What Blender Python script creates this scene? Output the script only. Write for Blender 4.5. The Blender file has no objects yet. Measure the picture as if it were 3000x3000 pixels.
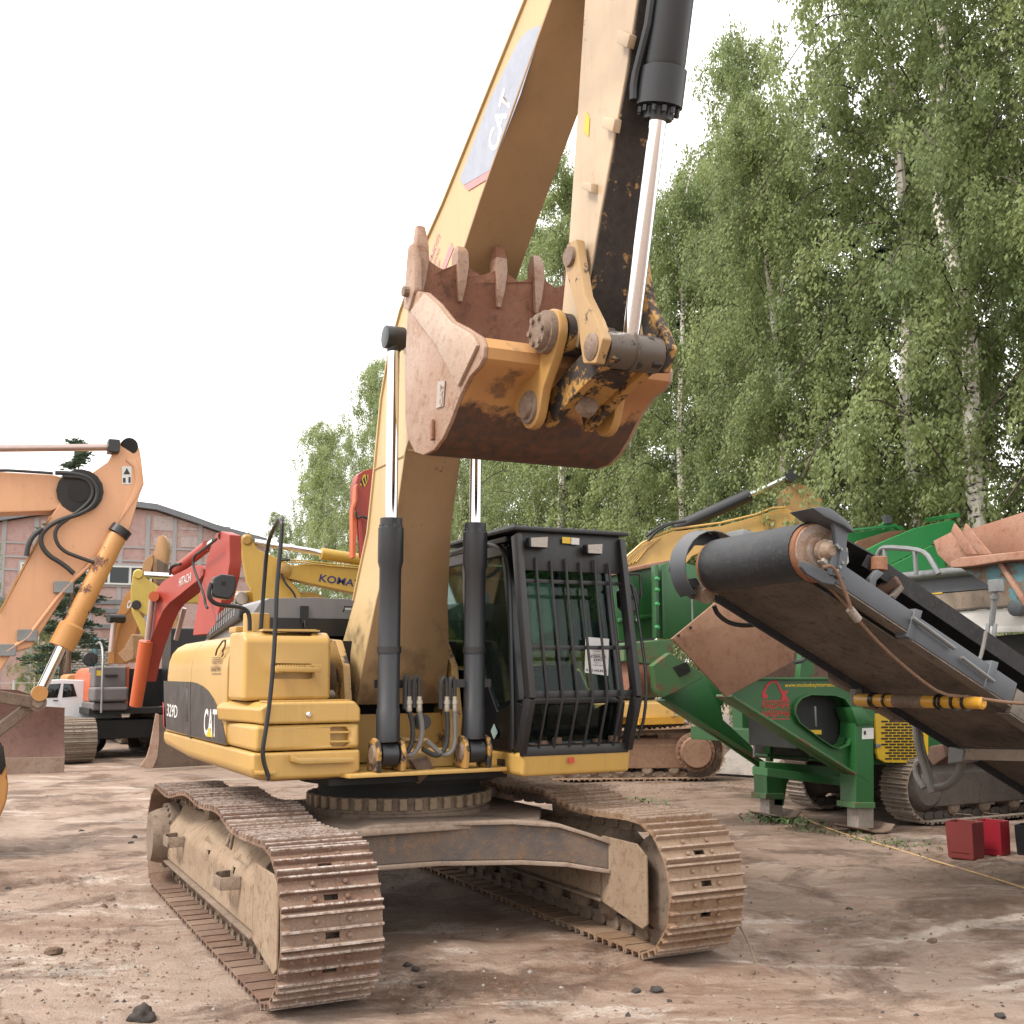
import bpy, bmesh, math, random
from mathutils import Vector, Matrix, noise
rnd = random.Random(7)
R = math.radians
sc = bpy.context.scene
COL = sc.collection

# ------------------------------------------------------------------ camera
CAM = Vector((8.861, -3.272, 1.9105))
YAW, PITCH, ROLL, FPX = 2.6882, 0.1458, -0.0078, 3273.35
fw = Vector((math.cos(PITCH)*math.cos(YAW), math.cos(PITCH)*math.sin(YAW), math.sin(PITCH)))
rt = fw.cross(Vector((0, 0, 1))).normalized(); up = rt.cross(fw)
rt2 = rt*math.cos(ROLL) + up*math.sin(ROLL); up2 = up*math.cos(ROLL) - rt*math.sin(ROLL)
cd = bpy.data.cameras.new('camera'); cam = bpy.data.objects.new('camera', cd); COL.objects.link(cam)
cd.sensor_fit = 'HORIZONTAL'; cd.sensor_width = 36; cd.lens = FPX/3000*36; cd.clip_end = 3000; cd.clip_start = .05
M = Matrix((rt2, up2, -fw)).transposed().to_4x4(); M.translation = CAM; cam.matrix_world = M
sc.camera = cam
# ------------------------------------------------------------------ world, sun, exposure
SUN_EL, SUN_AZ = R(52), R(-82)      # direction towards the sun
w = bpy.data.worlds.new('World'); sc.world = w; w.use_nodes = True
nt = w.node_tree; nt.nodes.clear()
sky = nt.nodes.new('ShaderNodeTexSky'); sky.sky_type = 'NISHITA'; sky.sun_disc = False
sky.sun_elevation = SUN_EL; sky.sun_rotation = math.pi/2-SUN_AZ
sky.air_density = 1.0; sky.dust_density = 4.0
b1 = nt.nodes.new('ShaderNodeBackground'); b1.inputs[1].default_value = .05; nt.links.new(sky.outputs[0], b1.inputs[0])
b2 = nt.nodes.new('ShaderNodeBackground'); b2.inputs[0].default_value = (1, .985, .965, 1); b2.inputs[1].default_value = 1.12
mx = nt.nodes.new('ShaderNodeMixShader'); mx.inputs[0].default_value = .86
out = nt.nodes.new('ShaderNodeOutputWorld')
nt.links.new(b1.outputs[0], mx.inputs[1]); nt.links.new(b2.outputs[0], mx.inputs[2]); nt.links.new(mx.outputs[0], out.inputs[0])
sl = bpy.data.lights.new('sun', 'SUN'); sl.energy = 2.0; sl.angle = R(16); sl.color = (1, .94, .86)
so = bpy.data.objects.new('sun', sl); COL.objects.link(so)
sd = Vector((math.cos(SUN_EL)*math.cos(SUN_AZ), math.cos(SUN_EL)*math.sin(SUN_AZ), math.sin(SUN_EL)))
so.rotation_euler = (-sd).to_track_quat('-Z', 'Y').to_euler(); so.location = (0, 0, 30)
vs = sc.view_settings; vs.view_transform = 'Standard'; vs.look = 'None'; vs.exposure = 1.14; vs.gamma = 1
try: vs.use_curve_mapping = False
except Exception: pass
sc.cycles.max_bounces = 8; sc.cycles.transparent_max_bounces = 24
sc.cycles.use_denoising = True

# ------------------------------------------------------------------ measuring helpers
FRM = {'z1': (400, 1700, 800/1932), 'z2': (1000, 1500, 900/1932), 'z3': (0, 1200, 800/1288), 'z4': (1750, 1300, 1250/1932),
       'zB': (1050, 600, 1000/1932), 'zt': (1200, 0, 900/1932), 'r1': (1950, 1450, 550/1932), 'r2': (2450, 1450, 550/1932),
       'r3': (1950, 2000, 550/1932), 'r4': (2450, 2000, 550/1932), 'l5': (0, 1600, 500/1932), 'l6': (300, 1500, 850/1932),
       't4': (700, 1000, 600/1656), 'n3': (380, 2200, 800/1932), 'n4': (1000, 2200, 1200/1932)}
def ray(px, py):
    return (fw*FPX + rt2*(px-1500) - up2*(py-1500)).normalized()
def hit(f, q, p0, n):
    x, y, s = FRM[f]; d = ray(x+q[0]*s, y+q[1]*s); p0 = Vector(p0); n = Vector(n)
    return CAM + d*((p0-CAM).dot(n)/d.dot(n))
def onX(f, pts, X): return [hit(f, q, (X, 0, 0), (1, 0, 0)) for q in pts]
def onY(f, pts, Y): return [hit(f, q, (0, Y, 0), (0, 1, 0)) for q in pts]
def onZ(f, pts, Z): return [hit(f, q, (0, 0, Z), (0, 0, 1)) for q in pts]
class Frame:                       # a machine's own axes on the ground: f forward, l left
    def __init__(s, o, deg):
        s.o = Vector(o); a = R(deg); s.f = Vector((math.cos(a), math.sin(a), 0)); s.l = Vector((-math.sin(a), math.cos(a), 0))
    def side(s, f, pts, off): return [hit(f, q, s.o+s.l*off, s.l) for q in pts]
    def front(s, f, pts, off): return [hit(f, q, s.o+s.f*off, s.f) for q in pts]
    def w(s, x, y, z): return s.o + s.f*x + s.l*y + Vector((0, 0, z))

# ------------------------------------------------------------------ objects
def link(o): COL.objects.link(o); return o
def thing(name, label, cat, loc, group=None):
    o = link(bpy.data.objects.new(name, None)); o.location = loc; o.empty_display_size = .2
    o['label'] = label; o['category'] = cat
    if group: o['group'] = group
    return o
def tag(o, label=None, cat=None, group=None, kind=None):
    for k, v in (('label', label), ('category', cat), ('group', group), ('kind', kind)):
        if v: o[k] = v
    return o
def setparent(o, p):
    o.parent = p
    if p.type == 'EMPTY': o.matrix_parent_inverse = Matrix.Translation(p.location).inverted()
def mkobj(name, me, parent=None, mat=None):
    o = link(bpy.data.objects.new(name, me))
    if mat is not None:
        for m in (mat if isinstance(mat, (list, tuple)) else [mat]): me.materials.append(m)
    if parent: setparent(o, parent)
    return o

class MB:
    """collects shapes in world coordinates and links them as ONE mesh object"""
    def __init__(s): s.v = []; s.f = []; s.m = []
    def add(s, vs, fs, mi=0):
        b = len(s.v); s.v += [Vector(v) for v in vs]; s.f += [[b+i for i in f] for f in fs]; s.m += [mi]*len(fs); return s
    def box(s, lo, hi, mi=0):
        x0, y0, z0 = lo; x1, y1, z1 = hi
        return s.add([(x0,y0,z0),(x1,y0,z0),(x1,y1,z0),(x0,y1,z0),(x0,y0,z1),(x1,y0,z1),(x1,y1,z1),(x0,y1,z1)],
                     [(0,3,2,1),(4,5,6,7),(0,1,5,4),(1,2,6,5),(2,3,7,6),(3,0,4,7)], mi)
    def prism(s, poly, ext, mi=0):
        n = len(poly); ext = Vector(ext); a = [Vector(p) for p in poly]; b = [p+ext for p in a]
        return s.add(a+b, [list(range(n))[::-1], list(range(n, 2*n))] + [(i, (i+1) % n, n+(i+1) % n, n+i) for i in range(n)], mi)
    def loft(s, secs, mi=0, cap=True):
        n = len(secs[0]); b = [p for q in secs for p in q]; fs = []
        for k in range(len(secs)-1):
            for i in range(n): fs.append((k*n+i, k*n+(i+1) % n, (k+1)*n+(i+1) % n, (k+1)*n+i))
        if cap: fs += [list(range(n))[::-1], [(len(secs)-1)*n+i for i in range(n)]]
        return s.add(b, fs, mi)
    def bar(s, p, q, wd, ht, upv=(0, 0, 1), mi=0):
        p, q = Vector(p), Vector(q); d = (q-p).normalized(); u = Vector(upv)
        if abs(d.dot(u)) > .98: u = Vector((1, 0, 0))
        sx = d.cross(u).normalized(); u = sx.cross(d)
        c = [sx*wd/2+u*ht/2, -sx*wd/2+u*ht/2, -sx*wd/2-u*ht/2, sx*wd/2-u*ht/2]
        return s.loft([[p+k for k in c], [q+k for k in c]], mi)
    def cyl(s, p, q, r, r2=None, n=20, mi=0):
        return s.lathe(p, q, [(0, r), (1, r if r2 is None else r2)], n, mi)
    def lathe(s, p, q, prof, n=20, mi=0):         # prof: (fraction along axis, radius)
        p, q = Vector(p), Vector(q); d = q-p; dn = d.normalized()
        u = dn.orthogonal().normalized(); v = dn.cross(u)
        return s.loft([[p+d*t+(u*math.cos(2*math.pi*i/n)+v*math.sin(2*math.pi*i/n))*r for i in range(n)] for t, r in prof], mi)
    def tube(s, pts, r, n=8, mi=0, smooth=0):
        pts = [Vector(p) for p in pts]
        for _ in range(smooth):
            q = [pts[0]]
            for a, b in zip(pts, pts[1:]): q += [a*.75+b*.25, a*.25+b*.75]
            pts = q + [pts[-1]]
        secs = []; u = None
        for i, p in enumerate(pts):
            d = (pts[min(i+1, len(pts)-1)]-pts[max(i-1, 0)]).normalized()
            if u is None: u = d.orthogonal().normalized()
            u = (u-d*u.dot(d)).normalized(); v = d.cross(u)
            secs.append([p+(u*math.cos(2*math.pi*k/n)+v*math.sin(2*math.pi*k/n))*r for k in range(n)])
        return s.loft(secs, mi)
    def build(s, name, mat, parent=None, bevel=0, seg=2, ang=35, origin=None):
        bm = bmesh.new(); vv = [bm.verts.new(v) for v in s.v]
        for f, m in zip(s.f, s.m):
            try: fc = bm.faces.new([vv[i] for i in f]); fc.material_index = m
            except ValueError: pass
        bmesh.ops.remove_doubles(bm, verts=bm.verts, dist=1e-5)
        bmesh.ops.recalc_face_normals(bm, faces=bm.faces)
        if bevel:
            es = [e for e in bm.edges if len(e.link_faces) == 2 and e.calc_face_angle(0) > R(30)]
            bmesh.ops.bevel(bm, geom=es, offset=bevel, segments=seg, profile=.5, affect='EDGES', clamp_overlap=True)
        o = fin(bm, name, mat, parent, ang)
        if bevel >= .01: wn(o)
        return o
def wn(o):
    md = o.modifiers.new('even_shading', 'WEIGHTED_NORMAL'); md.keep_sharp = True; md.weight = 90
def fin(bm, name, mat, parent=None, ang=35):
    for f in bm.faces: f.smooth = True
    for e in bm.edges:
        if len(e.link_faces) == 2: e.smooth = e.calc_face_angle(0) < R(ang)
    me = bpy.data.meshes.new(name); bm.to_mesh(me); bm.free()
    return mkobj(name, me, parent, mat)
def cut(o, cutters):
    """carve closed shapes (MB) out of an object's mesh for good"""
    for c in cutters:
        t = c.build('cutter', None)
        o.modifiers.clear(); md = o.modifiers.new('b', 'BOOLEAN'); md.operation = 'DIFFERENCE'; md.solver = 'EXACT'; md.object = t
        bpy.context.view_layer.update()
        me = bpy.data.meshes.new_from_object(o.evaluated_get(bpy.context.evaluated_depsgraph_get()))
        o.modifiers.clear(); wn(o); old = o.data; nm = old.name; o.data = me; bpy.data.meshes.remove(old); me.name = nm
        tm = t.data; bpy.data.objects.remove(t); bpy.data.meshes.remove(tm)
    return o
def letter(body, p, ux, uy, width, height, mat, parent, name='lettering', bold=.02, depth=.004, slant=0):
    """flat print: text lying in the plane (ux, uy) at p (lower left), fitted to width x height"""
    c = bpy.data.curves.new('t', 'FONT'); c.body = body; c.offset = bold; c.resolution_u = 3
    o = link(bpy.data.objects.new('t', c)); bpy.context.view_layer.update()
    me = bpy.data.meshes.new_from_object(o.evaluated_get(bpy.context.evaluated_depsgraph_get()))
    bpy.data.objects.remove(o); bpy.data.curves.remove(c)
    xs = [v.co.x for v in me.vertices]; ys = [v.co.y for v in me.vertices]
    x0, x1, y0, y1 = min(xs), max(xs), min(ys), max(ys); p = Vector(p); ux = Vector(ux).normalized(); uy = Vector(uy).normalized()
    n = ux.cross(uy).normalized()
    for v in me.vertices:
        a = (v.co.x-x0)/(x1-x0)*width; b = (v.co.y-y0)/(y1-y0)*height
        v.co = p + ux*(a+slant*b) + uy*b + n*depth
    me.materials.clear(); me.name = name
    return mkobj(name, me, parent, mat)
def decal(pts, mat, parent, n, name='decal', t=.004):
    """a printed sticker: a thin sheet lying on a face whose outward normal is n"""
    n = Vector(n).normalized(); m = MB().prism([Vector(p)+n*.0015 for p in pts], n*t); return m.build(name, mat, parent)
# ------------------------------------------------------------------ materials
MATS = {}
class N:
    def __init__(s, name):
        s.mat = bpy.data.materials.new(name); s.mat.use_nodes = True; s.t = s.mat.node_tree
        s.p = s.t.nodes['Principled BSDF']; s.o = s.t.nodes['Material Output']
        tc = s.t.nodes.new('ShaderNodeTexCoord'); s.co = tc.outputs['Object']
    def n(s, ty, **k):
        nd = s.t.nodes.new(ty)
        for a, b in k.items(): setattr(nd, a, b)
        return nd
    def l(s, a, b): s.t.links.new(a, b)
    def mapping(s, scale=(1, 1, 1), rot=(0, 0, 0), co=None):
        m = s.n('ShaderNodeMapping'); m.inputs['Scale'].default_value = scale; m.inputs['Rotation'].default_value = rot
        s.l(co or s.co, m.inputs[0]); return m.outputs[0]
    def noise(s, scale, detail=4, rough=.55, co=None, dist=0):
        t = s.n('ShaderNodeTexNoise'); t.inputs['Scale'].default_value = scale; t.inputs['Detail'].default_value = detail
        t.inputs['Roughness'].default_value = rough; t.inputs['Distortion'].default_value = dist
        s.l(co or s.co, t.inputs['Vector']); return t.outputs['Fac']
    def ramp(s, fac, a, b, ca=(0, 0, 0, 1), cb=(1, 1, 1, 1)):
        r = s.n('ShaderNodeValToRGB'); e = r.color_ramp.elements
        e[0].position = a; e[0].color = ca; e[1].position = b; e[1].color = cb; s.l(fac, r.inputs[0]); return r.outputs[0]
    def mix(s, fac, a, b):
        m = s.n('ShaderNodeMix', data_type='RGBA')
        for v, i in ((fac, 0), (a, 6), (b, 7)):
            if isinstance(v, (int, float)): m.inputs[i].default_value = v
            elif isinstance(v, tuple): m.inputs[i].default_value = v if len(v) == 4 else (*v, 1)
            else: s.l(v, m.inputs[i])
        return m.outputs[2]
    def math(s, op, a, b=0):
        m = s.n('ShaderNodeMath', operation=op)
        for v, i in ((a, 0), (b, 1)):
            if isinstance(v, (int, float)): m.inputs[i].default_value = v
            else: s.l(v, m.inputs[i])
        return m.outputs[0]
    def bump(s, h, st, dist=.01):
        b = s.n('ShaderNodeBump'); b.inputs['Strength'].default_value = st; b.inputs['Distance'].default_value = dist
        s.l(h, b.inputs['Height']); s.l(b.outputs[0], s.p.inputs['Normal'])
    def base(s, c):
        if isinstance(c, tuple): s.p.inputs['Base Color'].default_value = (*c, 1)
        else: s.l(c, s.p.inputs['Base Color'])
    def rough(s, c):
        if isinstance(c, (int, float)): s.p.inputs['Roughness'].default_value = c
        else: s.l(c, s.p.inputs['Roughness'])
KA = .78
def mul(c, k): return tuple(x*k for x in c)
def paint(name, col, rust=.0, grime=None, dust=.15, rough=.42, dirt=(.10, .075, .055), rustc=(.16, .07, .035), scale=1, fade=.15, dustc=(.34, .26, .20)):
    """worn machine paint: faded patches, oily grime, chips gone to rust, dust lying on faces that look up"""
    s = N(name); col = mul(col, KA); dirt = mul(dirt, KA); rustc = mul(rustc, KA); dustc = mul(dustc, KA)
    big = s.noise(1.1*scale, 5); mid = s.noise(5*scale, 6, .6); fine = s.noise(38*scale, 5, .7)
    c = s.mix(s.ramp(big, .35, .7), col, mul(col, 1-fade))
    streak = s.noise(3*scale, 5, .65, s.mapping((5, 5, .5)))
    c = s.mix(s.math('MULTIPLY', s.ramp(streak, .5, .8), .16), c, dirt)
    c = s.mix(s.math('MULTIPLY', s.ramp(fine, .62, .72), .25), c, dirt)
    if rust > 0:
        th = .70-.34*rust
        f = s.ramp(s.math('ADD', s.math('MULTIPLY', mid, .75), s.math('MULTIPLY', fine, .25)), th, th+.05)
        c = s.mix(f, c, s.mix(s.ramp(s.noise(14*scale, 6, .7), .35, .68), rustc, mul(rustc, .4)))
        s.rough(s.mix(f, (rough,)*3, (.85,)*3))
    else:
        s.rough(s.mix(s.ramp(mid, .4, .7), (rough,)*3, (min(1, rough+.2),)*3))
    if dust > 0:
        g = s.n('ShaderNodeNewGeometry'); sx = s.n('ShaderNodeSeparateXYZ'); s.l(g.outputs['Normal'], sx.inputs[0])
        d = s.math('MULTIPLY', s.ramp(sx.outputs[2], -.1, 1), s.ramp(big, .25, .65))
        d = s.math('MULTIPLY', s.math('ADD', d, .18), dust*2)
        c = s.mix(d, c, dustc)
    if grime:            # oily grime caked round the joints, with a ragged edge: height below which it clings
        sz = s.n('ShaderNodeSeparateXYZ'); s.l(s.co, sz.inputs[0])
        gf = s.ramp(s.math('ADD', s.math('MULTIPLY', s.math('SUBTRACT', grime, sz.outputs[2]), .55), s.math('MULTIPLY', s.math('SUBTRACT', mid, .5), 1.6)), .02, .42)
        c = s.mix(s.math('MULTIPLY', gf, .8), c, s.mix(s.ramp(fine, .35, .65), (.05, .033, .024), (.11, .07, .045)))
    s.base(c); s.bump(s.math('ADD', mid, s.math('MULTIPLY', fine, .4)), .12, .01)
    return s.mat
def plain(name, col, rough=.5, metal=0, var=.12, bump=.1, scale=12):
    s = N(name); f = s.noise(scale, 5, .6); col = mul(col, KA if metal < .9 else 1)
    s.base(s.mix(f, mul(col, 1+var), mul(col, 1-var*2))); s.rough(rough); s.p.inputs['Metallic'].default_value = metal
    if bump: s.bump(f, bump, .01)
    return s.mat
def rusty(name, a, b, c, rough=.8, sc1=3.5, bump=.5, rand=False, worn=0, metal=0):
    s = N(name); co = s.co; a = mul(a, KA); b = mul(b, KA); c = mul(c, KA)
    if rand:
        oi = s.n('ShaderNodeObjectInfo'); v = s.n('ShaderNodeVectorMath', operation='ADD'); s.l(s.co, v.inputs[0])
        k = s.n('ShaderNodeVectorMath', operation='SCALE'); k.inputs[0].default_value = (9, 7, 5); s.l(oi.outputs['Random'], k.inputs['Scale'])
        s.l(k.outputs[0], v.inputs[1]); co = v.outputs[0]
    n1 = s.noise(sc1, 6, .62, co); n2 = s.noise(sc1*5, 6, .7, co); n3 = s.noise(sc1*22, 3, .7, co)
    col = s.mix(s.ramp(n1, .36, .64), a, b); col = s.mix(s.ramp(n2, .52, .68), col, c)
    if rand: col = s.mix(s.math('MULTIPLY', s.ramp(oi.outputs['Random'], .45, 1), .4), col, (.31, .225, .165))
    col = s.mix(s.math('MULTIPLY', s.ramp(n3, .55, .7), .5), col, mul(a, .45))
    if worn:
        sz = s.n('ShaderNodeSeparateXYZ'); s.l(s.co, sz.inputs[0])
        col = s.mix(s.math('MULTIPLY', s.math('MULTIPLY', s.ramp(sz.outputs[2], .034, .044), s.ramp(s.noise(sc1*6, 5, .7, co), .40, .58)), worn*1.3), col, (.50, .44, .40))
        col = s.mix(s.math('MULTIPLY', s.ramp(s.noise(sc1*9, 6, .75, co), .6, .66), worn), col, (.5, .46, .43))
    s.base(col); s.rough(s.mix(n2, (rough-.1,)*3, (min(1, rough+.15),)*3)); s.p.inputs['Metallic'].default_value = metal
    s.bump(s.math('ADD', n2, s.math('MULTIPLY', n3, .5)), bump, .012)
    return s.mat
CATY = (.60, .365, .098)
mY = paint('worn_yellow_paint', CATY, rust=.07, dust=.07, rough=.34, fade=.12)
mYb = paint('grimy_yellow_paint', mul(CATY, .92), rust=.28, dust=.16, dirt=(.06, .04, .03))
mYboom = paint('glare_paled_boom_paint', grime=2.35, col=(.63, .45, .22), rust=.08, dust=.08, rough=.42, dirt=(.10, .06, .04))  # boom yellow made paler to carry lens glare in the colour; grime and rust real
mStick = paint('scraped_stick_paint', (.62, .46, .30), rust=.24, dust=.12, dirt=(.10, .065, .045), scale=1.4, fade=.3)
mGrease = paint('greasy_chipped_paint', (.50, .27, .07), rust=.72, dust=.05, rustc=(.045, .033, .028), rough=.55, scale=1.3)
mBucket = rusty('worn_bucket_steel', (.36, .215, .14), (.44, .30, .225), (.27, .135, .07), .5, 2.2, .35)
mBucketIn = rusty('red_rust', (.22, .085, .045), (.30, .14, .085), (.13, .06, .035), .75, 1.8, .4)
def bucketmat():
    s = N('half_stripped_bucket_paint'); n1 = s.noise(3.2, 6, .62); n2 = s.noise(14, 6, .7); n3 = s.noise(1.3, 4)
    sx = s.n('ShaderNodeSeparateXYZ'); s.l(s.co, sx.inputs[0])
    c = s.mix(s.ramp(n3, .35, .65), (.44, .235, .085), (.36, .17, .075))
    c = s.mix(s.math('MULTIPLY', s.ramp(n1, .50, .58), .8), c, s.mix(s.ramp(n2, .35, .65), (.20, .10, .05), (.10, .06, .04)))
    h = s.math('ADD', s.math('SUBTRACT', sx.outputs[2], 3.1), s.math('ADD', s.math('MULTIPLY', n1, .30), s.math('MULTIPLY', n2, .10)))
    c = s.mix(s.ramp(h, .545, .58), s.mix(s.ramp(n2, .4, .7), (.052, .034, .028), (.13, .055, .03)), c)
    s.base(c); s.rough(s.mix(n2, (.45,)*3, (.8,)*3)); s.bump(s.math('ADD', n1, n2), .2, .01); return s.mat
mBucketBk = bucketmat()
mStickF = paint('stripped_stick_face', (.46, .25, .08), rust=.98, dust=.03, rustc=(.050, .036, .030), rough=.5, scale=1.6)
mBlk = plain('black_satin_paint', (.010, .011, .013), .34, 0, .2, .06, 8)
mBlkDust = paint('dusty_black_paint', (.013, .014, .016), rust=.03, dust=.025, rough=.45, rustc=(.18, .14, .11))
mCylBlk = paint('black_cylinder_paint', (.018, .021, .026), rust=.05, dust=.03, rough=.40, rustc=(.20, .17, .15), dirt=(.05, .045, .04))
mGreyHood = paint('grey_hood_paint', (.20, .205, .22), dust=.14, rough=.38, fade=.2)
mRubber = plain('hose_rubber', (.03, .03, .03), .6, 0, .2, .1, 20)
mFit = plain('zinc_fitting', (.52, .47, .38), .45, .5, .1, .1)
mChrome = plain('chrome_rod', (.72, .73, .75), .10, 1, .03, 0)
mDark = plain('dark_void', (.012, .011, .010), .8, 0, .2, 0)
mPin = rusty('pin_steel', (.20, .13, .09), (.26, .19, .14), (.10, .06, .045), .6, 12, .2)
mShoe = rusty('track_shoe_rust', (.155, .085, .058), (.235, .145, .10), (.22, .10, .048), .78, 5, .6, True, .55)
mShoeFar = rusty('track_shoe_clay', (.25, .14, .075), (.32, .21, .13), (.20, .098, .05), .82, 5, .6, True, .3)
mShoeDust = rusty('track_shoe_grey', (.23, .18, .14), (.30, .25, .20), (.20, .14, .10), .8, 4, .5, True, .35)
mClay = rusty('clay_dust', (.31, .215, .14), (.37, .275, .19), (.20, .12, .07), .9, 2.6, .25)
mClayDk = rusty('clay_on_steel', (.20, .145, .105), (.28, .205, .15), (.12, .085, .065), .9, 3, .5)
mCarb = rusty('muddy_carbody', (.20, .14, .10), (.115, .10, .095), (.26, .15, .085), .8, 3, .6)
mWhite = plain('white_print', (.78, .78, .76), .5, 0, .04, 0)
mOffw = plain('white_sticker', (.70, .69, .66), .5, 0, .05, 0)
mRedP = plain('red_print', (.52, .02, .025), .5, 0, .08, 0)
mYelP = plain('yellow_print', (.75, .50, .03), .5, 0, .08, 0)
mBlkP = plain('black_print', (.018, .017, .017), .45, 0, .1, 0)
mDecal = paint('dark_side_decal', (.030, .026, .025), dust=.10, rough=.42, fade=.3, dustc=(.2, .15, .11))
mNavy = plain('navy_print', (.015, .03, .14), .5, 0, .08, 0)
mBrn = plain('brown_print', (.17, .085, .04), .5, 0, .1, 0)
mDiam = plain('pale_teal_sticker', (.42, .58, .54), .5, 0, .05, 0)
mFade = plain('faded_blue_print', (.40, .43, .52), .45, 0, .15, 0)
mFadeR = plain('faded_red_print', (.68, .28, .28), .45, 0, .1, 0)
mLens = plain('lamp_lens', (.36, .31, .27), .22, .6, .1, .2, 60)
mHit = paint('orange_red_paint', (.60, .115, .03), rust=.06, dust=.04, rough=.45)
mHitRed = paint('red_boom_paint', (.40, .052, .034), rust=.06, dust=.02, rough=.45)
mHitDk = paint('red_boom_belly', (.40, .055, .035), rust=.08, dust=.05, rough=.5)
mGreyBox = paint('slate_grey_paint', (.13, .12, .125), dust=.15, rough=.5)
mOr = paint('pale_orange_paint', (.75, .39, .205), rust=.16, dust=.10, rough=.45, rustc=(.22, .085, .05))
mOrR = paint('rusty_orange_paint', (.58, .27, .07), rust=.42, dust=.06, rough=.5, rustc=(.18, .075, .045))
mCase = paint('case_orange_paint', (.60, .28, .085), rust=.12, dust=.10, rough=.45)
mKom = paint('komatsu_yellow_paint', (.63, .39, .06), rust=.08, dust=.08, rough=.42)
mKomP = paint('lemon_yellow_paint', (.65, .47, .09), rust=.08, dust=.08, rough=.42)
mGreen = paint('green_machine_paint', (.016, .118, .028), rust=.18, dust=.05, rough=.40, rustc=(.16, .085, .05), dirt=(.03, .05, .02), dustc=(.26, .17, .11))
mGreenB = paint('bright_green_paint', (.024, .27, .075), rust=.12, dust=.05, rough=.36, rustc=(.3, .2, .1), dirt=(.02, .09, .03), dustc=(.30, .22, .14))
mGreenR = paint('rust_eaten_green_paint', (.05, .15, .045), rust=.45, dust=.10, rough=.6, rustc=(.20, .11, .055))
mFlap = rusty('brown_flap_rust', (.235, .115, .062), (.28, .15, .088), (.20, .09, .045), .7, 1.6, .12)
mBelt = rusty('dusty_belt_rubber', (.105, .083, .066), (.175, .138, .108), (.06, .05, .043), .8, 2.5, .3)
mBeltN = rusty('worn_black_belt', (.018, .020, .025), (.030, .033, .038), (.06, .056, .052), .5, 5, .3)
mGreySt = paint('slate_steel_paint', (.085, .10, .118), rust=.24, dust=.09, rough=.5, rustc=(.24, .15, .10))
mGalv = plain('galvanised_steel', (.27, .28, .28), .45, .6, .2, .15, 7)
mRustH = rusty('hopper_rust', (.34, .16, .10), (.38, .215, .15), (.27, .12, .07), .75, 1.5, .25)
mTealR = paint('teal_flaked_to_rust', (.09, .22, .25), rust=.66, dust=.05, rustc=(.21, .14, .09), scale=1.2, rough=.7)
mBeam = paint('weathered_white_paint', (.56, .52, .47), rust=.12, dust=.2, rough=.5, rustc=(.27, .18, .12))
mYRam = paint('yellow_ram_paint', (.68, .34, .025), rust=.12, dust=.08, rough=.4)
mYGrille = paint('yellow_grille_paint', (.72, .46, .02), rust=.02, dust=.05, rough=.4)
mCan1 = plain('dusty_red_plastic', (.17, .022, .02), .55, 0, .12, .05, 5)
mCan2 = plain('red_plastic', (.27, .008, .02), .45, 0, .1, .05, 5)
mRope = plain('tan_rope', (.55, .36, .17), .8, 0, .1, .2, 60)
mCable = rusty('rusted_wire_rope', (.22, .12, .07), (.27, .16, .10), (.14, .08, .05), .8, 40, .6)
mHoseGr = plain('dusty_grey_hose', (.20, .185, .17), .7, 0, .15, .1, 20)
mClod = rusty('dark_clod', (.055, .045, .042), (.085, .068, .058), (.035, .03, .03), .95, 9, 1.)
mClodB = rusty('brown_clod', (.17, .105, .072), (.22, .145, .105), (.12, .075, .05), .95, 9, 1.)
mWeed = plain('weed_leaf', (.09, .15, .045), .6, 0, .25, 0, 6)
mCarW = plain('white_car_paint', (.72, .73, .75), .3, 0, .03, 0)
mTyre = plain('tyre_rubber', (.025, .025, .026), .8, 0, .2, .2)
mPink = rusty('pink_render', (.52, .31, .28), (.58, .42, .385), (.48, .27, .235), .9, .35, .05)
mPink2 = rusty('pale_render', (.56, .46, .44), (.60, .50, .475), (.52, .38, .355), .9, .35, .05)
mJoint = plain('grey_joint', (.46, .44, .44), .9, 0, .1, 0, 2)
mBrick = plain('white_brick', (.50, .47, .42), .85, 0, .12, .1, 4)
mMort = plain('brick_mortar', (.30, .28, .26), .9, 0, .1, 0)
mRoofS = plain('roof_sheet', (.24, .25, .27), .6, .2, .15, .05, 2)
mPipe = plain('teal_pipe', (.08, .22, .27), .6, 0, .1, 0)
mConcr = rusty('broken_concrete', (.30, .265, .235), (.36, .32, .285), (.22, .18, .155), .9, 3, .5)
mCabIn = plain('cab_interior_vinyl', (.03, .031, .034), .7, 0, .2, .1, 20)
mBlue = plain('blue_plastic', (.05, .25, .35), .4, 0, .1, 0)
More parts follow.
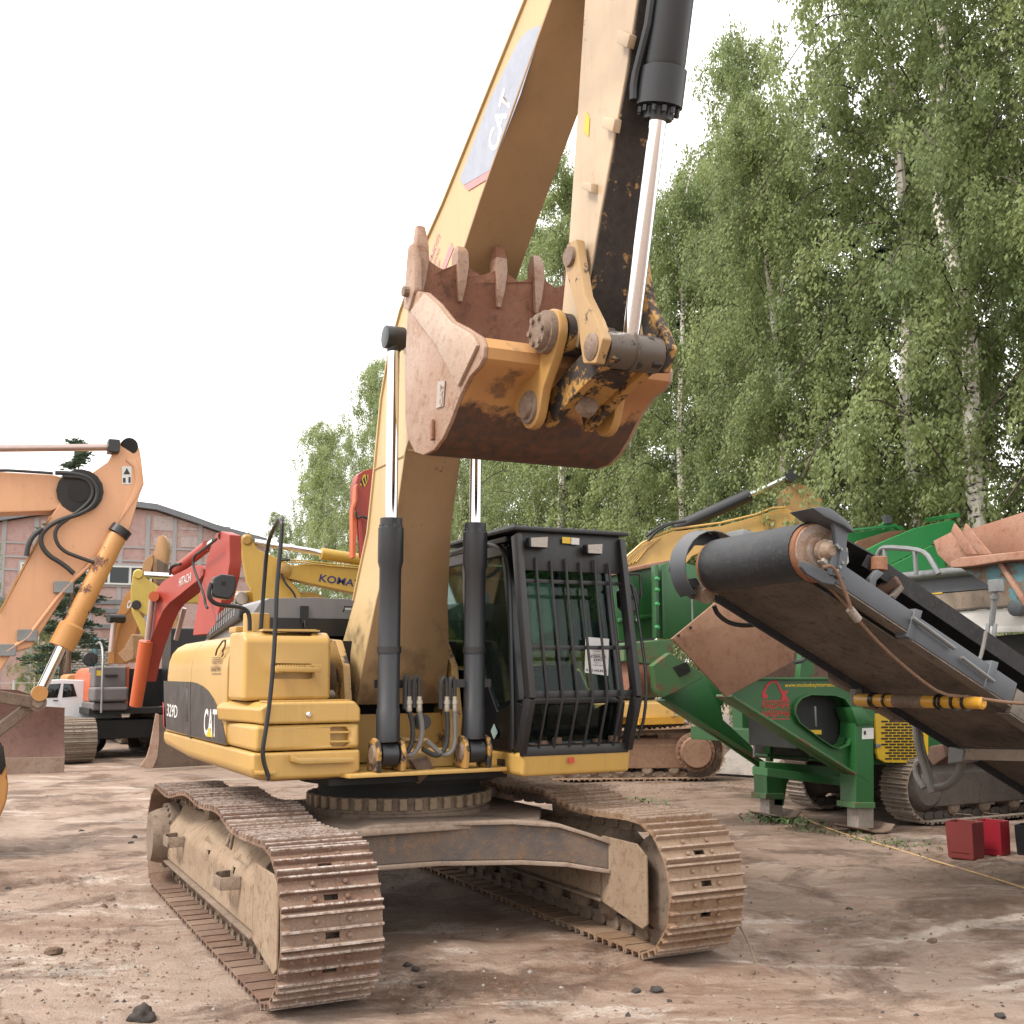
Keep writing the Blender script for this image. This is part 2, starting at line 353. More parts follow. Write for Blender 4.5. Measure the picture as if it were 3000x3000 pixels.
def glass(name, tint, refl=.09, op=0.0, opc=(.02, .03, .03)):
    s = N(name); t = s.t; t.nodes.remove(s.p)
    tr = s.n('ShaderNodeBsdfTransparent'); tr.inputs[0].default_value = (*tint, 1)
    gl = s.n('ShaderNodeBsdfGlossy'); gl.inputs['Roughness'].default_value = .02; gl.inputs[0].default_value = (.9, .95, .95, 1)
    fr = s.n('ShaderNodeFresnel'); fr.inputs[0].default_value = 1.5
    m = s.n('ShaderNodeMixShader'); s.l(s.math('ADD', s.math('MULTIPLY', fr.outputs[0], .4), refl), m.inputs[0]); s.l(tr.outputs[0], m.inputs[1]); s.l(gl.outputs[0], m.inputs[2])
    o = m.outputs[0]
    if op:
        d = s.n('ShaderNodeBsdfDiffuse'); d.inputs[0].default_value = (*opc, 1); m2 = s.n('ShaderNodeMixShader')
        s.l(s.math('MULTIPLY', s.ramp(s.noise(3, 5), .3, .75), op), m2.inputs[0]); s.l(o, m2.inputs[1]); s.l(d.outputs[0], m2.inputs[2]); o = m2.outputs[0]
    s.l(o, s.o.inputs[0]); return s.mat
mGlass = glass('cab_glass', (.50, .60, .57), .0, .04, (.16, .19, .18))
mGlassDk = glass('dark_glass', (.08, .10, .11), .03)
def leafmat(name, a, b, tr=.35):
    s = N(name); t = s.t; oi = s.n('ShaderNodeObjectInfo'); at = s.n('ShaderNodeAttribute'); at.attribute_name = 'tone'
    f = s.math('ADD', s.math('MULTIPLY', at.outputs['Fac'], .75), s.math('MULTIPLY', oi.outputs['Random'], .25))
    c = s.mix(f, a, b); s.base(c); s.rough(.45); s.p.inputs['Specular IOR Level'].default_value = .4
    tl = s.n('ShaderNodeBsdfTranslucent'); s.l(s.mix(.5, c, mul(b, 1.3)), tl.inputs[0])
    m = s.n('ShaderNodeMixShader'); m.inputs[0].default_value = tr
    s.l(s.p.outputs[0], m.inputs[1]); s.l(tl.outputs[0], m.inputs[2]); s.l(m.outputs[0], s.o.inputs[0]); return s.mat
mLeaf = leafmat('birch_leaves', (.11, .155, .075), (.33, .385, .17), .55)
mPine = leafmat('pine_needles', (.05, .085, .06), (.11, .16, .10), .3)
def barkmat():
    s = N('birch_bark'); n1 = s.noise(2.2, 5, .6, s.mapping((2, 2, 6))); n2 = s.noise(6, 4, .6, s.mapping((1, 1, 4)))
    c = s.mix(s.ramp(n1, .54, .6), (.62, .58, .53), (.035, .03, .028)); c = s.mix(s.math('MULTIPLY', s.ramp(n2, .55, .7), .4), c, (.2, .17, .15))
    s.base(c); s.rough(.8); s.bump(n1, .3, .02); return s.mat
mBark = barkmat()
mBarkP = rusty('pine_bark', (.24, .13, .085), (.17, .10, .07), (.11, .075, .055), .9, 3, .8)
mTwig = plain('dark_twig', (.06, .045, .035), .9, 0, .2, 0)
def groundmat():
    s = N('yard_mud'); A = R(62)
    st = s.mapping((.9, .9, .9), (0, 0, -A)); st1 = s.mapping((.6, 2.0, 1), (0, 0, 0), st); st2 = s.mapping((1.1, 5.5, 1), (0, 0, 0), st)
    big = s.noise(.30, 6, .6, dist=.5); sk = s.noise(1.1, 8, .65, st1, .8); sk2 = s.noise(1.6, 7, .72, st2, .3)
    mid = s.noise(2.6, 8, .7, dist=.3); fine = s.noise(22, 7, .78); grit = s.noise(95, 3, .7)
    c = s.mix(s.ramp(sk, .40, .56), (.27, .175, .125), (.40, .30, .24))
    c = s.mix(s.math('MULTIPLY', s.ramp(big, .45, .58), .85), c, (.455, .36, .30))
    c = s.mix(s.math('MULTIPLY', s.ramp(mid, .53, .66), .6), c, (.225, .125, .08))
    c = s.mix(s.math('MULTIPLY', s.ramp(s.noise(4.5, 7, .75, st1, .5), .55, .63), .55), c, (.24, .14, .09))
    c = s.mix(s.math('MULTIPLY', s.ramp(sk2, .53, .63), .75), c, (.50, .405, .34))
    ch = s.math('MULTIPLY', s.ramp(s.noise(.75, 7, .68, None, .7), .50, .60), s.ramp(s.noise(9, 8, .78), .38, .58))      # churned brown soil
    c = s.mix(s.math('MULTIPLY', ch, .8), c, s.mix(s.ramp(fine, .4, .65), (.255, .145, .09), (.15, .085, .055)))
    wh = s.math('MULTIPLY', s.ramp(s.noise(1.0, 8, .7, st1, .6), .56, .62), s.ramp(fine, .36, .54))
    c = s.mix(s.math('MULTIPLY', wh, .9), c, (.66, .585, .53))
    c = s.mix(s.math('MULTIPLY', s.ramp(fine, .60, .70), .45), c, (.17, .105, .075))
    c = s.mix(s.math('MULTIPLY', s.ramp(grit, .60, .66), .6), c, (.50, .43, .37))
    c = s.mix(s.math('MULTIPLY', s.ramp(s.noise(60, 3, .7), .60, .67), .55), c, (.13, .085, .065))
    sy = s.n('ShaderNodeSeparateXYZ'); s.l(s.co, sy.inputs[0])      # darker brown earth towards the wood
    woodside = s.ramp(s.math('ADD', s.math('MULTIPLY', s.math('ADD', sy.outputs[1], s.math('MULTIPLY', sy.outputs[0], -.12)), .11), s.math('MULTIPLY', s.math('SUBTRACT', big, .5), 1.3)), .12, .50)
    c = s.mix(s.math('MULTIPLY', woodside, .40), c, s.mix(s.ramp(mid, .4, .62), (.175, .122, .094), (.115, .076, .058)))
    # pale worn edges of old concrete slabs showing through the mud
    for dx, dy, nx, ny, ax, ay, hw in ((-0.071, 0.997, -0.997, -0.071, 2.38, 2.661, 0.055), (-0.069, 0.998, -0.998, -0.069, 3.563, 2.573, 0.05)):
        px_ = s.math('SUBTRACT', sy.outputs[0], ax); py_ = s.math('SUBTRACT', sy.outputs[1], ay)
        dist = s.math('ABSOLUTE', s.math('ADD', s.math('ADD', s.math('MULTIPLY', px_, nx), s.math('MULTIPLY', py_, ny)), s.math('MULTIPLY', s.math('SUBTRACT', mid, .5), .22)))
        along = s.ramp(s.math('ADD', s.math('ADD', s.math('MULTIPLY', px_, dx), s.math('MULTIPLY', py_, dy)), s.math('MULTIPLY', s.math('SUBTRACT', sk, .5), 2.5)), .0, .35)
        m_ = s.math('MULTIPLY', s.math('MULTIPLY', s.ramp(dist, hw, hw+.05, (1, 1, 1, 1), (0, 0, 0, 1)), along), s.ramp(fine, .30, .46))
        c = s.mix(s.math('MULTIPLY', m_, .8), c, (.62, .54, .47))
    vm = s.n('ShaderNodeMix', data_type='RGBA', blend_type='MULTIPLY'); vm.inputs[0].default_value = 1; s.l(c, vm.inputs[6]); vm.inputs[7].default_value = (.80, .765, .73, 1); c = vm.outputs[2]
    s.base(c); s.rough(s.mix(s.ramp(sk, .4, .62), (.55,)*3, (.92,)*3)); s.p.inputs['Specular IOR Level'].default_value = .35
    h = s.math('ADD', s.math('MULTIPLY', sk2, .6), s.math('ADD', s.math('MULTIPLY', s.math('ADD', mid, ch), .8), s.math('MULTIPLY', fine, .6)))
    s.bump(s.math('ADD', s.math('ADD', h, s.math('MULTIPLY', grit, .16)), s.math('MULTIPLY', s.noise(48, 4, .7), .35)), .9, .05); return s.mat
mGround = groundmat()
# ------------------------------------------------------------------ the setting: ground
def gheight(x, y):
    p = Vector((x, y, 0)); d = max(abs(x), abs(y))
    k = 1 if d < 25 else max(0, 1-(d-25)/30)
    a = R(62); u = x*math.cos(a)+y*math.sin(a); v = -x*math.sin(a)+y*math.cos(a)
    h = .030*noise.noise(p*.55) + .020*noise.noise(p*1.7+Vector((9, 3, 1)))
    if d < 12:
        h += .020*noise.noise(Vector((u*.9, v*3.5, 0))) + .014*noise.noise(p*5.2) + .009*noise.noise(p*13)
        m = noise.noise(p*.8+Vector((31, 7, 2)))
        if m > .05: h += min(1, (m-.05)*4)*(.040*max(0, noise.noise(p*9.))+.026*abs(noise.noise(p*19.)))
        # shallow grouser prints left beside and ahead of the tracks
        if y < -1.75 and y > -4.5 and x < 4: h += .020*max(0, math.sin((x+.30*y)*31))*max(0, noise.noise(p*.7+Vector((5, 5, 5)))+.15)
        if 2.5 < x < 6.5 and abs(abs(y)-1.3) < .34: h += .014*max(0, math.sin(x*31))*max(0, noise.noise(p*1.1+Vector((2, 8, 5)))+.3)
    h = h*k - .035
    for yc in (-1.295, 1.295):
        if -2.75 < x < 2.6 and abs(y-yc) < .45:
            e = min(1, max(0, (.45-abs(y-yc))/.13)); h = h*(1-e)-.018*e
    return h
def axis(lo, hi, st, far):
    a = [lo+st*i for i in range(int((hi-lo)/st)+1)]; d = st; x = a[-1]
    while x < far: d *= 1.13; x += d; a.append(x)
    d = st; x = a[0]; pre = []
    while x > -far: d *= 1.13; x -= d; pre.append(x)
    return pre[::-1]+a
gx = axis(-4.2, 8.2, .042, 900); gy = axis(-4.6, 6.6, .042, 900)
gv = [(x, y, gheight(x, y)) for x in gx for y in gy]; ny = len(gy)
gf = [(i*ny+j, (i+1)*ny+j, (i+1)*ny+j+1, i*ny+j+1) for i in range(len(gx)-1) for j in range(ny-1)]
me = bpy.data.meshes.new('ground'); me.from_pydata(gv, [], gf); me.polygons.foreach_set('use_smooth', [True]*len(gf))
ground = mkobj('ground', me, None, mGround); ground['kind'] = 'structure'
# ------------------------------------------------------------------ track building blocks
def shoe_mesh(wd, pitch, mats, grous=.026, links=True, holes=True, name='track_shoe'):
    """triple-grouser shoe with slot holes, bolts and the chain link behind it; x along the track, z outwards"""
    m = MB(); h = wd/2; a = pitch/2+.006; t = .012; g = grous
    prof = [(-a, 0), (-a+.012, t+g), (-a+.024, t+g), (-a+.036, t), (-.012, t), (-.006, t+g*.95), (.006, t+g*.95), (.012, t), (a-.036, t), (a-.024, t+g), (a-.014, t+g), (a-.004, t*.3), (a, -.006), (a-.02, -.004), (a-.03, 0)]
    m.loft([[(x, y, z) for x, z in prof] for y in ((-h, -.062, .062, h) if not holes else (-h, -.042))])
    if holes:
        m.loft([[(x, y, z) for x, z in prof] for y in (.042, h)])
        front = [(-a, 0), (-a+.012, t+g), (-a+.024, t+g), (-a+.036, t), (-a+.05, t), (-a+.05, 0)]
        mid = [(-.022, 0), (-.022, t), (-.012, t), (-.006, t+g*.95), (.006, t+g*.95), (.012, t), (a-.0405, t), (a-.0405, 0)]
        back = [(a-.04, 0), (a-.04, t), (a-.036, t), (a-.024, t+g), (a-.014, t+g), (a-.004, t*.3), (a, -.006)]
        for q in (front, mid, back): m.loft([[(x, y, z) for x, z in q] for y in (-.0405, .0405)])
    for sx in (-1, 1):
        for sy in (-1, 1): m.lathe((sx*.045, sy*.098, t-.002), (sx*.045, sy*.098, t+.019), [(0, .017), (.7, .016), (1, .009)], 7)
    if links:
        for sy in (-1, 1):
            y0, y1 = sorted((sy*.062, sy*.092))
            m.prism([(-pitch*.62, y0, -.03), (-pitch*.5, y0, -.09), (-pitch*.1, y0, -.105), (pitch*.35, y0, -.105), (pitch*.52, y0, -.07), (pitch*.5, y0, -.02), (pitch*.2, y0, -.002), (-pitch*.4, y0, -.002)], (0, y1-y0, 0), 1)
        m.cyl((-pitch*.5, -.115, -.055), (-pitch*.5, .115, -.055), .026, n=8, mi=1)
    o = m.build(name, mats); return o
def track_path(xf, zf, rf, xr, zr, rr, top, bottom_z, n=10):
    pts = []
    for i in range(n+1):
        a = -math.pi/2+math.pi*i/n; pts.append((xf+rf*math.cos(a), zf+rf*math.sin(a)))
    for q in top: pts.append(q)
    for i in range(n+1):
        a = math.pi/2+math.pi*i/n; pts.append((xr+rr*math.cos(a), zr+rr*math.sin(a)))
    return pts
def smooth_closed(p, k=2):
    for _ in range(k):
        q = []
        for i in range(len(p)):
            a, b = p[i], p[(i+1) % len(p)]; q += [(a[0]*.75+b[0]*.25, a[1]*.75+b[1]*.25), (a[0]*.25+b[0]*.75, a[1]*.25+b[1]*.75)]
        p = q
    return p
def lay_shoes(proto, parent, path, yc, pitch, frame=None, phase=0.0, name='track_shoe', jitter=0):
    """copies of the shoe all along a closed path in the (forward, up) plane at lateral offset yc"""
    n = len(path); seg = []; tot = 0
    for i in range(n):
        a, b = path[i], path[(i+1) % n]; d = math.hypot(b[0]-a[0], b[1]-a[1]); seg.append((tot, d, a, b)); tot += d
    cnt = round(tot/pitch); st = tot/cnt
    def at(s):
        s %= tot
        for t0, d, a, b in seg:
            if s <= t0+d and d > 0:
                k = (s-t0)/d; return Vector((a[0]+(b[0]-a[0])*k, a[1]+(b[1]-a[1])*k))
        return Vector(path[0])
    for i in range(cnt):
        s = (i+phase)*st; p = at(s); t = (at(s+st*.4)-at(s-st*.4)).normalized(); nn = Vector((t.y, -t.x))   # outward for a path run counter-clockwise
        F = frame or Frame((0, 0, 0), 0)
        X = F.f*t.x+Vector((0, 0, t.y)); Z = F.f*nn.x+Vector((0, 0, nn.y)); Y = Z.cross(X)
        mt = Matrix((X, Y, Z)).transposed().to_4x4(); mt.translation = F.w(p.x, yc, p.y)
        o = link(proto.copy()); o.name = name; o.parent = parent
        if jitter: mt = mt @ Matrix.Rotation(rnd.uniform(-jitter, jitter), 4, 'Y')
        o.matrix_basis = (parent.matrix_parent_inverse if False else Matrix()) @ mt
    return cnt
SHOE = shoe_mesh(.60, .203, [mShoe, mClayDk], .034); SHOEF = shoe_mesh(.60, .203, [mShoeFar, mClayDk], .034)
# ------------------------------------------------------------------ THE MAIN EXCAVATOR (x forward, y to its left, ground z = 0)
EX = thing('excavator', 'big worn yellow excavator with black barred cab and raised bucket in front', 'excavator', (0, 0, 0))
mClayL = rusty('pale_clay_film', (.30, .22, .165), (.36, .275, .215), (.22, .15, .11), .9, 2.5, .4)
def undercarriage():
    cb = MB()
    front = onX('n4', [(60, 395), (180, 365), (450, 352), (800, 345), (1020, 360), (1250, 430), (1250, 555), (1100, 530), (850, 515), (450, 520), (180, 540), (60, 560)], 1.05)
    front = [Vector((p.x, max(-1.2, min(1.2, p.y)), p.z)) for p in front]
    tops = onX('n4', [(60, 395), (180, 365), (450, 352)], 1.05)+onX('n4', [(800, 345)], 1.16)+onX('n4', [(1020, 360)], 1.32)+onX('n4', [(1180, 410)], 1.46)+onX('n4', [(1262, 440)], 1.52)
    bots = onX('n4', [(60, 560), (180, 540), (450, 520)], 1.05)+onX('n4', [(850, 515)], 1.16)+onX('n4', [(1060, 525)], 1.32)+onX('n4', [(1180, 545)], 1.46)+onX('n4', [(1262, 557)], 1.52)
    cb.loft([[a, b, b-Vector((.34, 0, 0)), a-Vector((.34, 0, 0))] for a, b in zip(tops, bots)])
    fl_ = MB(); fl_.loft([[a+Vector((.03, 0, 0)), a+Vector((.03, 0, .03)), a+Vector((-.36, 0, .03)), a+Vector((-.36, 0, 0))] for a in tops])
    fl2 = MB(); fl2.loft([[a+Vector((.03, 0, 0)), a+Vector((.03, 0, -.03)), a+Vector((-.36, 0, -.03)), a+Vector((-.36, 0, 0))] for a in bots])
    rear = [Vector((-1.05, p.y, p.z)) for p in front]
    o = cb.build('carbody_leg', mCarb, EX, .012); MB().prism(rear, (.34, 0, 0)).build('carbody_leg', mCarb, EX, .012); fl_.build('leg_flange', mClayL, o, .004); fl2.build('leg_flange', mClayL, o, .004)
    tp = MB(); tp.prism([(1.10, -1.12, .80), (1.10, .72, .80), (.5, 1.05, .80), (-.5, 1.05, .80), (-1.1, .75, .80), (-1.1, -.75, .80), (-.5, -1.1, .80)], (0, 0, .045))
    tp.prism([(1.02, -.9, .55), (1.02, .8, .55), (-1., .8, .55), (-1., -.9, .55)], (0, 0, .03))
    tp.box((-.7, -.7, .58), (.7, .7, .80))
    tp.build('carbody_plate', mClayL, o, .006)
    rg = MB(); rg.lathe((0, 0, .84), (0, 0, 1.0), [(0, .74), (.25, .74), (.3, .72), (1, .72)], 48)
    ring = rg.build('swing_ring', mClayDk, EX)
    MB().lathe((0, 0, 1.0), (0, 0, 1.17), [(0, .66), (.55, .66), (.6, .82), (1, .82)], 48).build('swing_bearing', mDark, ring)
    bm = MB().box((-.018, -.03, -.045), (.018, .03, .045)); bolt = bm.build('ring_bolt', mClay, None, .008)
    for i in range(40):
        a = 2*math.pi*i/40; b = link(bolt.copy()); b.name = 'ring_bolt'; b.parent = ring
        b.matrix_basis = Matrix.Translation((.735*math.cos(a), .735*math.sin(a), .955)) @ Matrix.Rotation(a, 4, 'Z')
    bpy.data.objects.remove(bolt)
    MB().prism([(1.0, -.9, 1.15), (1.0, .5, 1.15), (-1.2, .9, 1.15), (-1.2, -.9, 1.15)], (0, 0, .05)).build('underdeck', mDark, EX)
    top = [(1.8, .893), (1.45, .878), (1.1, .875), (.85, .91), (.62, .957), (.42, .96), (.1, .935), (-.2, .93), (-.55, .962), (-.85, .963), (-1.2, .91), (-1.6, .865), (-1.95, .885)]
    path = smooth_closed(track_path(1.99, .465, .43, -2.22, .47, .43, top, 0), 1)
    for sgn, nm, shoe in ((-1, 'near', SHOE), (1, 'far', SHOEF)):
        yc = 1.295*sgn; o_ = sgn
        fr = MB()
        sec = [(-.205, .27), (.205, .27), (.205, .58), (.175, .63), (.04, .78), (-.04, .78), (-.175, .63), (-.205, .58)]
        fr.loft([[(x, yc+y, z if abs(x) < 2 or z < .5 else z-.02) for y, z in sec] for x in (-2.15, 1.40)])
        fo = fr.build('track_frame', mClay, EX, .03, 3)
        if sgn < 0:
            cu = []
            for (q, w_, h_) in (((452, 745), 24, 80), ((622, 870), 22, 85)):
                pp = onY('n3', [(q[0]-w_/2, q[1]-h_/2), (q[0]+w_/2, q[1]-h_/2+8), (q[0]+w_/2, q[1]+h_/2+8), (q[0]-w_/2, q[1]+h_/2)], -1.6)
                cu.append(MB().prism([(p.x, -1.6, p.z) for p in pp], (0, .25, 0)))
            for x0 in (-.55, .62):
                cu.append(MB().prism([(x0, -1.46, .55), (x0+.34, -1.46, .55), (x0+.34, -1.42, .55), (x0, -1.42, .55)], (0, 0, .3)))
            cut(fo, cu)
        ff = MB()
        for x in (-2.16, 1.40): ff.loft([[(xx, yc+y*1.07, .27+(z-.27)*1.04) for y, z in sec] for xx in (x-.012, x+.012)])
        ff.box((-2.1, yc-.235, .252), (1.4, yc+.235, .272))
        ff.build('frame_flange', mClayDk, fo, .004)
        for s2 in (-1, 1):      # idler guards in front of the frame
            gd = MB(); gd.prism([(1.41, yc+s2*.2, .25), (1.95, yc+s2*.2, .16), (2.02, yc+s2*.2, .20), (2.03, yc+s2*.2, .66), (1.9, yc+s2*.2, .73), (1.41, yc+s2*.2, .73)], (0, .02*s2, 0)); gd.build('idler_guard', mClay, fo, .01)
        idl = MB().lathe((1.99, yc-.11, .465), (1.99, yc+.11, .465), [(0, .30), (.1, .335), (.35, .335), (.36, .36), (.64, .36), (.65, .335), (.9, .335), (1, .30)], 28)
        idl.build('idler', mClayDk, fo)
        sp = MB(); sp.lathe((-2.22, yc-.18, .47), (-2.22, yc+.18, .47), [(0, .26), (.3, .28), (.45, .37), (.55, .37), (.7, .28), (1, .26)], 26)
        c0 = Vector((-2.22, yc+.10*sgn, .47)); c1 = Vector((-2.22, yc+.34*sgn, .47))
        sp.lathe(c0, c1, [(0, .29), (.35, .29), (.4, .255), (.72, .24), (1, .215)], 30)
        so_ = sp.build('sprocket', mClayDk, fo)
        for i in range(22):
            a = 2*math.pi*i/22; c = Vector((-2.22+.272*math.cos(a), yc+.185*sgn, .47+.272*math.sin(a))); MB().cyl(c, c+Vector((0, .025*sgn, 0)), .017, n=6).build('hub_bolt', mClayDk, so_)
        for i in range(8):
            x = -1.75+i*.435; MB().lathe((x, yc-.15, .20), (x, yc+.15, .20), [(0, .06), (.1, .085), (.2, .115), (.3, .115), (.31, .085), (.69, .085), (.7, .115), (.8, .115), (.9, .085), (1, .06)], 16).build('roller', mClayDk, fo)
        for x in (-.72, .52):
            MB().lathe((x, yc-.13, .845), (x, yc+.2*max(0, 1), .845), [(0, .05), (.05, .085), (.9, .085), (1, .05)], 18).build('carrier_roller', mPin, fo)
            MB().box((x-.05, yc-.06, .70), (x+.05, yc+.06, .80)).build('carrier_bracket', mClayDk, fo, .01)
        if sgn < 0:                                    # bent step irons on the outer face of the near frame
            for bx in (-1.55, .63):
                st = MB(); pts = [(bx, -1.5, .53), (bx+.02, -1.60, .53), (bx+.12, -1.63, .53), (bx+.3, -1.62, .53), (bx+.36, -1.5, .54)]
                for a, b in zip(pts, pts[1:]): st.bar(a, b, .016, .085)
                st.build('step_iron', mClayDk, fo, .004)
            MB().tube([(.95, -1.57, .86), (.97, -1.6, .79), (1.0, -1.58, .77), (1.02, -1.57, .86)], .013, 8).build('hook', mClayDk, fo)
        else:                                          # loose torn corner of a shoe and a wire at the front
            MB().tube([(2.32, 1.62, .22), (2.38, 1.66, .1), (2.44, 1.66, .0), (2.52, 1.62, -.04), (2.62, 1.5, -.03)], .008, 6, smooth=1).build('loose_wire', mPin, fo)
        lay_shoes(shoe, fo, path, yc, .203, phase=.3 if sgn < 0 else .62, jitter=.025)
        MB().prism([(-2.0, yc-.04, .1), (1.9, yc-.04, .1), (1.9, yc-.04, .26), (-2.0, yc-.04, .26)], (0, .08, 0)).build('roller_web', mClayDk, fo)
undercarriage()

mYbr = paint('greasy_bracket_paint', (.50, .31, .11), rust=.5, dust=.05, rustc=(.05, .04, .035), rough=.5, scale=1.2)
def upper():
    # ---- yellow skirt, tool boxes and tank on the machine's right side
    sk = MB(); sec = [(-1.46, 1.40), (-1.46, 1.27), (-1.43, 1.22), (-1.3, 1.20), (-.75, 1.20), (-.685, 1.235), (-.685, 1.40)]
    sk.loft([[(x, y, z+(dz if z < 1.3 else 0)) for y, z in sec] for x, dz in ((-2.75, .05), (-1.5, .0), (.98, .0), (1.05, .02))])
    skirt = sk.build('lower_skirt', mY, EX, .022, 3)
    MB().prism(onX('z1', [(1100, 1235), (1150, 1258), (1545, 1255), (1545, 1290), (1165, 1302), (1100, 1285)], 1.115), (-.075, 0, 0)).build('step', mYb, skirt, .006)
    MB().prism(onX('z1', [(845, 1352), (985, 1350), (985, 1375), (850, 1378)], 1.10), (-.06, 0, 0)).build('rail_bracket', mY, skirt, .004)
    # tool box under the tank
    tb = MB().box((-.05, -1.445, 1.408), (1.045, -.69, 1.585)).build('tool_box', mY, EX, .03, 3)
    cu = [MB().prism([(1.2, p.y, p.z) for p in onX('z1', [(1372, 1045), (1390, 1036), (1485, 1036), (1503, 1058), (1503, 1160), (1485, 1178), (1390, 1178), (1372, 1165)], 1.05)], (-.22, 0, 0))]
    cut(tb, cu)
    for y0, y1 in ((1068, 1082), (1134, 1147)):
        MB().prism(onX('z1', [(1368, y0), (1506, y0-2), (1506, y1-2), (1368, y1)], 1.05), (-.03, 0, 0)).build('grille_bar', mY, tb)
    MB().box((.80, -.86, 1.42), (.83, -.70, 1.57)).build('grille_back', mDark, tb)
    lid = MB(); sec = [(-1.40, 1.592), (-.688, 1.592), (-.688, 1.69), (-.73, 1.742), (-1.35, 1.742), (-1.42, 1.70)]
    lid.loft([[(x, y-(.10 if x < .6 and y < -1.3 else 0)*1, z) for y, z in sec] for x in (.05, .75, 1.055)])
    lo = lid.build('tool_box_lid', mY, EX, .02, 3)
    MB().lathe((1.05, -1.07, 1.652), (1.075, -1.07, 1.652), [(0, .021), (.6, .021), (1, .012)], 14).build('lock', mChrome, lo)
    tr = MB()
    for i in range(34): tr.box((.80, -1.36+i*.018, 1.742), (1.02, -1.352+i*.018, 1.752))
    tr.build('tread_strip', mY, lo)
    # fuel tank with recessed step
    tk = MB(); n = 6
    prof = [(.68, 1.748), (.68, 2.16), (.66, 2.21), (.60, 2.245), (.2, 2.255), (.17, 2.25), (.17, 1.748)]
    tk.loft([[(x, y, z) for x, z in prof] for y in (-1.455, -.80)])
    tko = tk.build('fuel_tank', mY, EX, .045, 4)
    cu = [MB().prism([(.9, p.y, p.z) for p in onX('z1', [(948, 600), (968, 585), (1235, 590), (1260, 612), (1260, 680), (1240, 700), (970, 696), (948, 680)], .68)], (-.33, 0, 0)),
          MB().prism([(.9, p.y, p.z) for p in onX('z1', [(960, 352), (955, 372), (975, 390), (1245, 394), (1268, 372), (1270, 335), (960, 330)], .68)], (-.42, 0, 0))]
    cut(tko, cu)
    sb = MB(); q = onX('z1', [(985, 604), (1306, 612), (1306, 652), (985, 646)], .80); sb.prism(q, (-.04, 0, 0))
    for k in range(16): sb.box((.76, q[0].y+.02+k*.0205, q[0].z-.004), (.802, q[0].y+.03+k*.0205, q[0].z+.006))
    sb.box((.62, q[0].y+.03, q[2].z+.0), (.76, q[0].y+.06, q[0].z)); sb.box((.62, q[1].y-.08, q[2].z), (.76, q[1].y-.05, q[0].z))
    sb.build('tank_step', mY, tko, .004)
    tr = MB()
    for i in range(24): tr.box((.42, -1.30+i*.017, 2.262), (.62, -1.292+i*.017, 2.27))
    tr.box((.42, -1.31, 2.252), (.64, -.88, 2.264)); tr.build('tread_strip', mY, tko)
    MB().cyl((.3, -1.28, 2.25), (.3, -1.28, 2.40), .10, n=20).build('filler_neck', mY, tko, .01)
    MB().box((-.12, -1.40, 2.26), (.12, -1.27, 2.31)).build('lamp_box', mYb, tko, .01)
    # ---- side doors along the right flank, rounded into the roof
    def flank(x0, x1, name):
        m = MB(); sec = [(-1.46, 1.408), (-1.46, 1.98), (-1.452, 2.07), (-1.425, 2.15), (-1.375, 2.21), (-1.30, 2.25), (-1.0, 2.27), (-1.0, 1.408)]
        m.loft([[(x, y, z) for y, z in sec] for x in (x0, x1)]); return m.build(name, mY, EX, .010, 2)
    dA = flank(-2.62, -1.378, 'side_door'); dB = flank(-1.354, .148, 'side_door')
    MB().box((-1.377, -1.41, 1.42), (-1.355, -1.2, 2.12)).build('gap_shade', mDark, dB); MB().box((.149, -1.42, 1.6), (.169, -1.1, 2.15)).build('gap_shade', mDark, dB)  # dark strips set into the door gaps to stand for the shade there
    # counterweight
    cwm = MB(); sec = lambda k: [(-1.46+k, 1.30), (-1.46+k, 1.95), (-1.40+k, 2.14), (-1.25+k*.5, 2.26), (1.25-k*.5, 2.26), (1.40-k, 2.14), (1.46-k, 1.95), (1.46-k, 1.30)]
    cwm.loft([[(x, y, z) for y, z in sec(k)] for x, k in ((-2.63, 0), (-2.8, .03), (-2.95, .12), (-3.06, .34), (-3.1, .8))])
    cwm.build('counterweight', mY, EX, .012)
    # left flank and deck core
    MB().box((-2.62, .45, 1.25), (-.65, 1.45, 2.24)).build('left_flank', mY, EX, .04, 3)
    MB().box((-2.6, -.99, 1.2), (.15, .44, 2.2)).build('engine_bay', mDark, EX)
    dk = MB().prism([(.95, -.85, 1.21), (1.165, -.80, 1.21), (1.165, .42, 1.21), (.2, .46, 1.21), (-.3, -.68, 1.21)], (0, 0, .028)); dko = dk.build('deck_plate', mY, EX, .003)
    # ---- grey engine hood
    hd = MB(); hs = [(2.26, -1.20), (2.44, -1.19), (2.52, -1.14), (2.56, -1.06), (2.575, -.7), (2.56, .3), (2.5, .42), (2.26, .45)]
    hd.loft([[(x, y*k, z-(.0 if x > -1.2 else (2.56-2.3)*(.95 if z > 2.3 else 0))) for z, y in hs] for x, k in ((-.30, .98), (-.36, 1), (-1.15, 1), (-2.2, 1.0))])
    hdo = hd.build('engine_hood', mGreyHood, EX, .03, 3)
    MB().box((-.34, -1.16, 2.255), (-.27, .42, 2.40)).build('hood_front', mBlk, hdo)
    gr = MB(); s_ = [(-1.55, -1.205, 2.26), (-.72, -1.215, 2.42), (-.62, -1.2, 2.54), (-1.1, -1.2, 2.46), (-1.75, -1.2, 2.30)]
    gr.prism([(-1.9, -1.235, 2.27), (-.52, -1.235, 2.40), (-.52, -1.235, 2.50), (-.75, -1.235, 2.535), (-1.1, -1.235, 2.50), (-1.9, -1.235, 2.32)], (0, .04, 0)); go = gr.build('hood_grille', mBlk, hdo, .004)
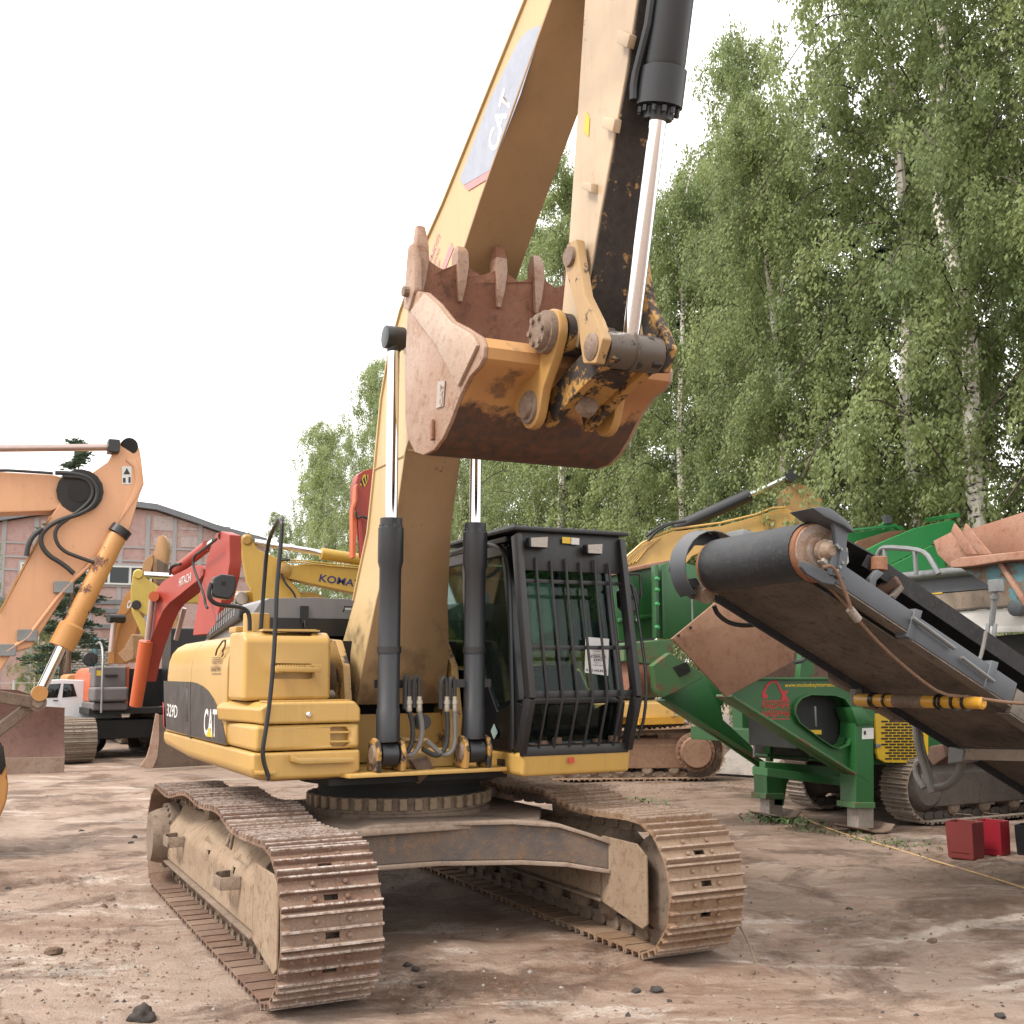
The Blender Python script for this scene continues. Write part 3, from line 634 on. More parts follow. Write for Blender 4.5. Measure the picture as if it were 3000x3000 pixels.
    for i in range(11):
        x = -1.75+i*.10; z = 2.305+i*.0125
        for r_ in range(2 if i > 2 else 1):
            MB().prism([(x, -1.239, z+r_*.075), (x+.055, -1.239, z+.005+r_*.075), (x+.075, -1.239, z+.065+r_*.075), (x+.02, -1.239, z+.06+r_*.075)], (0, .003, 0)).build('grille_slot', mGreyHood, go)
    ht = MB(); ht.tube([(-.262, -.42, 2.46), (-.235, -.42, 2.47), (-.235, -.42, 2.50), (-.235, -.33, 2.50), (-.235, -.33, 2.47), (-.262, -.33, 2.46)], .006, 6); ht.build('hood_handle', mBlk, hdo)
    MB().prism([(-.25, -.40, 2.475), (-.25, -.35, 2.475), (-.25, -.35, 2.49), (-.25, -.40, 2.49)], (-.01, 0, 0)).build('hood_sticker', mOffw, hdo)
    lt = MB(); lt.box((-.30, -.78, 2.36), (-.25, -.72, 2.50)); lt.tube([(-.25, -.75, 2.38), (-.24, -.75, 2.33), (-.24, -.74, 2.30)], .01, 6); lt.build('hood_latch', mBlk, hdo)
    # ---- decals and prints on the right flank (plane y = -1.46)
    nY = (0, -1, 0)
    dc = onY('z1', [(196, 712), (385, 719), (385, 1120), (358, 1092), (200, 1047)], -1.4605)
    decal(dc, mDecal, dA, nY)
    dc = onY('z1', [(389, 719), (425, 726), (470, 748), (510, 782), (548, 838), (578, 900), (598, 960), (615, 1030), (630, 1110), (634, 1163), (358+30, 1100)], -1.4605)
    decal(dc, mDecal, dB, nY)
    decal(onY('z1', [(188, 860), (205, 905), (213, 1040), (196, 1040)], -1.4605), mRedP, dA, nY)
    def ptext(body, f, bl, br, tl, mat, parent, bold=.02, plane='y', val=-1.4605, slant=0, dep=.007):
        fn = onY if plane == 'y' else onX
        a, b, c = fn(f, [bl, br, tl], val); ux = b-a; uy = Vector((0, 0, 1))
        return letter(body, a, ux.normalized(), uy, ux.length, (c-a).z, mat, parent, bold=bold, slant=slant, depth=dep)
    ptext('329D', 'z1', (220, 960), (293, 978), (222, 872), mWhite, dA, .012)
    ptext('CAT', 'z1', (480, 1095), (570, 1112), (480, 905), mWhite, dB, .02, dep=.007)
    decal(onY('z1', [(494, 1104), (519, 1040), (540, 1110)], -1.466), mYelP, dB, nY)
    MB().prism(onY('z1', [(347, 765), (362, 770), (362, 1000), (347, 996)], -1.468), (0, .01, 0)).build('door_handle', mBlk, dB, .003)
    ptext('РАБОЧИЕ', 'z1', (538, 595), (604, 592), (538, 556), mBrn, dB, .02)
    ptext('МАШИНЫ', 'z1', (530, 645), (594, 642), (530, 606), mBrn, dB, .02)
    for y_ in (545, 660): decal(onY('z1', [(535, y_), (600, y_-2), (600, y_+2), (535, y_+4)], -1.4605), mBrn, dB, nY)
    lg = MB(); lg.tube([p+Vector((0, -.003, 0)) for p in onY('z1', [(562, 530), (572, 490), (612, 430), (632, 425), (628, 470), (610, 500), (618, 520), (606, 538)], -1.462)], .008, 5); lg.build('lettering', mBrn, dB)
    # ---- handrails and mirror
    hr = MB(); rail = onX('z1', [(918, 1410), (932, 1400), (930, 1375), (905, 1310), (893, 1240), (893, 1180), (925, 1000), (960, 700), (985, 300), (990, 60)], 1.1)
    topp = [Vector((1.10, -1.30, 2.95)), Vector((1.06, -1.30, 3.03)), Vector((.9, -1.27, 3.06)), Vector((.6, -1.25, 3.0)), Vector((.45, -1.25, 2.9))]
    hr.tube(rail+topp+[Vector((.40, -1.255, 2.6)), Vector((.40, -1.27, 2.24))], .0155, 10, smooth=2); hr.build('handrail', mBlk, EX)
    mr = MB(); mp = onX('z1', [(800, 358), (800, 260), (785, 215), (740, 190), (640, 180), (560, 170), (515, 130), (510, 80), (530, 20)], .5); mr.tube(mp, .016, 10, smooth=2)
    mo = mr.build('mirror_arm', mBlk, EX)
    mq = onX('z1', [(545, -20), (600, -45), (690, -35), (712, -5), (700, 80), (672, 130), (640, 135), (555, 120), (535, 100)], .52)
    MB().prism(mq, (-.10, .0, 0)).build('mirror_head', mBlk, mo, .02, 3)
    MB().prism(onX('z1', [(604, 8), (634, 12), (632, 38), (602, 34)], .526), (-.01, 0, 0)).build('mirror_plug', mDark, mo)
    # ---- boom foot brackets
    for y in (-.66, -.62+.56+.30):
        bk = MB(); pr = [(-.25, 1.24), (.55, 1.24), (.62, 1.6), (.52, 2.0), (.32, 2.2), (.05, 2.22), (-.2, 2.05), (-.28, 1.7)]
        bk.prism([(x, y, z) for x, z in pr], (0, .06, 0)); bo = bk.build('boom_bracket', mYbr, EX, .012)
        MB().lathe((.18, y-.03, 1.86), (.18, y, 1.86), [(0, .13), (1, .19)], 20).build('foot_pin', mPin, bo)
        MB().lathe((.30, y-.045, 1.78), (.30, y, 1.78), [(0, .03), (1, .05)], 12).build('pin_bolt', mFit, bo)
    MB().box((-.4, -.60, 1.25), (.3, .30, 1.62)).build('bracket_web', mYb, EX)
upper()
def cab():
    YL, YR = .455, 1.385
    # yellow sill under the cab
    cs = MB(); q = [(1.37, YL+.0), (1.37, YR), (-.6, YR), (-.6, YL)]
    cs.loft([[(x-(.03 if z < 1.25 else 0)*(1 if x > 1 else 0), y, z) for x, y in q] for z in (1.175, 1.21, 1.345)]); sill = cs.build('cab_sill', mY, EX, .03, 3)
    decal(onY('z2', [(983, 1550), (1030, 1555), (1030, 1598), (983, 1592)], YL-.0005), mBlkP, sill, (0, -1, 0)); 
    decal(onX('z2', [(1425, 1545), (1462, 1542), (1464, 1578), (1428, 1580)], 1.3705), plain('red_sticker', (.6, .06, .03), .5), sill, (1, 0, 0))
    # cab shell: posts and panels as one body
    c = MB()
    prof = [(1.16, 1.35), (1.26, 1.72), (1.05, 2.90), (-.45, 2.92), (-.55, 1.35)]         # x, z outline seen from the side
    def post(a, b, y, wy=.07, wx=.09): c.bar((a[0], y, a[1]), (b[0], y, b[1]), wy, wx, (1, 0, 0))
    for y in (YL+.035, YR-.035):
        post(prof[0], prof[1], y); post(prof[1], prof[2], y); post((-.52, 1.35), (-.45, 2.9), y, .07, .12)
        c.bar((1.05, y, 2.89), (-.47, y, 2.9), .07, .10); c.bar((1.17, y, 1.39), (-.55, y, 1.39), .07, .09)
        post((.30, 1.38), (.26, 2.9), y, .06, .07)
        c.prism([(1.16, y-.02, 1.38), (1.25, y-.02, 1.74), (.88, y-.02, 1.64), (.62, y-.02, 1.95), (-.5, y-.02, 2.0), (-.54, y-.02, 1.38)], (0, .04, 0))
    for x, z, h in ((1.05, 2.89, .10), (1.255, 1.72, .05), (1.165, 1.385, .06)): c.bar((x, YL+.03, z), (x, YR-.03, z), .06, h)
    c.box((-.56, YL+.02, 1.38), (-.50, YR-.02, 1.95)); c.bar((-.47, YL, 2.86), (-.47, YR, 2.86), .08, .1)
    c.box((-.5, YL+.04, 1.36), (1.12, YR-.04, 1.42))
    cabo = c.build('cab', mBlk, EX, .014, 2)
    # curved A post on the boom side
    ap = MB(); ap.tube(onY('z2', [(1075, 1490), (1080, 1300), (1070, 900), (1060, 500), (1045, 320), (1015, 240), (960, 205), (880, 200), (700, 255)], YL-.01), .022, 8, smooth=1); ap.build('door_frame', mBlk, cabo)
    roof = MB(); roof.prism([(1.14, YL-.02, 2.935), (1.14, YR+.02, 2.935), (-.52, YR+.02, 2.935), (-.52, YL-.02, 2.935)], (0, 0, .05)); rf = roof.build('cab_roof', mBlk, cabo, .015)
    gd = MB(); gd.prism([(1.36, YL-.05, 3.0), (1.36, YR+.03, 3.0), (-.1, YR+.03, 3.02), (-.1, YL-.05, 3.02)], (0, 0, .035)); gdo = gd.build('roof_guard', mBlkDust, cabo, .012)
    for i in range(8):
        x = 1.12; y = YL+.10+i*.103; MB().prism([(x, y-.05, 3.03), (x, y+.035, 3.03), (x, y+.035, 3.05), (x, y-.03, 3.085)], (-1.0, 0, 0)).build('roof_slat', mBlkDust, gdo)
    # glass
    def pane(pts, nm='window', mat=mGlass): return MB().prism(pts, Vector((0, .006, 0)) if abs(pts[0][1]-pts[1][1]) < 1e-6 else Vector((.006, 0, 0))).build(nm, mat, cabo)
    for y in (YL+.03, YR-.03):
        pane([(1.2, y, 1.76), (1.02, y, 2.84), (.31, y, 2.85), (.34, y, 1.97), (.62, y, 1.97), (.88, y, 1.68)])
        pane([(.25, y, 2.85), (-.42, y, 2.85), (-.46, y, 2.02), (.28, y, 1.99)])
    fz = lambda z: 1.26-.21*(z-1.72)/1.18+.012
    pane([(fz(1.78), YL+.07, 1.78), (fz(1.78), YR-.07, 1.78), (fz(2.83), YR-.07, 2.83), (fz(2.83), YL+.07, 2.83)])
    pane([(1.17, YL+.07, 1.42), (1.17, YR-.07, 1.42), (1.255, YR-.07, 1.69), (1.255, YL+.07, 1.69)])
    pane([(-.47, YL+.08, 2.0), (-.47, YR-.08, 2.0), (-.45, YR-.08, 2.82), (-.45, YL+.08, 2.82)])
    # inside: seat, consoles, levers
    st = MB(); st.box((-.05, .72, 1.80), (.45, 1.15, 1.93)); st.prism([(-.02, .70, 1.9), (.10, .70, 1.93), (-.04, .70, 2.55), (-.16, .70, 2.53)], (0, .46, 0)); st.prism([(-.06, .8, 2.52), (0, .8, 2.52), (-.03, .8, 2.75), (-.12, .8, 2.75)], (0, .26, 0)); st.box((.0, .78, 1.42), (.35, 1.08, 1.8))
    st.build('seat', mCabIn, cabo, .04, 3)
    cn = MB()
    for y in (.55, 1.18): cn.box((.05, y, 1.42), (.62, y+.13, 2.0)); cn.cyl((.60, y+.065, 1.99), (.66, y+.065, 2.16), .018, n=8); cn.lathe((.655, y+.065, 2.14), (.67, y+.065, 2.24), [(0, .024), (.5, .032), (1, .02)], 10)
    for y in (.86, 1.0): cn.cyl((.95, y, 1.42), (.88, y, 1.78), .013, n=8); cn.box((.90, y-.05, 1.45), (1.0, y+.05, 1.48))
    cn.build('controls', mCabIn, cabo, .015)
    MB().tube([(.99, .62, 2.1), (1.0, .75, 2.14), (1.0, .95, 2.12)], .01, 6).build('grab_bar', mGalv, cabo)
    # notice in the windscreen
    pp = onX('z2', [(1535, 785), (1683, 798), (1676, 1030), (1530, 1010)], 1.245); paper = decal(pp, mWhite, cabo, (1, 0, 0), 'notice', .002)
    def nt_(body, bl, br, tl, b=.01):
        a, bb, cc = onX('z2', [bl, br, tl], 1.2495); letter(body, a, (bb-a).normalized(), (0, 0, 1), (bb-a).length, (cc-a).z, mBlkP, paper, depth=.001, bold=b)
    nt_('CATERPILLAR', (1553, 916), (1666, 921), (1553, 898), .02); nt_('329D', (1585, 938), (1640, 940), (1585, 922), .02); nt_('8.495.646.84.84', (1540, 1000), (1670, 1009), (1540, 984), .02)
    nt_('РАБОЧИЕ', (1587, 852), (1644, 855), (1587, 840), .04); nt_('МАШИНЫ', (1587, 866), (1644, 869), (1587, 855), .04)
    nt_('Экскаватор', (1580, 880), (1646, 884), (1580, 870)); nt_('гусеничный', (1580, 897), (1646, 900), (1580, 887)); nt_('2012 г.', (1590, 952), (1636, 954), (1590, 944)); nt_('11237 м/ч', (1582, 968), (1644, 970), (1582, 958))
    dm = decal(onY('z2', [(963, 1332), (985, 1388), (963, 1430), (943, 1378)], YL-.0005), mDiam, cabo, (0, -1, 0), 'sticker')
    decal(onX('z2', [(1388, 157), (1440, 160), (1440, 200), (1388, 196)], 1.345), mYelP, cabo, (1, 0, 0), 'sticker'); decal(onX('z2', [(1445, 161), (1495, 166), (1494, 207), (1444, 203)], 1.345), mOffw, cabo, (1, 0, 0), 'sticker')
    # ---- bar guard before the windscreen
    GX = lambda z: 1.31+(2.95-z)*.165 if z > 1.74 else 1.51-(1.74-z)*.42
    g = MB(); zs = (2.97, 1.74, 1.36)
    for y in (YL-.01, YR-.03):
        g.bar((GX(2.97), y, 2.97), (GX(1.745), y, 1.745), .05, .10, (1, 0, 0)); g.bar((GX(1.745), y, 1.755), (GX(1.36), y, 1.36), .05, .10, (1, 0, 0))
    g.bar((GX(1.36), YL-.01, 1.36), (GX(1.36), YR-.03, 1.36), .05, .07)
    g.prism([(1.31, YL, 2.70), (1.31, YR-.04, 2.70), (1.285, YR-.04, 3.0), (1.285, YL, 3.0)], (.035, 0, 0))
    go = g.build('windscreen_guard', mBlkDust, cabo, .006)
    for z in (2.62, 2.12, 1.775):
        MB().bar((GX(z)-.012, YL, z), (GX(z)-.012, YR-.04, z), .012, .03 if z > 1.8 else .05).build('guard_crossbar', mBlkDust, go, .002)
    for i in range(6):
        y = YL+.125+i*.128
        b = MB(); b.tube([(1.36, y, 2.80-.02*(i % 2)), (GX(2.5)+.012, y, 2.5), (GX(1.75)+.014, y, 1.75), (GX(1.385)+.012, y, 1.385)], .011, 8); b.build('guard_bar', mBlkDust, go)
    sb = MB(); sb.tube([(1.30, YR+.02, 2.66), (1.30, YR+.10, 2.6), (1.36, YR+.12, 2.2), (1.42, YR+.12, 1.9), (1.42, YR+.10, 1.6), (1.38, YR+.05, 1.42)], .013, 8, smooth=1); sb.build('side_grab_rail', mBlk, go)
    rf_ = MB(); tt = onX('z2', [(1200, 1465), (1260, 1440), (1350, 1465), (1480, 1470), (1600, 1465), (1700, 1435), (1745, 1470)], 1.2)
    for k, p in enumerate(tt): rf_.box((1.2, p.y-.03, 1.40), (1.24, p.y+.03, 1.405+.02*(k % 3)))
    rf_.build('leaf_litter', mClodB, cabo)
    # lamps
    for (x0, x1, y0, y1, tz) in ((1182, 1306, 152, 228, 0), (1542, 1648, 196, 268, .02)):
        q = onX('z2', [(x0, y0+6), (x1, y0), (x1-4, y1), (x0+3, y1-6)], 1.42); L = MB().prism(q, (-.07, 0, .0)); lo = L.build('work_lamp', mBlk, go, .01)
        ce = sum(q, Vector())/4; MB().prism([ce+(p-ce)*.86+Vector((.002, 0, 0)) for p in q], (.004, 0, 0)).build('lamp_lens', mLens, lo)
    # cab-side mirror
    m2 = MB(); m2.tube(onX('z2', [(1740, 410), (1770, 400), (1775, 390), (1865, 390), (1878, 400), (1886, 540)], 1.15), .011, 8); mo = m2.build('mirror_arm', mBlk, cabo)
    MB().prism(onX('z2', [(1758, 490), (1790, 468), (1860, 475), (1882, 510), (1882, 590), (1860, 632), (1800, 636), (1765, 600)], 1.16), (-.09, 0, 0)).build('mirror_head', mBlk, mo, .02, 3)
    MB().prism(onX('z2', [(1828, 528), (1845, 528), (1845, 552), (1828, 552)], 1.167), (-.01, 0, 0)).build('mirror_plug', mDark, mo)
cab()

YC = -.15
def boomstick():
    S = [((-.28, 1.72), (.40, 1.70), .35), ((-.14, 2.13), (.57, 2.1), .33), ((.06, 2.53), (.66, 2.5), .28), ((.22, 3.08), (.88, 3.05), .215), ((.36, 3.6), (1.08, 3.58), .21), ((.50, 4.13), (1.53, 4.10), .21), ((.68, 4.47), (1.80, 4.39), .21),
         ((.93, 4.74), (1.97, 4.56), .21), ((1.41, 5.08), (2.14, 4.74), .21), ((1.79, 5.27), (2.46, 5.03), .21), ((3.1, 6.08), (3.46, 5.86), .20), ((3.9, 6.62), (4.08, 6.36), .19)]
    b = MB(); b.loft([[(a[0], YC-h, a[1]), (f[0], YC-h, f[1]), (f[0], YC+h, f[1]), (a[0], YC+h, a[1])] for a, f, h in S])
    bo = b.build('boom', mYboom, EX, .01, 2, 20)
    for k, nm in ((0, 'boom_back_plate'), (1, 'boom_belly_plate')):
        m = MB(); secs = []
        for i, s in enumerate(S[(2 if k == 0 else 0):]):
            p = s[k]; q = s[1-k]; d = (Vector((p[0], p[1]))-Vector((q[0], q[1]))).normalized()*.012
            secs.append([(p[0]-d.x, YC-s[2]-.016, p[1]-d.y), (p[0]+d.x, YC-s[2]-.016, p[1]+d.y), (p[0]+d.x, YC+s[2]+.016, p[1]+d.y), (p[0]-d.x, YC+s[2]+.016, p[1]-d.y)])
        m.loft(secs); m.build(nm, mYboom if k == 0 else mYboomB, bo, .003)
    # weld seams across the belly and on the flank
    for (x0, z0) in ((1.085, 3.60), (1.97, 4.575)):
        MB().tube([(x0+.02, YC-.21, z0), (x0+.03, YC, z0-.01), (x0+.02, YC+.21, z0)], .010, 6).build('weld_seam', mYboom, bo)
    MB().tube([(.37, YC-.213, 3.58), (1.06, YC-.213, 3.57)], .009, 6).build('weld_seam', mYboom, bo)
    # prints on the boom flank
    yb = YC-.2105; nY = (0, -1, 0)
    def par(t, side):      # a point on the flank: t along px rows, side 0 back .. 1 front
        return t
    dq = onY('zt', [(820, 160), (790, 172), (745, 195), (700, 245), (682, 275), (600, 440), (510, 620), (318, 1130), (345, 1165), (525, 1060), (600, 860), (700, 600), (830, 190)], yb)
    decal([p for p in dq], mFade, bo, nY, t=.003)
    decal(onY('zt', [(345, 1168), (372, 1200), (495, 1125), (522, 1064)], yb), mFadeR, bo, nY, t=.003)
    a, e = onY('zt', [(545, 975), (655, 610)], yb); ux = (e-a).normalized(); uy = Vector((-ux.z, 0, ux.x))
    letter('CAT', a, ux, uy, (e-a).length, .19, mWhite, bo, bold=.03, depth=.006)
    a, e = onY('zt', [(125, 1625), (195, 1440)], yb); ux = (e-a).normalized(); uy = Vector((-ux.z, 0, ux.x))
    for k, tx in enumerate(('ВЫКУП', 'ПРОДАЖА', 'ТЕХНИКИ')): letter(tx, a-uy*(.05+.085*k)-ux*(.02+.05*k), ux, uy, (e-a).length*.92, .055, mFadeR, bo, bold=.02, depth=.004)
    aa = a-uy*.33-ux*.17; decal([aa, aa+ux*.5, aa+ux*.5+uy*.07, aa+uy*.07], mFadeR, bo, nY, t=.002)
    # boom cylinders
    for y in (YC-.345, YC+.335):
        lo = Vector((1.085, y, 1.36)); hi = Vector((1.155, y, 4.44)); d = hi-lo
        cy = MB(); cy.lathe(lo+d*.03, lo+d*.555, [(0, .086), (.14, .086), (.145, .080), (.77, .080), (.80, .094), (.955, .094), (.96, .082), (1, .082)], 28)
        cy.cyl(lo-Vector((0, .06, 0)), lo+Vector((0, .06, 0)), .085, n=24)
        co = cy.build('boom_cylinder', mCylBlk, EX, 0, 2, 40)
        MB().cyl(lo+d*.55, hi-d*.02, .045, n=24).build('cylinder_rod', mChrome, co)
        e = MB(); e.cyl(hi-Vector((0, .075, 0)), hi+Vector((0, .075, 0)), .088, n=24); e.cyl(hi-d*.035, hi, .052, n=18); eo = e.build('rod_eye', mCylBlk, co, .006)
        inn = YC+(.2 if y > YC else -.2); MB().cyl(hi, (hi.x, inn, hi.z), .062, n=20).build('boom_pin', mCylBlk, co)
        bs = MB(); bs.lathe((hi.x, inn+(.03 if y > YC else -.03)*.3, hi.z), (hi.x, inn+(.035 if y > YC else -.035), hi.z), [(0, .13), (1, .12)], 22); bs.build('pin_boss', mYboom, co)
        for i in range(10):
            a = 2*math.pi*i/10; c = lo+d*.53; MB().cyl(c+Vector((.078*math.cos(a), .078*math.sin(a), 0)), c+Vector((.078*math.cos(a), .078*math.sin(a), .03)), .011, n=6).build('gland_bolt', mCylBlk, co)
        bd = MB(); bd.lathe(lo+d*.235, lo+d*.25, [(0, .089), (1, .089)], 28); bd.build('clamp_band', mBlkDust, co)
        for s2 in (-1, 1):        # clevis ears on the deck
            MB().prism([(.94, y+s2*.075, 1.24), (1.17, y+s2*.075, 1.24), (1.19, y+s2*.075, 1.38), (1.15, y+s2*.075, 1.46), (1.06, y+s2*.075, 1.48), (.98, y+s2*.075, 1.44)], (0, .035*s2, 0)).build('clevis_ear', mGrease, EX, .01)
            MB().lathe((1.085, y+s2*.11, 1.36), (1.085, y+s2*.125, 1.36), [(0, .075), (1, .06)], 18).build('clevis_pin', mPin, EX)
    # cross tube, hoses and couplings between the cylinders
    MB().bar((1.0, YC-.42, 1.86), (1.0, YC-.1, 1.86), .02, .06).build('hose_clamp', mBlkDust, EX); MB().bar((1.08, YC+.14, 1.86), (1.12, YC+.46, 1.86), .02, .06).build('hose_clamp', mBlkDust, EX)
    hz = [((425, 1175), (425, 1040), (405, 1030), (400, 1080)), ((490, 1175), (490, 1050), (470, 1030), (455, 1070)), ((663, 1175), (662, 1060), (645, 1035), (625, 1080)), ((712, 1175), (712, 1060), (695, 1035), (680, 1080))]
    for k, (a, b, c, d) in enumerate(hz):
        p = onX('z2', [a, b, c, d, (d[0], d[1]+160)], 1.10); MB().tube(p, .017, 8, smooth=2).build('hose', mRubber, EX)
        q = onX('z2', [(a[0], 1160), (a[0], 1255)], 1.10); fo = MB().lathe(q[0], q[1], [(0, .02), (.25, .02), (.27, .027), (.5, .027), (.52, .021), (.9, .024), (1, .02)], 12).build('hose_coupling', mFit, EX)
        lowq = [[(425, 1250), (450, 1330), (450, 1450), (400, 1540), (345, 1490)], [(490, 1250), (510, 1340), (505, 1450), (440, 1545), (380, 1500)], [(663, 1250), (670, 1330), (665, 1470), (610, 1545), (510, 1490)], [(712, 1250), (715, 1350), (715, 1480), (650, 1545), (540, 1440)]][k]
        MB().tube(onX('z2', lowq, 1.10), .019, 8, smooth=2).build('hose', mHoseGr if k % 2 else mRubber, EX)
    MB().tube(onX('z2', [(345, 1435), (540, 1435)], 1.02), .02, 8).build('hydraulic_pipe', mYb, EX)
    MB().lathe((.95, YC-.05, 1.58), (1.04, YC-.05, 1.58), [(0, .06), (1, .06)], 16).build('swivel_block', mBlkDust, EX)
    MB().box((.55, YC-.30, 1.24), (.93, YC+.30, 1.36)).build('boom_seat', mYb, EX, .02)
    MB().lathe((.96, YC-.10, 1.22), (.96, YC+.02, 1.27), [(0, .1), (1, .07)], 12).build('grease_lump', mClodB, EX)

    # ---- stick
    st = MB(); bk = [(3.40, 3.86), (3.44, 4.0), (3.53, 4.38), (3.67, 5.19), (3.76, 5.73), (3.86, 6.3), (3.98, 7.0)]; fr = [(3.60, 3.72), (3.74, 4.04), (3.89, 4.41), (4.18, 5.07), (4.30, 5.41), (4.50, 6.1), (4.62, 6.9)]
    hw = .15
    st.loft([[(a[0], YC-hw, a[1]), (f[0], YC-hw, f[1]), (f[0], YC+hw, f[1]), (a[0], YC+hw, a[1])] for a, f in zip(bk, fr)])
    so_ = st.build('stick', mStick, EX, .008, 2, 20)
    m = MB(); m.loft([[(f[0]-.006, YC-hw+.01, f[1]), (f[0]+.012, YC-hw+.01, f[1]-.004), (f[0]+.012, YC+hw-.01, f[1]-.004), (f[0]-.006, YC+hw-.01, f[1])] for f in fr]); m.build('stick_front_plate', mStickF, so_, .002)
    MB().lathe((3.50, YC-.2, 3.82), (3.50, YC+.2, 3.82), [(0, .12), (1, .12)], 24).build('stick_boss', mGrease, so_)
    for q in ([(1305, 180), (1385, 215), (1365, 300), (1300, 270)], [(1212, 728), (1290, 745), (1275, 830), (1205, 800)], [(1085, 1140), (1140, 1150), (1140, 1210), (1080, 1185)]):
        MB().prism(onY('zt', q, YC-hw-.045), (0, .046, 0)).build('stick_lug', mStick, so_, .005)
    decal(onY('zt', [(1112, 700), (1135, 745), (1128, 860), (1098, 830)], YC-hw-.0005), mYelP, so_, (0, -1, 0), t=.002)
    # ---- bucket cylinder
    lo = Vector((3.91, YC, 3.66)); gl = Vector((4.24, YC, 4.80)); d = (gl-lo).normalized()
    cy = MB(); cy.lathe(gl, gl+d*1.9, [(0, .076), (.03, .076), (.035, .122), (.135, .122), (.14, .106), (.15, .110), (1, .110)], 30); co = cy.build('bucket_cylinder', mCylBlk, EX, 0, 2, 40)
    MB().cyl(lo, gl+d*.02, .048, n=26).build('cylinder_rod', mChrome, co)
    u = d.orthogonal().normalized(); v = d.cross(u)
    for i in range(12):
        a = 2*math.pi*i/12; c = gl+d*.055+(u*math.cos(a)+v*math.sin(a))*.100; MB().cyl(c, c-d*.03, .014, n=6).build('gland_bolt', mCylBlk, co)
    MB().tube([gl+d*.1+Vector((-.05, -.13, 0)), gl+d*.2+Vector((-.06, -.135, 0)), gl+d*.34+Vector((-.03, -.13, 0)), gl+d*.5+Vector((0, -.12, 0)), gl+d*1.7+Vector((0, -.12, 0))], .024, 8, smooth=1).build('cylinder_pipe', mCylBlk, co)
    # ---- linkage
    up_ = Vector((3.70, 0, 4.20)); lk = Vector((3.91, 0, 3.63)); bp = Vector((3.26, 0, 3.44))
    for y in (YC-.235, YC+.175):
        l = MB(); a = up_+Vector((0, y, 0)); b = lk+Vector((0, y, 0)); dd = (b-a).normalized(); nn = Vector((dd.z, 0, -dd.x))
        if nn.x < 0: nn = -nn
        poly = [a-dd*.10, a-dd*.06-nn*.085, a+dd*.12-nn*.075, a+dd*.36-nn*.065, b-dd*.10-nn*.10, b+dd*.03-nn*.115, b+dd*.11, b+dd*.03+nn*.115, b-dd*.10+nn*.10, a+dd*.3+nn*.045, a+dd*.1+nn*.065, a-dd*.06+nn*.085]
        l.prism(poly, (0, .06, 0)); lo_ = l.build('side_link', mGrease if y > YC else mStickL, EX, .012)
        e = y-.02 if y < YC else y+.08
        MB().lathe(a+Vector((0, e-y, 0)), a+Vector((0, .03, 0)), [(0, .055), (.5, .06), (1, .06)], 18).build('link_pin', mPin, lo_)
        MB().lathe(b+Vector((0, e-y, 0)), b+Vector((0, .03, 0)), [(0, .05), (.3, .075), (1, .08)], 18).build('link_pin', mPin, lo_)
    tb = MB(); tb.lathe(lk+Vector((0, YC-.17, 0)), lk+Vector((0, YC+.17, 0)), [(0, .10), (.48, .10), (.49, .112), (.51, .112), (.52, .10), (1, .10)], 24); tb.build('link_tube', mGreaseDk, EX)
    pl = MB(); dd = (bp-lk).normalized(); nn = Vector((dd.z, 0, -dd.x))
    for y0, y1 in ((YC-.16, YC-.10), (YC+.10, YC+.16)):
        pl.prism([Vector((p.x, y0, p.z)) for p in (lk-dd*.06+nn*.10, lk-dd*.06-nn*.10, lk+dd*.3-nn*.08, bp+dd*.06-nn*.09, bp+dd*.06+nn*.09, lk+dd*.3+nn*.10)], (0, y1-y0, 0))
    pl.prism([Vector((p.x, YC-.10, p.z)) for p in (lk+dd*.1+nn*.06, lk+dd*.1-nn*.06, bp-dd*.12-nn*.05, bp-dd*.12+nn*.05)], (0, .2, 0))
    po = pl.build('power_link', mGrease, EX, .01)
    MB().lathe((3.55, YC-.05, 3.42), (3.50, YC-.05, 3.40), [(0, .06), (1, .06)], 16).build('lifting_eye', mPin, po)
    # ---- bucket
    y0, y1 = -.75, .45
    prof = [(2.25, 4.56), (2.20, 4.32), (2.15, 3.95), (2.165, 3.55), (2.22, 3.43), (2.34, 3.32), (2.49, 3.275), (2.66, 3.275), (2.80, 3.32), (2.92, 3.40), (3.06, 3.52), (3.20, 3.60), (3.33, 3.625), (3.39, 3.66), (3.405, 3.72), (3.365, 3.785), (3.29, 3.80)]
    def offs(p, t):
        out = []
        for i, q in enumerate(p):
            a = Vector(p[max(i-1, 0)]); b = Vector(p[min(i+1, len(p)-1)]); d = (b-a).normalized(); out.append((q[0]-d.y*t, q[1]+d.x*t))
        return out
    inn = offs(prof, .03)
    w_ = MB(); w_.loft([[(x, y, z) for x, z in prof+inn[::-1]] for y in (y0, y1)])
    bo_ = w_.build('bucket', [mBucketBk], EX, 0, 2, 32)
    li = MB(); in2 = offs(prof[:-2], .034); in3 = offs(prof[:-2], .040)
    li.loft([[(x, y, z) for x, z in in2+in3[::-1]] for y in (y0+.02, y1-.02)]); li.build('bucket_lining', mBucketIn, bo_)
    sidep = [(2.205, 4.36)]+prof[1:-1]+[(3.16, 3.90), (2.96, 4.00), (2.75, 4.17), (2.54, 4.31), (2.38, 4.37)]
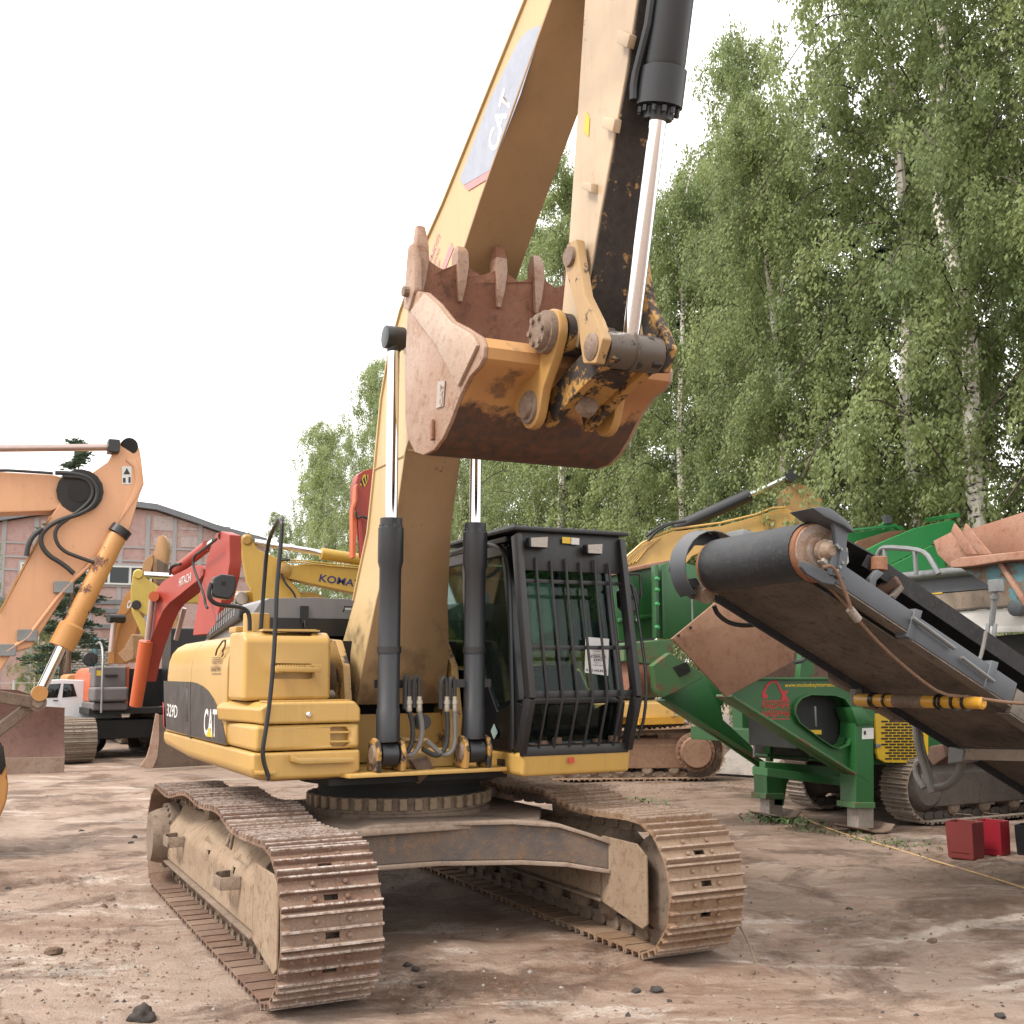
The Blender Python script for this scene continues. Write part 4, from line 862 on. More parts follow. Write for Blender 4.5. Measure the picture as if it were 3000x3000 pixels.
    for y, s2 in ((y0, -1), (y1, 1)):
        sp = MB(); sp.prism([(x, y, z) for x, z in sidep], (0, .028*s2, 0)); spo = sp.build('bucket_side', mBucket, bo_, .006)
        wp = MB(); wp.prism([(x, y+.028*s2, z) for x, z in ((2.30, 4.26), (2.54, 4.30), (2.75, 4.16), (2.96, 3.99), (3.28, 3.82), (3.35, 3.74), (3.08, 3.57), (2.75, 3.9))], (0, .022*s2, 0)); wp.build('wear_plate', mBucketW, spo, .004)
    ed = MB(); ed.prism([(2.66, -.781, 3.33), (2.69, -.781, 3.335), (2.685, -.781, 3.46), (2.665, -.781, 3.45)], (0, -.02, 0)); ed.build('wear_bar', mBucketIn, bo_, .003)
    pp = onY('zB', [(455, 1000), (495, 996), (485, 1140), (445, 1152)], y0-.03); pt = decal(pp, mBucketPl, bo_, (0, -1, 0), 'plate', .006)
    a, b = onY('zB', [(470, 1140), (478, 1010)], y0-.037); ux = (b-a).normalized(); letter('CAT', a+Vector((.02, -.003, 0)), ux, Vector((-ux.z, 0, ux.x)), (b-a).length*.95, .05, mBucket, bo_, bold=.03, depth=.002)
    # scalloped lip
    N_ = 5; ys = [y0+.03+i*(y1-y0-.06)/(N_-1) for i in range(N_)]; lp = []
    for i in range(41):
        y = y0+(y1-y0)*i/40; dmin = min(abs(y-q) for q in ys); lp.append((y, 4.66-.085*min(1, dmin/.14)**.8))
    lip = MB(); lip.prism([(2.215, y0, 4.45)]+[(2.265, y, z) for y, z in lp]+[(2.215, y1, 4.45)], (.04, -.0, 0)); lip.build('bucket_lip', mBucketIn, bo_, .004)
    for i, y in enumerate(ys):
        t = MB(); cx = 2.275
        t.loft([[(cx+sx*a, y+sy*b, z) for sx, sy in ((-1, -1), (1, -1), (1, 1), (-1, 1))] for z, a, b in ((4.38, .012, .010), (4.48, .04, .026), (4.62, .058, .040), (4.715, .050, .040), (4.72, .045, .036))])
        to = t.build('tooth', mBucket, bo_, .014, 2)
        tp = MB(); hgt = (.15, .05, .10, .08, .07)[i]
        tp.loft([[(cx+sx*a-.05*(z-4.715), y+sy*b, z) for sx, sy in ((-1, -1), (1, -1), (1, 1), (-1, 1))] for z, a, b in ((4.715, .050, .041), (4.715+hgt*.5, .038, .034), (4.715+hgt*.93, .018, .031), (4.715+hgt, .010, .022))])
        tp.build('tooth_tip', mBucketIn if i == 2 else mBucket, to, .012, 2)
    sc_ = MB(); sc_.prism([(2.16, y0-.05, 4.32), (2.26, y0-.05, 4.27), (2.37, y0-.05, 4.38), (2.37, y0-.05, 4.56), (2.32, y0-.05, 4.72), (2.24, y0-.05, 4.72), (2.19, y0-.05, 4.5)], (0, .06, 0)); sco = sc_.build('side_cutter', mBucket, bo_, .02, 2)
    MB().cyl((2.26, y0-.085, 4.40), (2.26, y0-.04, 4.40), .035, n=10).build('cutter_bolt', mPin, sco)
    for y in (YC-.275, YC+.215):
        e = MB(); ring = []
        c1 = Vector((3.50, 0, 3.82)); c2 = Vector((3.26, 0, 3.44))
        for i in range(9): a = R(-25+i*20); ring.append((c1.x+.135*math.cos(a), c1.z+.135*math.sin(a)))
        ring += [(3.28, 3.84), (3.0, 3.74), (2.98, 3.56), (3.09, 3.42)]
        for i in range(8): a = R(195+i*21); ring.append((c2.x+.125*math.cos(a), c2.z+.125*math.sin(a)))
        ring += [(3.43, 3.52), (3.56, 3.66)]
        e.prism([(x, y, z) for x, z in ring], (0, .06, 0)); eo = e.build('bucket_ear', mYear, bo_, .015, 2)
        ye = y-.03 if y < YC else y+.06
        MB().lathe((c1.x, ye-.045 if y < YC else ye+.045, c1.z), (c1.x, y+.03, c1.z), [(0, .098), (.35, .105), (.36, .12), (1, .125)], 26).build('pin_cap', mPin, eo)
        MB().lathe((c2.x, ye-.01 if y < YC else ye+.01, c2.z), (c2.x, y+.03, c2.z), [(0, .065), (.3, .07), (.31, .095), (1, .10)], 22).build('pin_cap', mPin, eo)
        if y < YC:
            for i in range(6):
                a = 2*math.pi*i/6; MB().cyl((c1.x+.075*math.cos(a), ye-.06, c1.z+.075*math.sin(a)), (c1.x+.075*math.cos(a), ye-.04, c1.z+.075*math.sin(a)), .018, n=8).build('cap_bolt', mPin, eo)
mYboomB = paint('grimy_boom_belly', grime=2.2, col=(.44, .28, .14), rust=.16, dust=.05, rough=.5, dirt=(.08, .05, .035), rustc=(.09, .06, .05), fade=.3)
mStickL = paint('chipped_link_paint', (.46, .285, .12), rust=.34, dust=.08, rustc=(.07, .05, .045), scale=1.6)
mGreaseDk = paint('grease_black_steel', (.10, .075, .055), rust=.4, dust=.05, rustc=(.03, .025, .024), rough=.4, scale=2)
mYear = paint('ear_paint', (.50, .28, .085), rust=.2, dust=.06, rustc=(.10, .06, .045))
mBucketW = rusty('scuffed_wear_plate', (.48, .34, .25), (.52, .40, .31), (.36, .2, .12), .5, 3, .3)
mBucketPl = plain('bare_plate', (.44, .38, .33), .6, 0, .1, .1)
boomstick()
for o in (SHOE, SHOEF): bpy.data.objects.remove(o)
# ------------------------------------------------------------------ the other machines on the left
def TR(parent, name, mat, pts, ext, bevel=.012, seg=2): return MB().prism(pts, ext).build(name, mat, parent, bevel, seg)
def ROD(parent, name, mat, a, b, r, r2=None): return MB().cyl(a, b, r, r2, 16).build(name, mat, parent)
def TRACK(parent, F, yc, L, wd, mats, hz=.95, pitch=.2, back=0, name='track_frame', fm=None):
    r = hz/2-.03; top = [(L-r-.3, hz-.05), (0, hz-.085), (-L+r+.3, hz-.05)]
    path = smooth_closed(track_path(L-r, r+.03, r, -L+r, r+.03, r, top, 0), 1)
    fo = MB().loft([[F.w(x, yc+y, z) for y, z in ((-.16, .2), (.16, .2), (.16, .62), (.05, .74), (-.05, .74), (-.16, .62))] for x in (-L+.45, L-.45)]).build(name, fm or mClayDk, parent, .02)
    for x, nm in ((L-r, 'idler'), (-L+r, 'sprocket')):
        MB().lathe(F.w(x, yc-.2, r+.03), F.w(x, yc+.2, r+.03), [(0, r*.5), (.1, r*.62), (.3, r*.7), (.35, r-.1), (.65, r-.1), (.7, r*.7), (.9, r*.62), (1, r*.5)], 24).build(nm, fm or mClayDk, fo)
    for i in range(6):
        x = -L+.9+i*(2*L-1.8)/5; MB().lathe(F.w(x, yc-.15, .18), F.w(x, yc+.15, .18), [(0, .07), (.1, .11), (.9, .11), (1, .07)], 12).build('roller', mClayDk, fo)
    pr = shoe_mesh(wd, pitch, mats, .028, True, False); lay_shoes(pr, fo, path, yc, pitch, F, rnd.random()); bpy.data.objects.remove(pr); return fo

# orange excavator reaching in from the left edge (boom plane x = -5.5)
def orange():
    X = -5.5; T = thing('excavator', 'pale orange excavator whose arm and bucket reach in at the left edge', 'excavator', (X, -9.5, 0))
    z = lambda pts, x=X: onX('z3', pts, x)
    st = TR(T, 'stick', mOr, z([(555, 165), (580, 143), (612, 138), (645, 155), (660, 190), (668, 240), (680, 350), (660, 400), (620, 540), (600, 590), (560, 610), (515, 592), (440, 690), (360, 795), (250, 960), (150, 1120), (60, 1145), (0, 1235), (-60, 1330), (-120, 1330), (-110, 1190), (0, 955), (100, 770), (190, 600), (240, 500), (300, 420), (430, 300), (510, 245)]), (-.42, 0, 0), .02)
    ep = MB(); ep.prism(z([(0, 962), (190, 600), (240, 505), (236, 496), (184, 592), (-4, 950)], X+.012), (-.45, 0, 0)); ep.build('stick_edge_plate', mOrR, st)
    ROD(st, 'stick_pin', mDark, *[hit('z3', (610, 172), (X+k, 0, 0), (1, 0, 0)) for k in (.012, -.43)], .105)
    TR(st, 'reinforcement', mOr, z([(600, 225), (640, 240), (662, 300), (672, 350), (640, 420), (450, 690), (380, 770), (500, 600), (560, 520), (620, 400), (640, 330), (630, 270), (595, 240)], X+.014), (-.016, 0, 0), .003)
    stk = decal(z([(575, 268), (620, 268), (620, 352), (575, 352)], X), mOffw, st, (1, 0, 0), 'sticker')
    decal(z([(582, 305), (598, 275), (614, 305)], X+.0055), mBlkP, stk, (1, 0, 0), t=.002); decal(z([(606, 318), (616, 318), (616, 345), (606, 345)], X+.0055), mBlkP, stk, (1, 0, 0), t=.002); decal(z([(580, 322), (592, 322), (592, 344), (580, 344)], X+.0055), mBlkP, stk, (1, 0, 0), t=.002)
    bm = TR(T, 'boom', mOr, z([(340, 330), (250, 306), (0, 292), (-500, 330), (-900, 470), (-1300, 900), (-1560, 1350), (-1400, 1420), (-1000, 900), (-600, 590), (0, 486), (240, 478), (345, 440), (385, 420), (400, 380), (380, 340)], X-.02), (-.38, 0, 0), .02)
    ROD(bm, 'boom_tip_boss', mBlkDust, *[hit('z3', (378, 385), (X+k, 0, 0), (1, 0, 0)) for k in (.05, -.03)], .27)
    ROD(bm, 'boom_tip_pin', mBlk, *[hit('z3', (378, 385), (X+k, 0, 0), (1, 0, 0)) for k in (.07, .04)], .13)
    for pts, r in (([(260, 298), (340, 300), (420, 318), (462, 372), (450, 440), (390, 490), (280, 520), (215, 560), (185, 610), (215, 680), (300, 730), (350, 775)], .028), ([(300, 315), (400, 320), (440, 370), (430, 430), (330, 510), (270, 550), (255, 600), (290, 665), (380, 700), (440, 720)], .022), ([(250, 300), (100, 290), (0, 285), (-300, 300)], .018), ([(200, 560), (150, 600), (130, 650), (125, 690)], .03)):
        MB().tube(z(pts, X+.10), r, 8, smooth=2).build('hose', mRubber, T)
    a, b, c, d = [hit('z3', q, (X+.05, 0, 0), (1, 0, 0)) for q in ((555, 590), (305, 1075), (290, 1120), (190, 1330))]
    cy = MB(); cy.lathe(a, c, [(0, .10), (.03, .115), (.80, .115), (.82, .15), (1, .15)], 22); cy.build('bucket_cylinder', mOrR, T); ROD(T, 'cylinder_rod', mChrome, c, d, .06); ROD(T, 'cylinder_head', mBlkDust, hit('z3', (578, 560), (X+.05, 0, 0), (1, 0, 0)), a, .13)
    e0 = hit('z3', (185, 1338), (X+.05, 0, 0), (1, 0, 0)); MB().lathe(e0+Vector((.12, 0, 0)), e0-Vector((.12, 0, 0)), [(0, .09), (1, .09)], 18).build('rod_eye', mOrR, T)
    TR(T, 'link', mPinD, z([(-150, 1290), (0, 1325), (150, 1350), (195, 1360), (208, 1385), (190, 1412), (160, 1412), (0, 1385), (-150, 1340)], X+.12), (-.1, 0, 0), .02)
    TR(T, 'link', mPinD, z([(195, 1385), (165, 1415), (0, 1545), (-120, 1640), (-160, 1600), (-20, 1490), (130, 1380)], X+.08), (-.3, 0, 0), .02)
    MB().lathe(hit('z3', (178, 1382), (X+.15, 0, 0), (1, 0, 0)), hit('z3', (178, 1382), (X-.1, 0, 0), (1, 0, 0)), [(0, .06), (.12, .06), (.13, .1), (1, .1)], 18).build('link_pin', mPin, T)
    bk = TR(T, 'bucket', mOrR, z([(-420, 1500), (-200, 1500), (0, 1560), (18, 1590), (30, 1680), (40, 1780), (30, 1850), (0, 1925), (-60, 1985), (-200, 2020), (-330, 1990), (-420, 1850)], X+.5), (-1.1, 0, 0), .03)
    TR(bk, 'wear_plate', mBlkDust, z([(-60, 1540), (0, 1562), (17, 1592), (28, 1680), (8, 1720), (-60, 1720)], X+.516), (-.014, 0, 0), .004)
    l1, l2 = [hit('z3', q, (X+.02, 0, 0), (1, 0, 0)) for q in ((530, 178), (-800, 190))]; ROD(T, 'stick_cylinder_rod', mChromeOr, l1, l2, .045)
    MB().box(l1-Vector((.1, .06, .08)), l1+Vector((.1, .08, .09))).build('rod_head', mBlkDust, T, .02)
    for q in ((300, 838), (130, 1065), (28, 1135)):
        c = hit('z3', q, (X+.03, 0, 0), (1, 0, 0)); MB().box(c-Vector((.03, .11, .07)), c+Vector((.02, .11, .07))).build('pipe_clamp', mGalv, T, .01)
    MB().tube(z([(440, 720), (350, 800), (300, 850), (130, 1075), (30, 1140)], X+.03), .022, 8).build('hydraulic_pipe', mOr, T)
    # the carrier itself stands outside the frame
    F = Frame((X, -9.8, 0), 90)
    for y in (-1.2, 1.2): TRACK(T, F, y, 2.2, .6, [mShoeDust, mClayDk], pitch=.22)
    MB().loft([[F.w(x, y, zz) for y, zz in ((-1.35, 1.1), (1.35, 1.1), (1.35, 2.0), (1.2, 2.2), (-1.2, 2.2), (-1.35, 2.0))] for x in (-2.8, 1.2)]).build('upper_body', mOr, T, .05)
    MB().loft([[F.w(x, y, zz) for y, zz in ((.35, 1.2), (1.3, 1.2), (1.3, 3.0), (.35, 3.0))] for x in (-.4, 1.3)]).build('cab', mBlk, T, .05)
mPinD = rusty('dark_link_steel', (.15, .095, .06), (.20, .14, .10), (.09, .06, .045), .7, 6, .3)
mChromeOr = plain('dull_chrome', (.55, .42, .38), .3, .7, .1, 0)
orange()

def blade():
    b = MB(); X = -17.2; top = onX('z3', [(-200, 1310), (80, 1322), (160, 1350), (215, 1400), (303, 1405)], X); bot = onX('z3', [(-200, 1650), (80, 1650), (160, 1650), (215, 1645), (303, 1640)], X)
    secs = []
    for t, bo in zip(top, bot):
        sec = []
        for k in range(7): f = k/6; sec.append(t.lerp(bo, f)+Vector((.16*(2*f-1)**2, 0, 0)))
        secs.append(sec+[p-Vector((.07, 0, 0)) for p in sec[::-1]])
    T = thing('bulldozer_blade', 'rust brown dozer blade standing behind the orange excavator bucket link', 'blade', (X, bot[2].y, 0))
    b.loft(secs).build('mouldboard', mBladeBr, T, 0, 2, 50)
    e = MB(); e.prism([bot[0]+Vector((.17, 0, .02)), bot[-1]+Vector((.17, 0, .02)), bot[-1]+Vector((.17, 0, -.36)), bot[0]+Vector((.17, 0, -.36))], (-.05, 0, 0)); e.build('cutting_edge', mClayP, T, .01)
mBladeBr = rusty('blade_brown', (.155, .075, .055), (.20, .105, .08), (.11, .06, .045), .7, 1.2, .2)
mClayP = rusty('pale_clay', (.36, .27, .21), (.30, .20, .15), (.24, .15, .11), .9, 2, .4)
blade()

def hitachi():
    U = Frame((-21.7, .26, 0), 18); D = Frame((-21.7, .26, 0), 6); B = Frame((-21.7, .92, 0), 2)
    T = thing('excavator', 'orange red excavator with slate grey tool boxes and red arched boom', 'excavator', (-21.7, .26, 0))
    for y in (-1.3, 1.3): TRACK(T, D, y, 2.3, .85, [mShoeDust, mClayDk], 1.0, .22)
    TR(T, 'carbody', mDark, [D.w(.8, -1.2, .45), D.w(.8, 1.2, .45), D.w(.8, 1.2, .9), D.w(.8, -1.2, .9)], D.f*-1.6)
    TR(T, 'deck', mDark, [B.w(.9, -1.4, 1.05), B.w(.9, .5, 1.05), B.w(-2.6, .5, 1.05), B.w(-2.6, -1.4, 1.05)], (0, 0, .15))
    TR(T, 'tool_box', mGreyBox, [B.w(1.15, -1.35, 1.36), B.w(1.15, -.52, 1.36), B.w(.2, -.52, 1.36), B.w(.2, -1.35, 1.36)], (0, 0, .36), .07, 3)
    TR(T, 'fender', mGreyBox, [B.w(1.0, -1.34, 1.14), B.w(1.0, -.5, 1.14), B.w(-2.4, -.5, 1.14), B.w(-2.4, -1.34, 1.14)], (0, 0, .21), .05, 3)
    tk = TR(T, 'fuel_tank', mGreyBox, [B.w(.75, -1.30, 1.7), B.w(.75, -.52, 1.7), B.w(-.3, -.52, 1.7), B.w(-.3, -1.30, 1.7)], (0, 0, .53), .05, 3)
    TR(tk, 'step', mBlk, [B.w(.85, -1.05, 1.98), B.w(.85, -.75, 1.98), B.w(.7, -.75, 1.98), B.w(.7, -1.05, 1.98)], (0, 0, .05))
    TR(tk, 'sticker', mYelP, [B.w(.753, -1.24, 2.0), B.w(.753, -1.09, 2.0), B.w(.753, -1.09, 2.13), B.w(.753, -1.24, 2.13)], B.f*.004, 0)
    fl = MB().loft([[B.w(x, y, z) for y, z in ((-1.32, 1.35), (-1.32, 2.02), (-1.27, 2.15), (-1.15, 2.22), (-.5, 2.22), (-.5, 1.35))] for x in (-2.9, .15)]).build('side_door', mHit, T, .04)
    TR(T, 'inner_panel', mHit, [B.w(.5, -.52, 1.2), B.w(.5, -.42, 1.2), B.w(-.5, -.42, 1.2), B.w(-.5, -.52, 1.2)], (0, 0, 1.03))
    TR(T, 'engine_cover', mDark, [B.w(-.4, -.45, 1.2), B.w(-.4, 1.4, 1.2), B.w(-2.9, 1.4, 1.2), B.w(-2.9, -.45, 1.2)], (0, 0, .98))
    s = lambda f, pts, off=-.42: U.side(f, pts, off)
    ex = U.l*.42
    bo = TR(T, 'boom', mHitRed, s('l6', [(345, 545), (365, 505), (400, 462), (450, 432), (520, 398), (610, 352), (640, 355), (668, 380), (668, 420), (650, 445), (600, 482), (505, 560), (445, 605), (405, 655), (372, 725), (340, 810), (310, 890), (275, 1010), (250, 1130), (205, 1130), (215, 1060), (250, 960), (300, 830), (330, 680)]), ex, .02)
    a = s('l6', [(512, 498), (592, 458), (512, 470)]); ux = (a[1]-a[0]).normalized(); letter('HITACHI', a[0], ux, (0, 0, 1), (a[1]-a[0]).length, .2, mOffw, bo, bold=.005, depth=.01)
    ROD(bo, 'cylinder_pin', mHit, *[hit('l6', (343, 562), U.o+U.l*k, U.l) for k in (-.62, -.3)], .12)
    st = TR(T, 'stick', mHitRed, s('l6', [(735, 195), (755, 145), (790, 128), (845, 150), (848, 330), (832, 440), (735, 810), (600, 822), (640, 560), (682, 400), (690, 320)], -.38), U.l*.30, .02)
    ROD(st, 'stick_tip_pin', mBlkDust, *[hit('l6', (800, 160), U.o+U.l*k, U.l) for k in (-.34, -.28)], .1)
    a, b, c = s('l6', [(485, 395), (700, 225), (745, 195)], -.15); ROD(T, 'stick_cylinder', mHitDk, a, b, .13); ROD(T, 'cylinder_rod', mChrome, b, c, .07)
    p = s('l6', [(330, 580), (300, 850), (292, 860), (222, 1290)], -.52); ROD(T, 'cylinder_rod', mChromeOr, p[0], p[1], .07); ROD(T, 'boom_cylinder', mHit, p[2], p[3], .17, .15)
    p = s('l6', [(545, 640), (490, 850), (482, 860), (425, 1200)], .35); ROD(T, 'cylinder_rod', mChromeOr, p[0], p[1], .06)
    MB().tube(s('l6', [(760, 180), (660, 260), (610, 290), (600, 350), (640, 460), (680, 560), (685, 620), (700, 640)], -.6), .03, 8, smooth=2).build('hose', mRubber, T)
    MB().tube(s('l6', [(450, 420), (450, 370), (480, 350), (520, 345)], -.3), .03, 8, smooth=1).build('hose', mRubber, T)
    MB().tube([B.w(1.2, -1.15, 1.1), B.w(1.1, -1.15, 2.0), B.w(.8, -1.12, 2.6), B.w(.5, -1.15, 2.85), B.w(.2, -1.2, 2.8)], .03, 8, smooth=1).build('handrail', mGalv, T)
    MB().tube([B.w(.4, -1.25, 2.2), B.w(.4, -1.3, 2.3), B.w(.4, -1.36, 2.45)], .025, 8).build('mirror_arm', mBlk, T)
    MB().lathe(B.w(.42, -1.36, 2.42), B.w(.34, -1.36, 2.42), [(0, .16), (.5, .19), (1, .12)], 16).build('mirror_head', mBlk, T)
    MB().box(B.w(.2, .5, 1.3)-Vector((.5, .0, 0)), B.w(.2, .5, 1.3)+Vector((.8, 1.0, 1.9))).build('cab', mBlk, T, .05)
    a = onX('l5', [(865, 1640), (905, 1610), (865, 1440)], -20.6)
    # bucket lowered to the ground
    X = -16.4; bk = MB(); q = onX('z3', [(735, 1432), (752, 1438), (752, 1560), (744, 1640), (722, 1692), (690, 1694), (662, 1682), (690, 1640), (706, 1590)], X); bk.prism(q, (-.06, 0, 0)); bo = bk.build('bucket_side', mBucket, T, .015)
    z0 = min(p.z for p in q)
    MB().loft([[Vector((X-.03, p.y+dy, p.z)) + Vector((-dx, 0, 0)) for p in onX('z3', [(752, 1440), (752, 1560), (744, 1640), (722, 1692), (690, 1694)], X)] for dy, dx in ((0, 0), (1.25, .15))], cap=False).build('bucket', mBucketDk, T, 0, 2, 60)
    MB().prism([p+Vector((-.15, 1.3, 0)) for p in q], (-.06, 0, 0)).build('bucket_side', mBucketDk, T, .01)
mBucketDk = rusty('dark_bucket_steel', (.12, .08, .06), (.17, .12, .09), (.24, .14, .07), .6, 2, .3)
hitachi()

def far_left():
    # counterweight and boom of another machine behind
    X = -28; T = thing('excavator', 'orange yellow excavator with white lettering, far behind the red one', 'excavator', (-29, -.6, 0))
    TR(T, 'counterweight', mCase, onX('l5', [(722, 1770), (722, 1690), (735, 1560), (760, 1470), (790, 1450), (850, 1445), (900, 1450), (900, 1770)], X), (-2.6, 0, 0), .08, 3)
    TR(T, 'side_decal', mBlkP, onX('l5', [(726, 1690), (730, 1600), (850, 1600), (850, 1690)], X+.01), (-.02, 0, 0), 0)
    a = onX('l5', [(738, 1678), (806, 1678), (738, 1635)], X+.012); letter('CASE', a[0], (0, 1, 0), (0, 0, 1), a[1].y-a[0].y, a[2].z-a[0].z, mWhite, T, bold=.05)
    TR(T, 'lower_frame', mBlkDust, onX('l5', [(760, 1775), (1000, 1775), (1000, 1990), (760, 1990)], X-.3), (-2, 0, 0))
    F = Frame((-29, .2, 0), 0)
    for y in (-1.2, 1.2): TRACK(T, F, y, 2.1, .6, [mShoeDust, mClayDk], .9, .24)
    bo = TR(T, 'boom', mCase, onX('l5', [(1215, 1330), (1225, 1210), (1270, 900), (1320, 780), (1370, 640), (1430, 530), (1490, 480), (1500, 560), (1470, 720), (1400, 790), (1340, 960), (1300, 1150), (1290, 1330)], X-1), (-.5, .4, 0), .02)
    TR(bo, 'boom_belly', mCaseDk, onX('l5', [(1290, 1330), (1300, 1150), (1345, 960), (1405, 790), (1480, 710), (1600, 720), (1560, 900), (1480, 1150), (1400, 1330)], X-1.05), (-.5, .2, 0), .01)
    a = onX('l5', [(1430, 715), (1500, 690), (1445, 620)], X-.98); letter('CA', a[0], (a[1]-a[0]).normalized(), (a[2]-a[0]).normalized(), (a[1]-a[0]).length, (a[2]-a[0]).length, mWhite, bo, bold=.05)
    p = onX('l5', [(1295, 820), (1255, 1200)], X-.6); ROD(T, 'boom_cylinder_rod', mChromeOr, p[0], p[1], .09); ROD(T, 'cylinder_pin', mBlkDust, p[0]+Vector((.1, -.2, 0)), p[0]+Vector((-.1, .3, 0)), .14)
    bk = TR(T, 'bucket', mBucketP, onX('l5', [(1330, 1215), (1400, 1160), (1490, 990), (1510, 1010), (1510, 1270), (1420, 1320), (1370, 1260)], X+.4), (-.9, .6, 0), .02)
    # lemon yellow stick with chrome cylinder
    X = -25.5; T = thing('excavator', 'lemon yellow excavator arm folded behind the red boom', 'excavator', (-26.5, 3.2, 0))
    st = TR(T, 'stick', mKomP, onX('l5', [(1500, 330), (1515, 300), (1560, 282), (1600, 300), (1640, 350), (1800, 460), (1900, 520), (1850, 640), (1700, 820), (1660, 790), (1500, 680), (1480, 640), (1478, 500)], X), (-.45, .1, 0), .03)
    MB().lathe(*[hit('l5', (1565, 318), (X+k, 0, 0), (1, 0, 0)) for k in (.06, -.4)], [(0, .12), (.1, .15), (1, .15)], 18).build('stick_pin', mKomP, st)
    MB().lathe(*[hit('l5', (1543, 665), (X+k, 0, 0), (1, 0, 0)) for k in (.06, -.4)], [(0, .12), (.1, .14), (1, .14)], 18).build('link_pin', mBlkDust, st)
    a, b = onX('l5', [(1625, 325), (2000, 345)], X-.2); ROD(T, 'cylinder_rod', mChrome, a, b, .10); c = onX('l5', [(2400, 380)], X-.2)[0]; ROD(T, 'stick_cylinder', mKomP, b, c, .16)
    TR(T, 'link', mKomP, onX('l5', [(1500, 690), (1560, 730), (1640, 830), (1660, 960), (1660, 1050), (1620, 1010), (1560, 860), (1510, 760)], X), (-.3, 0, 0), .02)
    TR(T, 'boom', mKomP, onX('l5', [(1900, 520), (2300, 480), (2700, 700), (3000, 1300), (2800, 1300), (2550, 850), (2250, 640), (1880, 640)], X-.3), (-.5, 0, 0), .02)
    TR(T, 'upper_body', mKomP, [(X-3, 2.5, 1.1), (X-.5, 2.5, 1.1), (X-.5, 5.3, 1.1), (X-3, 5.3, 1.1)], (0, 0, 1.2), .05)
    F = Frame((-27, 4, 0), 90)
    for y in (-1.2, 1.2): TRACK(T, F, y, 2.1, .6, [mShoeDust, mClayDk], .9, .24)
    # tan stick standing upright, far off
    X = -34; T = thing('excavator', 'tan excavator arm standing upright before the pink hall', 'excavator', (-35, 4, 0))
    TR(T, 'stick', mTan, onX('l6', [(360, 200), (370, 165), (400, 152), (415, 165), (430, 200), (432, 260), (420, 340), (410, 480), (340, 500), (335, 330), (345, 260)], X), (-.5, .2, 0), .004)
    TR(T, 'link', mTan, onX('l6', [(260, 400), (275, 330), (310, 290), (335, 280), (340, 330), (320, 400), (290, 440)], X+.1), (-.4, .1, 0), .02)
    TR(T, 'bucket', mBucketDk, onX('l6', [(362, 310), (415, 340), (410, 480), (360, 480)], X+.3), (-.5, .2, 0), .02)
    TR(T, 'boom', mTan, onX('l6', [(350, 470), (420, 470), (560, 900), (700, 1250), (560, 1250), (430, 900)], X-.6), (-.5, .2, 0), .02)
    F = Frame((-36, 6, 0), 20)
    for y in (-1.2, 1.2): TRACK(T, F, y, 2.1, .6, [mShoeDust, mClayDk], .9, .24)
    TR(T, 'upper_body', mTan, [F.w(1, -1.3, 1.1), F.w(1, 1.3, 1.1), F.w(-2.6, 1.3, 1.1), F.w(-2.6, -1.3, 1.1)], (0, 0, 1.2), .05)
    # yellow machine with blue lettering on the boom, right behind the grey hood
    X = -20; T = thing('excavator', 'bright yellow excavator with blue boom lettering behind the dark engine hood', 'excavator', (-21, 8.5, 0))
    st = TR(T, 'stick', mKom, onX('l6', [(918, 215), (925, 180), (960, 160), (1000, 180), (1015, 215), (1040, 250), (1150, 300), (1230, 330), (1220, 420), (1290, 500), (1330, 560), (1300, 620), (1010, 600), (1000, 540), (960, 460), (935, 330)], X), (-.5, .1, 0), .03)
    MB().lathe(*[hit('l6', (962, 186), (X+k, 0, 0), (1, 0, 0)) for k in (.05, -.4)], [(0, .10), (.1, .16), (1, .16)], 20).build('stick_pin', mKomD, st)
    bo = TR(T, 'boom', mKom, onX('l6', [(1165, 385), (1180, 360), (1215, 350), (1300, 355), (1340, 345), (1750, 372), (2000, 420), (2200, 560), (2400, 900), (2250, 900), (2080, 620), (1900, 560), (1740, 552), (1400, 480), (1230, 440), (1185, 415)], X+.08), (-.6, .1, 0), .02)
    MB().lathe(*[hit('l6', (1208, 390), (X+k, 0, 0), (1, 0, 0)) for k in (.16, -.4)], [(0, .10), (.1, .2), (1, .2)], 20).build('boom_tip_pin', mKomD, bo)
    a = onX('l6', [(1440, 462), (1765, 512), (1440, 412)], X+.085); ux = (a[1]-a[0]).normalized(); letter('KOMATSU', a[0], ux, Vector((0, -ux.z, ux.y)), (a[1]-a[0]).length*1.12, (a[2]-a[0]).length, mNavy, bo, bold=.02, slant=.1)
    a, b, c = onX('l6', [(1010, 198), (1480, 278), (1960, 355)], X-.1); ROD(T, 'cylinder_rod', mChrome, a, b, .085); ROD(T, 'stick_cylinder', mKom, b-Vector((0, .1, 0)), c, .16)
    for dy in (0, 14): MB().tube(onX('l6', [(1240, 320+dy), (1320, 322+dy), (1530, 345+dy), (1750, 362+dy)], X+.12), .022, 6).build('hydraulic_pipe', mKom, T)
    MB().tube(onX('l6', [(1170, 400), (1165, 350), (1190, 320), (1250, 318)], X+.2), .03, 6, smooth=2).build('hose', mRubber, T)
    MB().tube(onX('l6', [(1190, 410), (1220, 480), (1270, 530), (1290, 580)], X+.2), .03, 6, smooth=2).build('hose', mRubber, T)
    TR(T, 'upper_body', mKom, onX('l6', [(780, 640), (820, 540), (880, 525), (990, 525), (1010, 560), (1010, 1000), (780, 1000)], X-.6), (-2.5, .3, 0), .05)
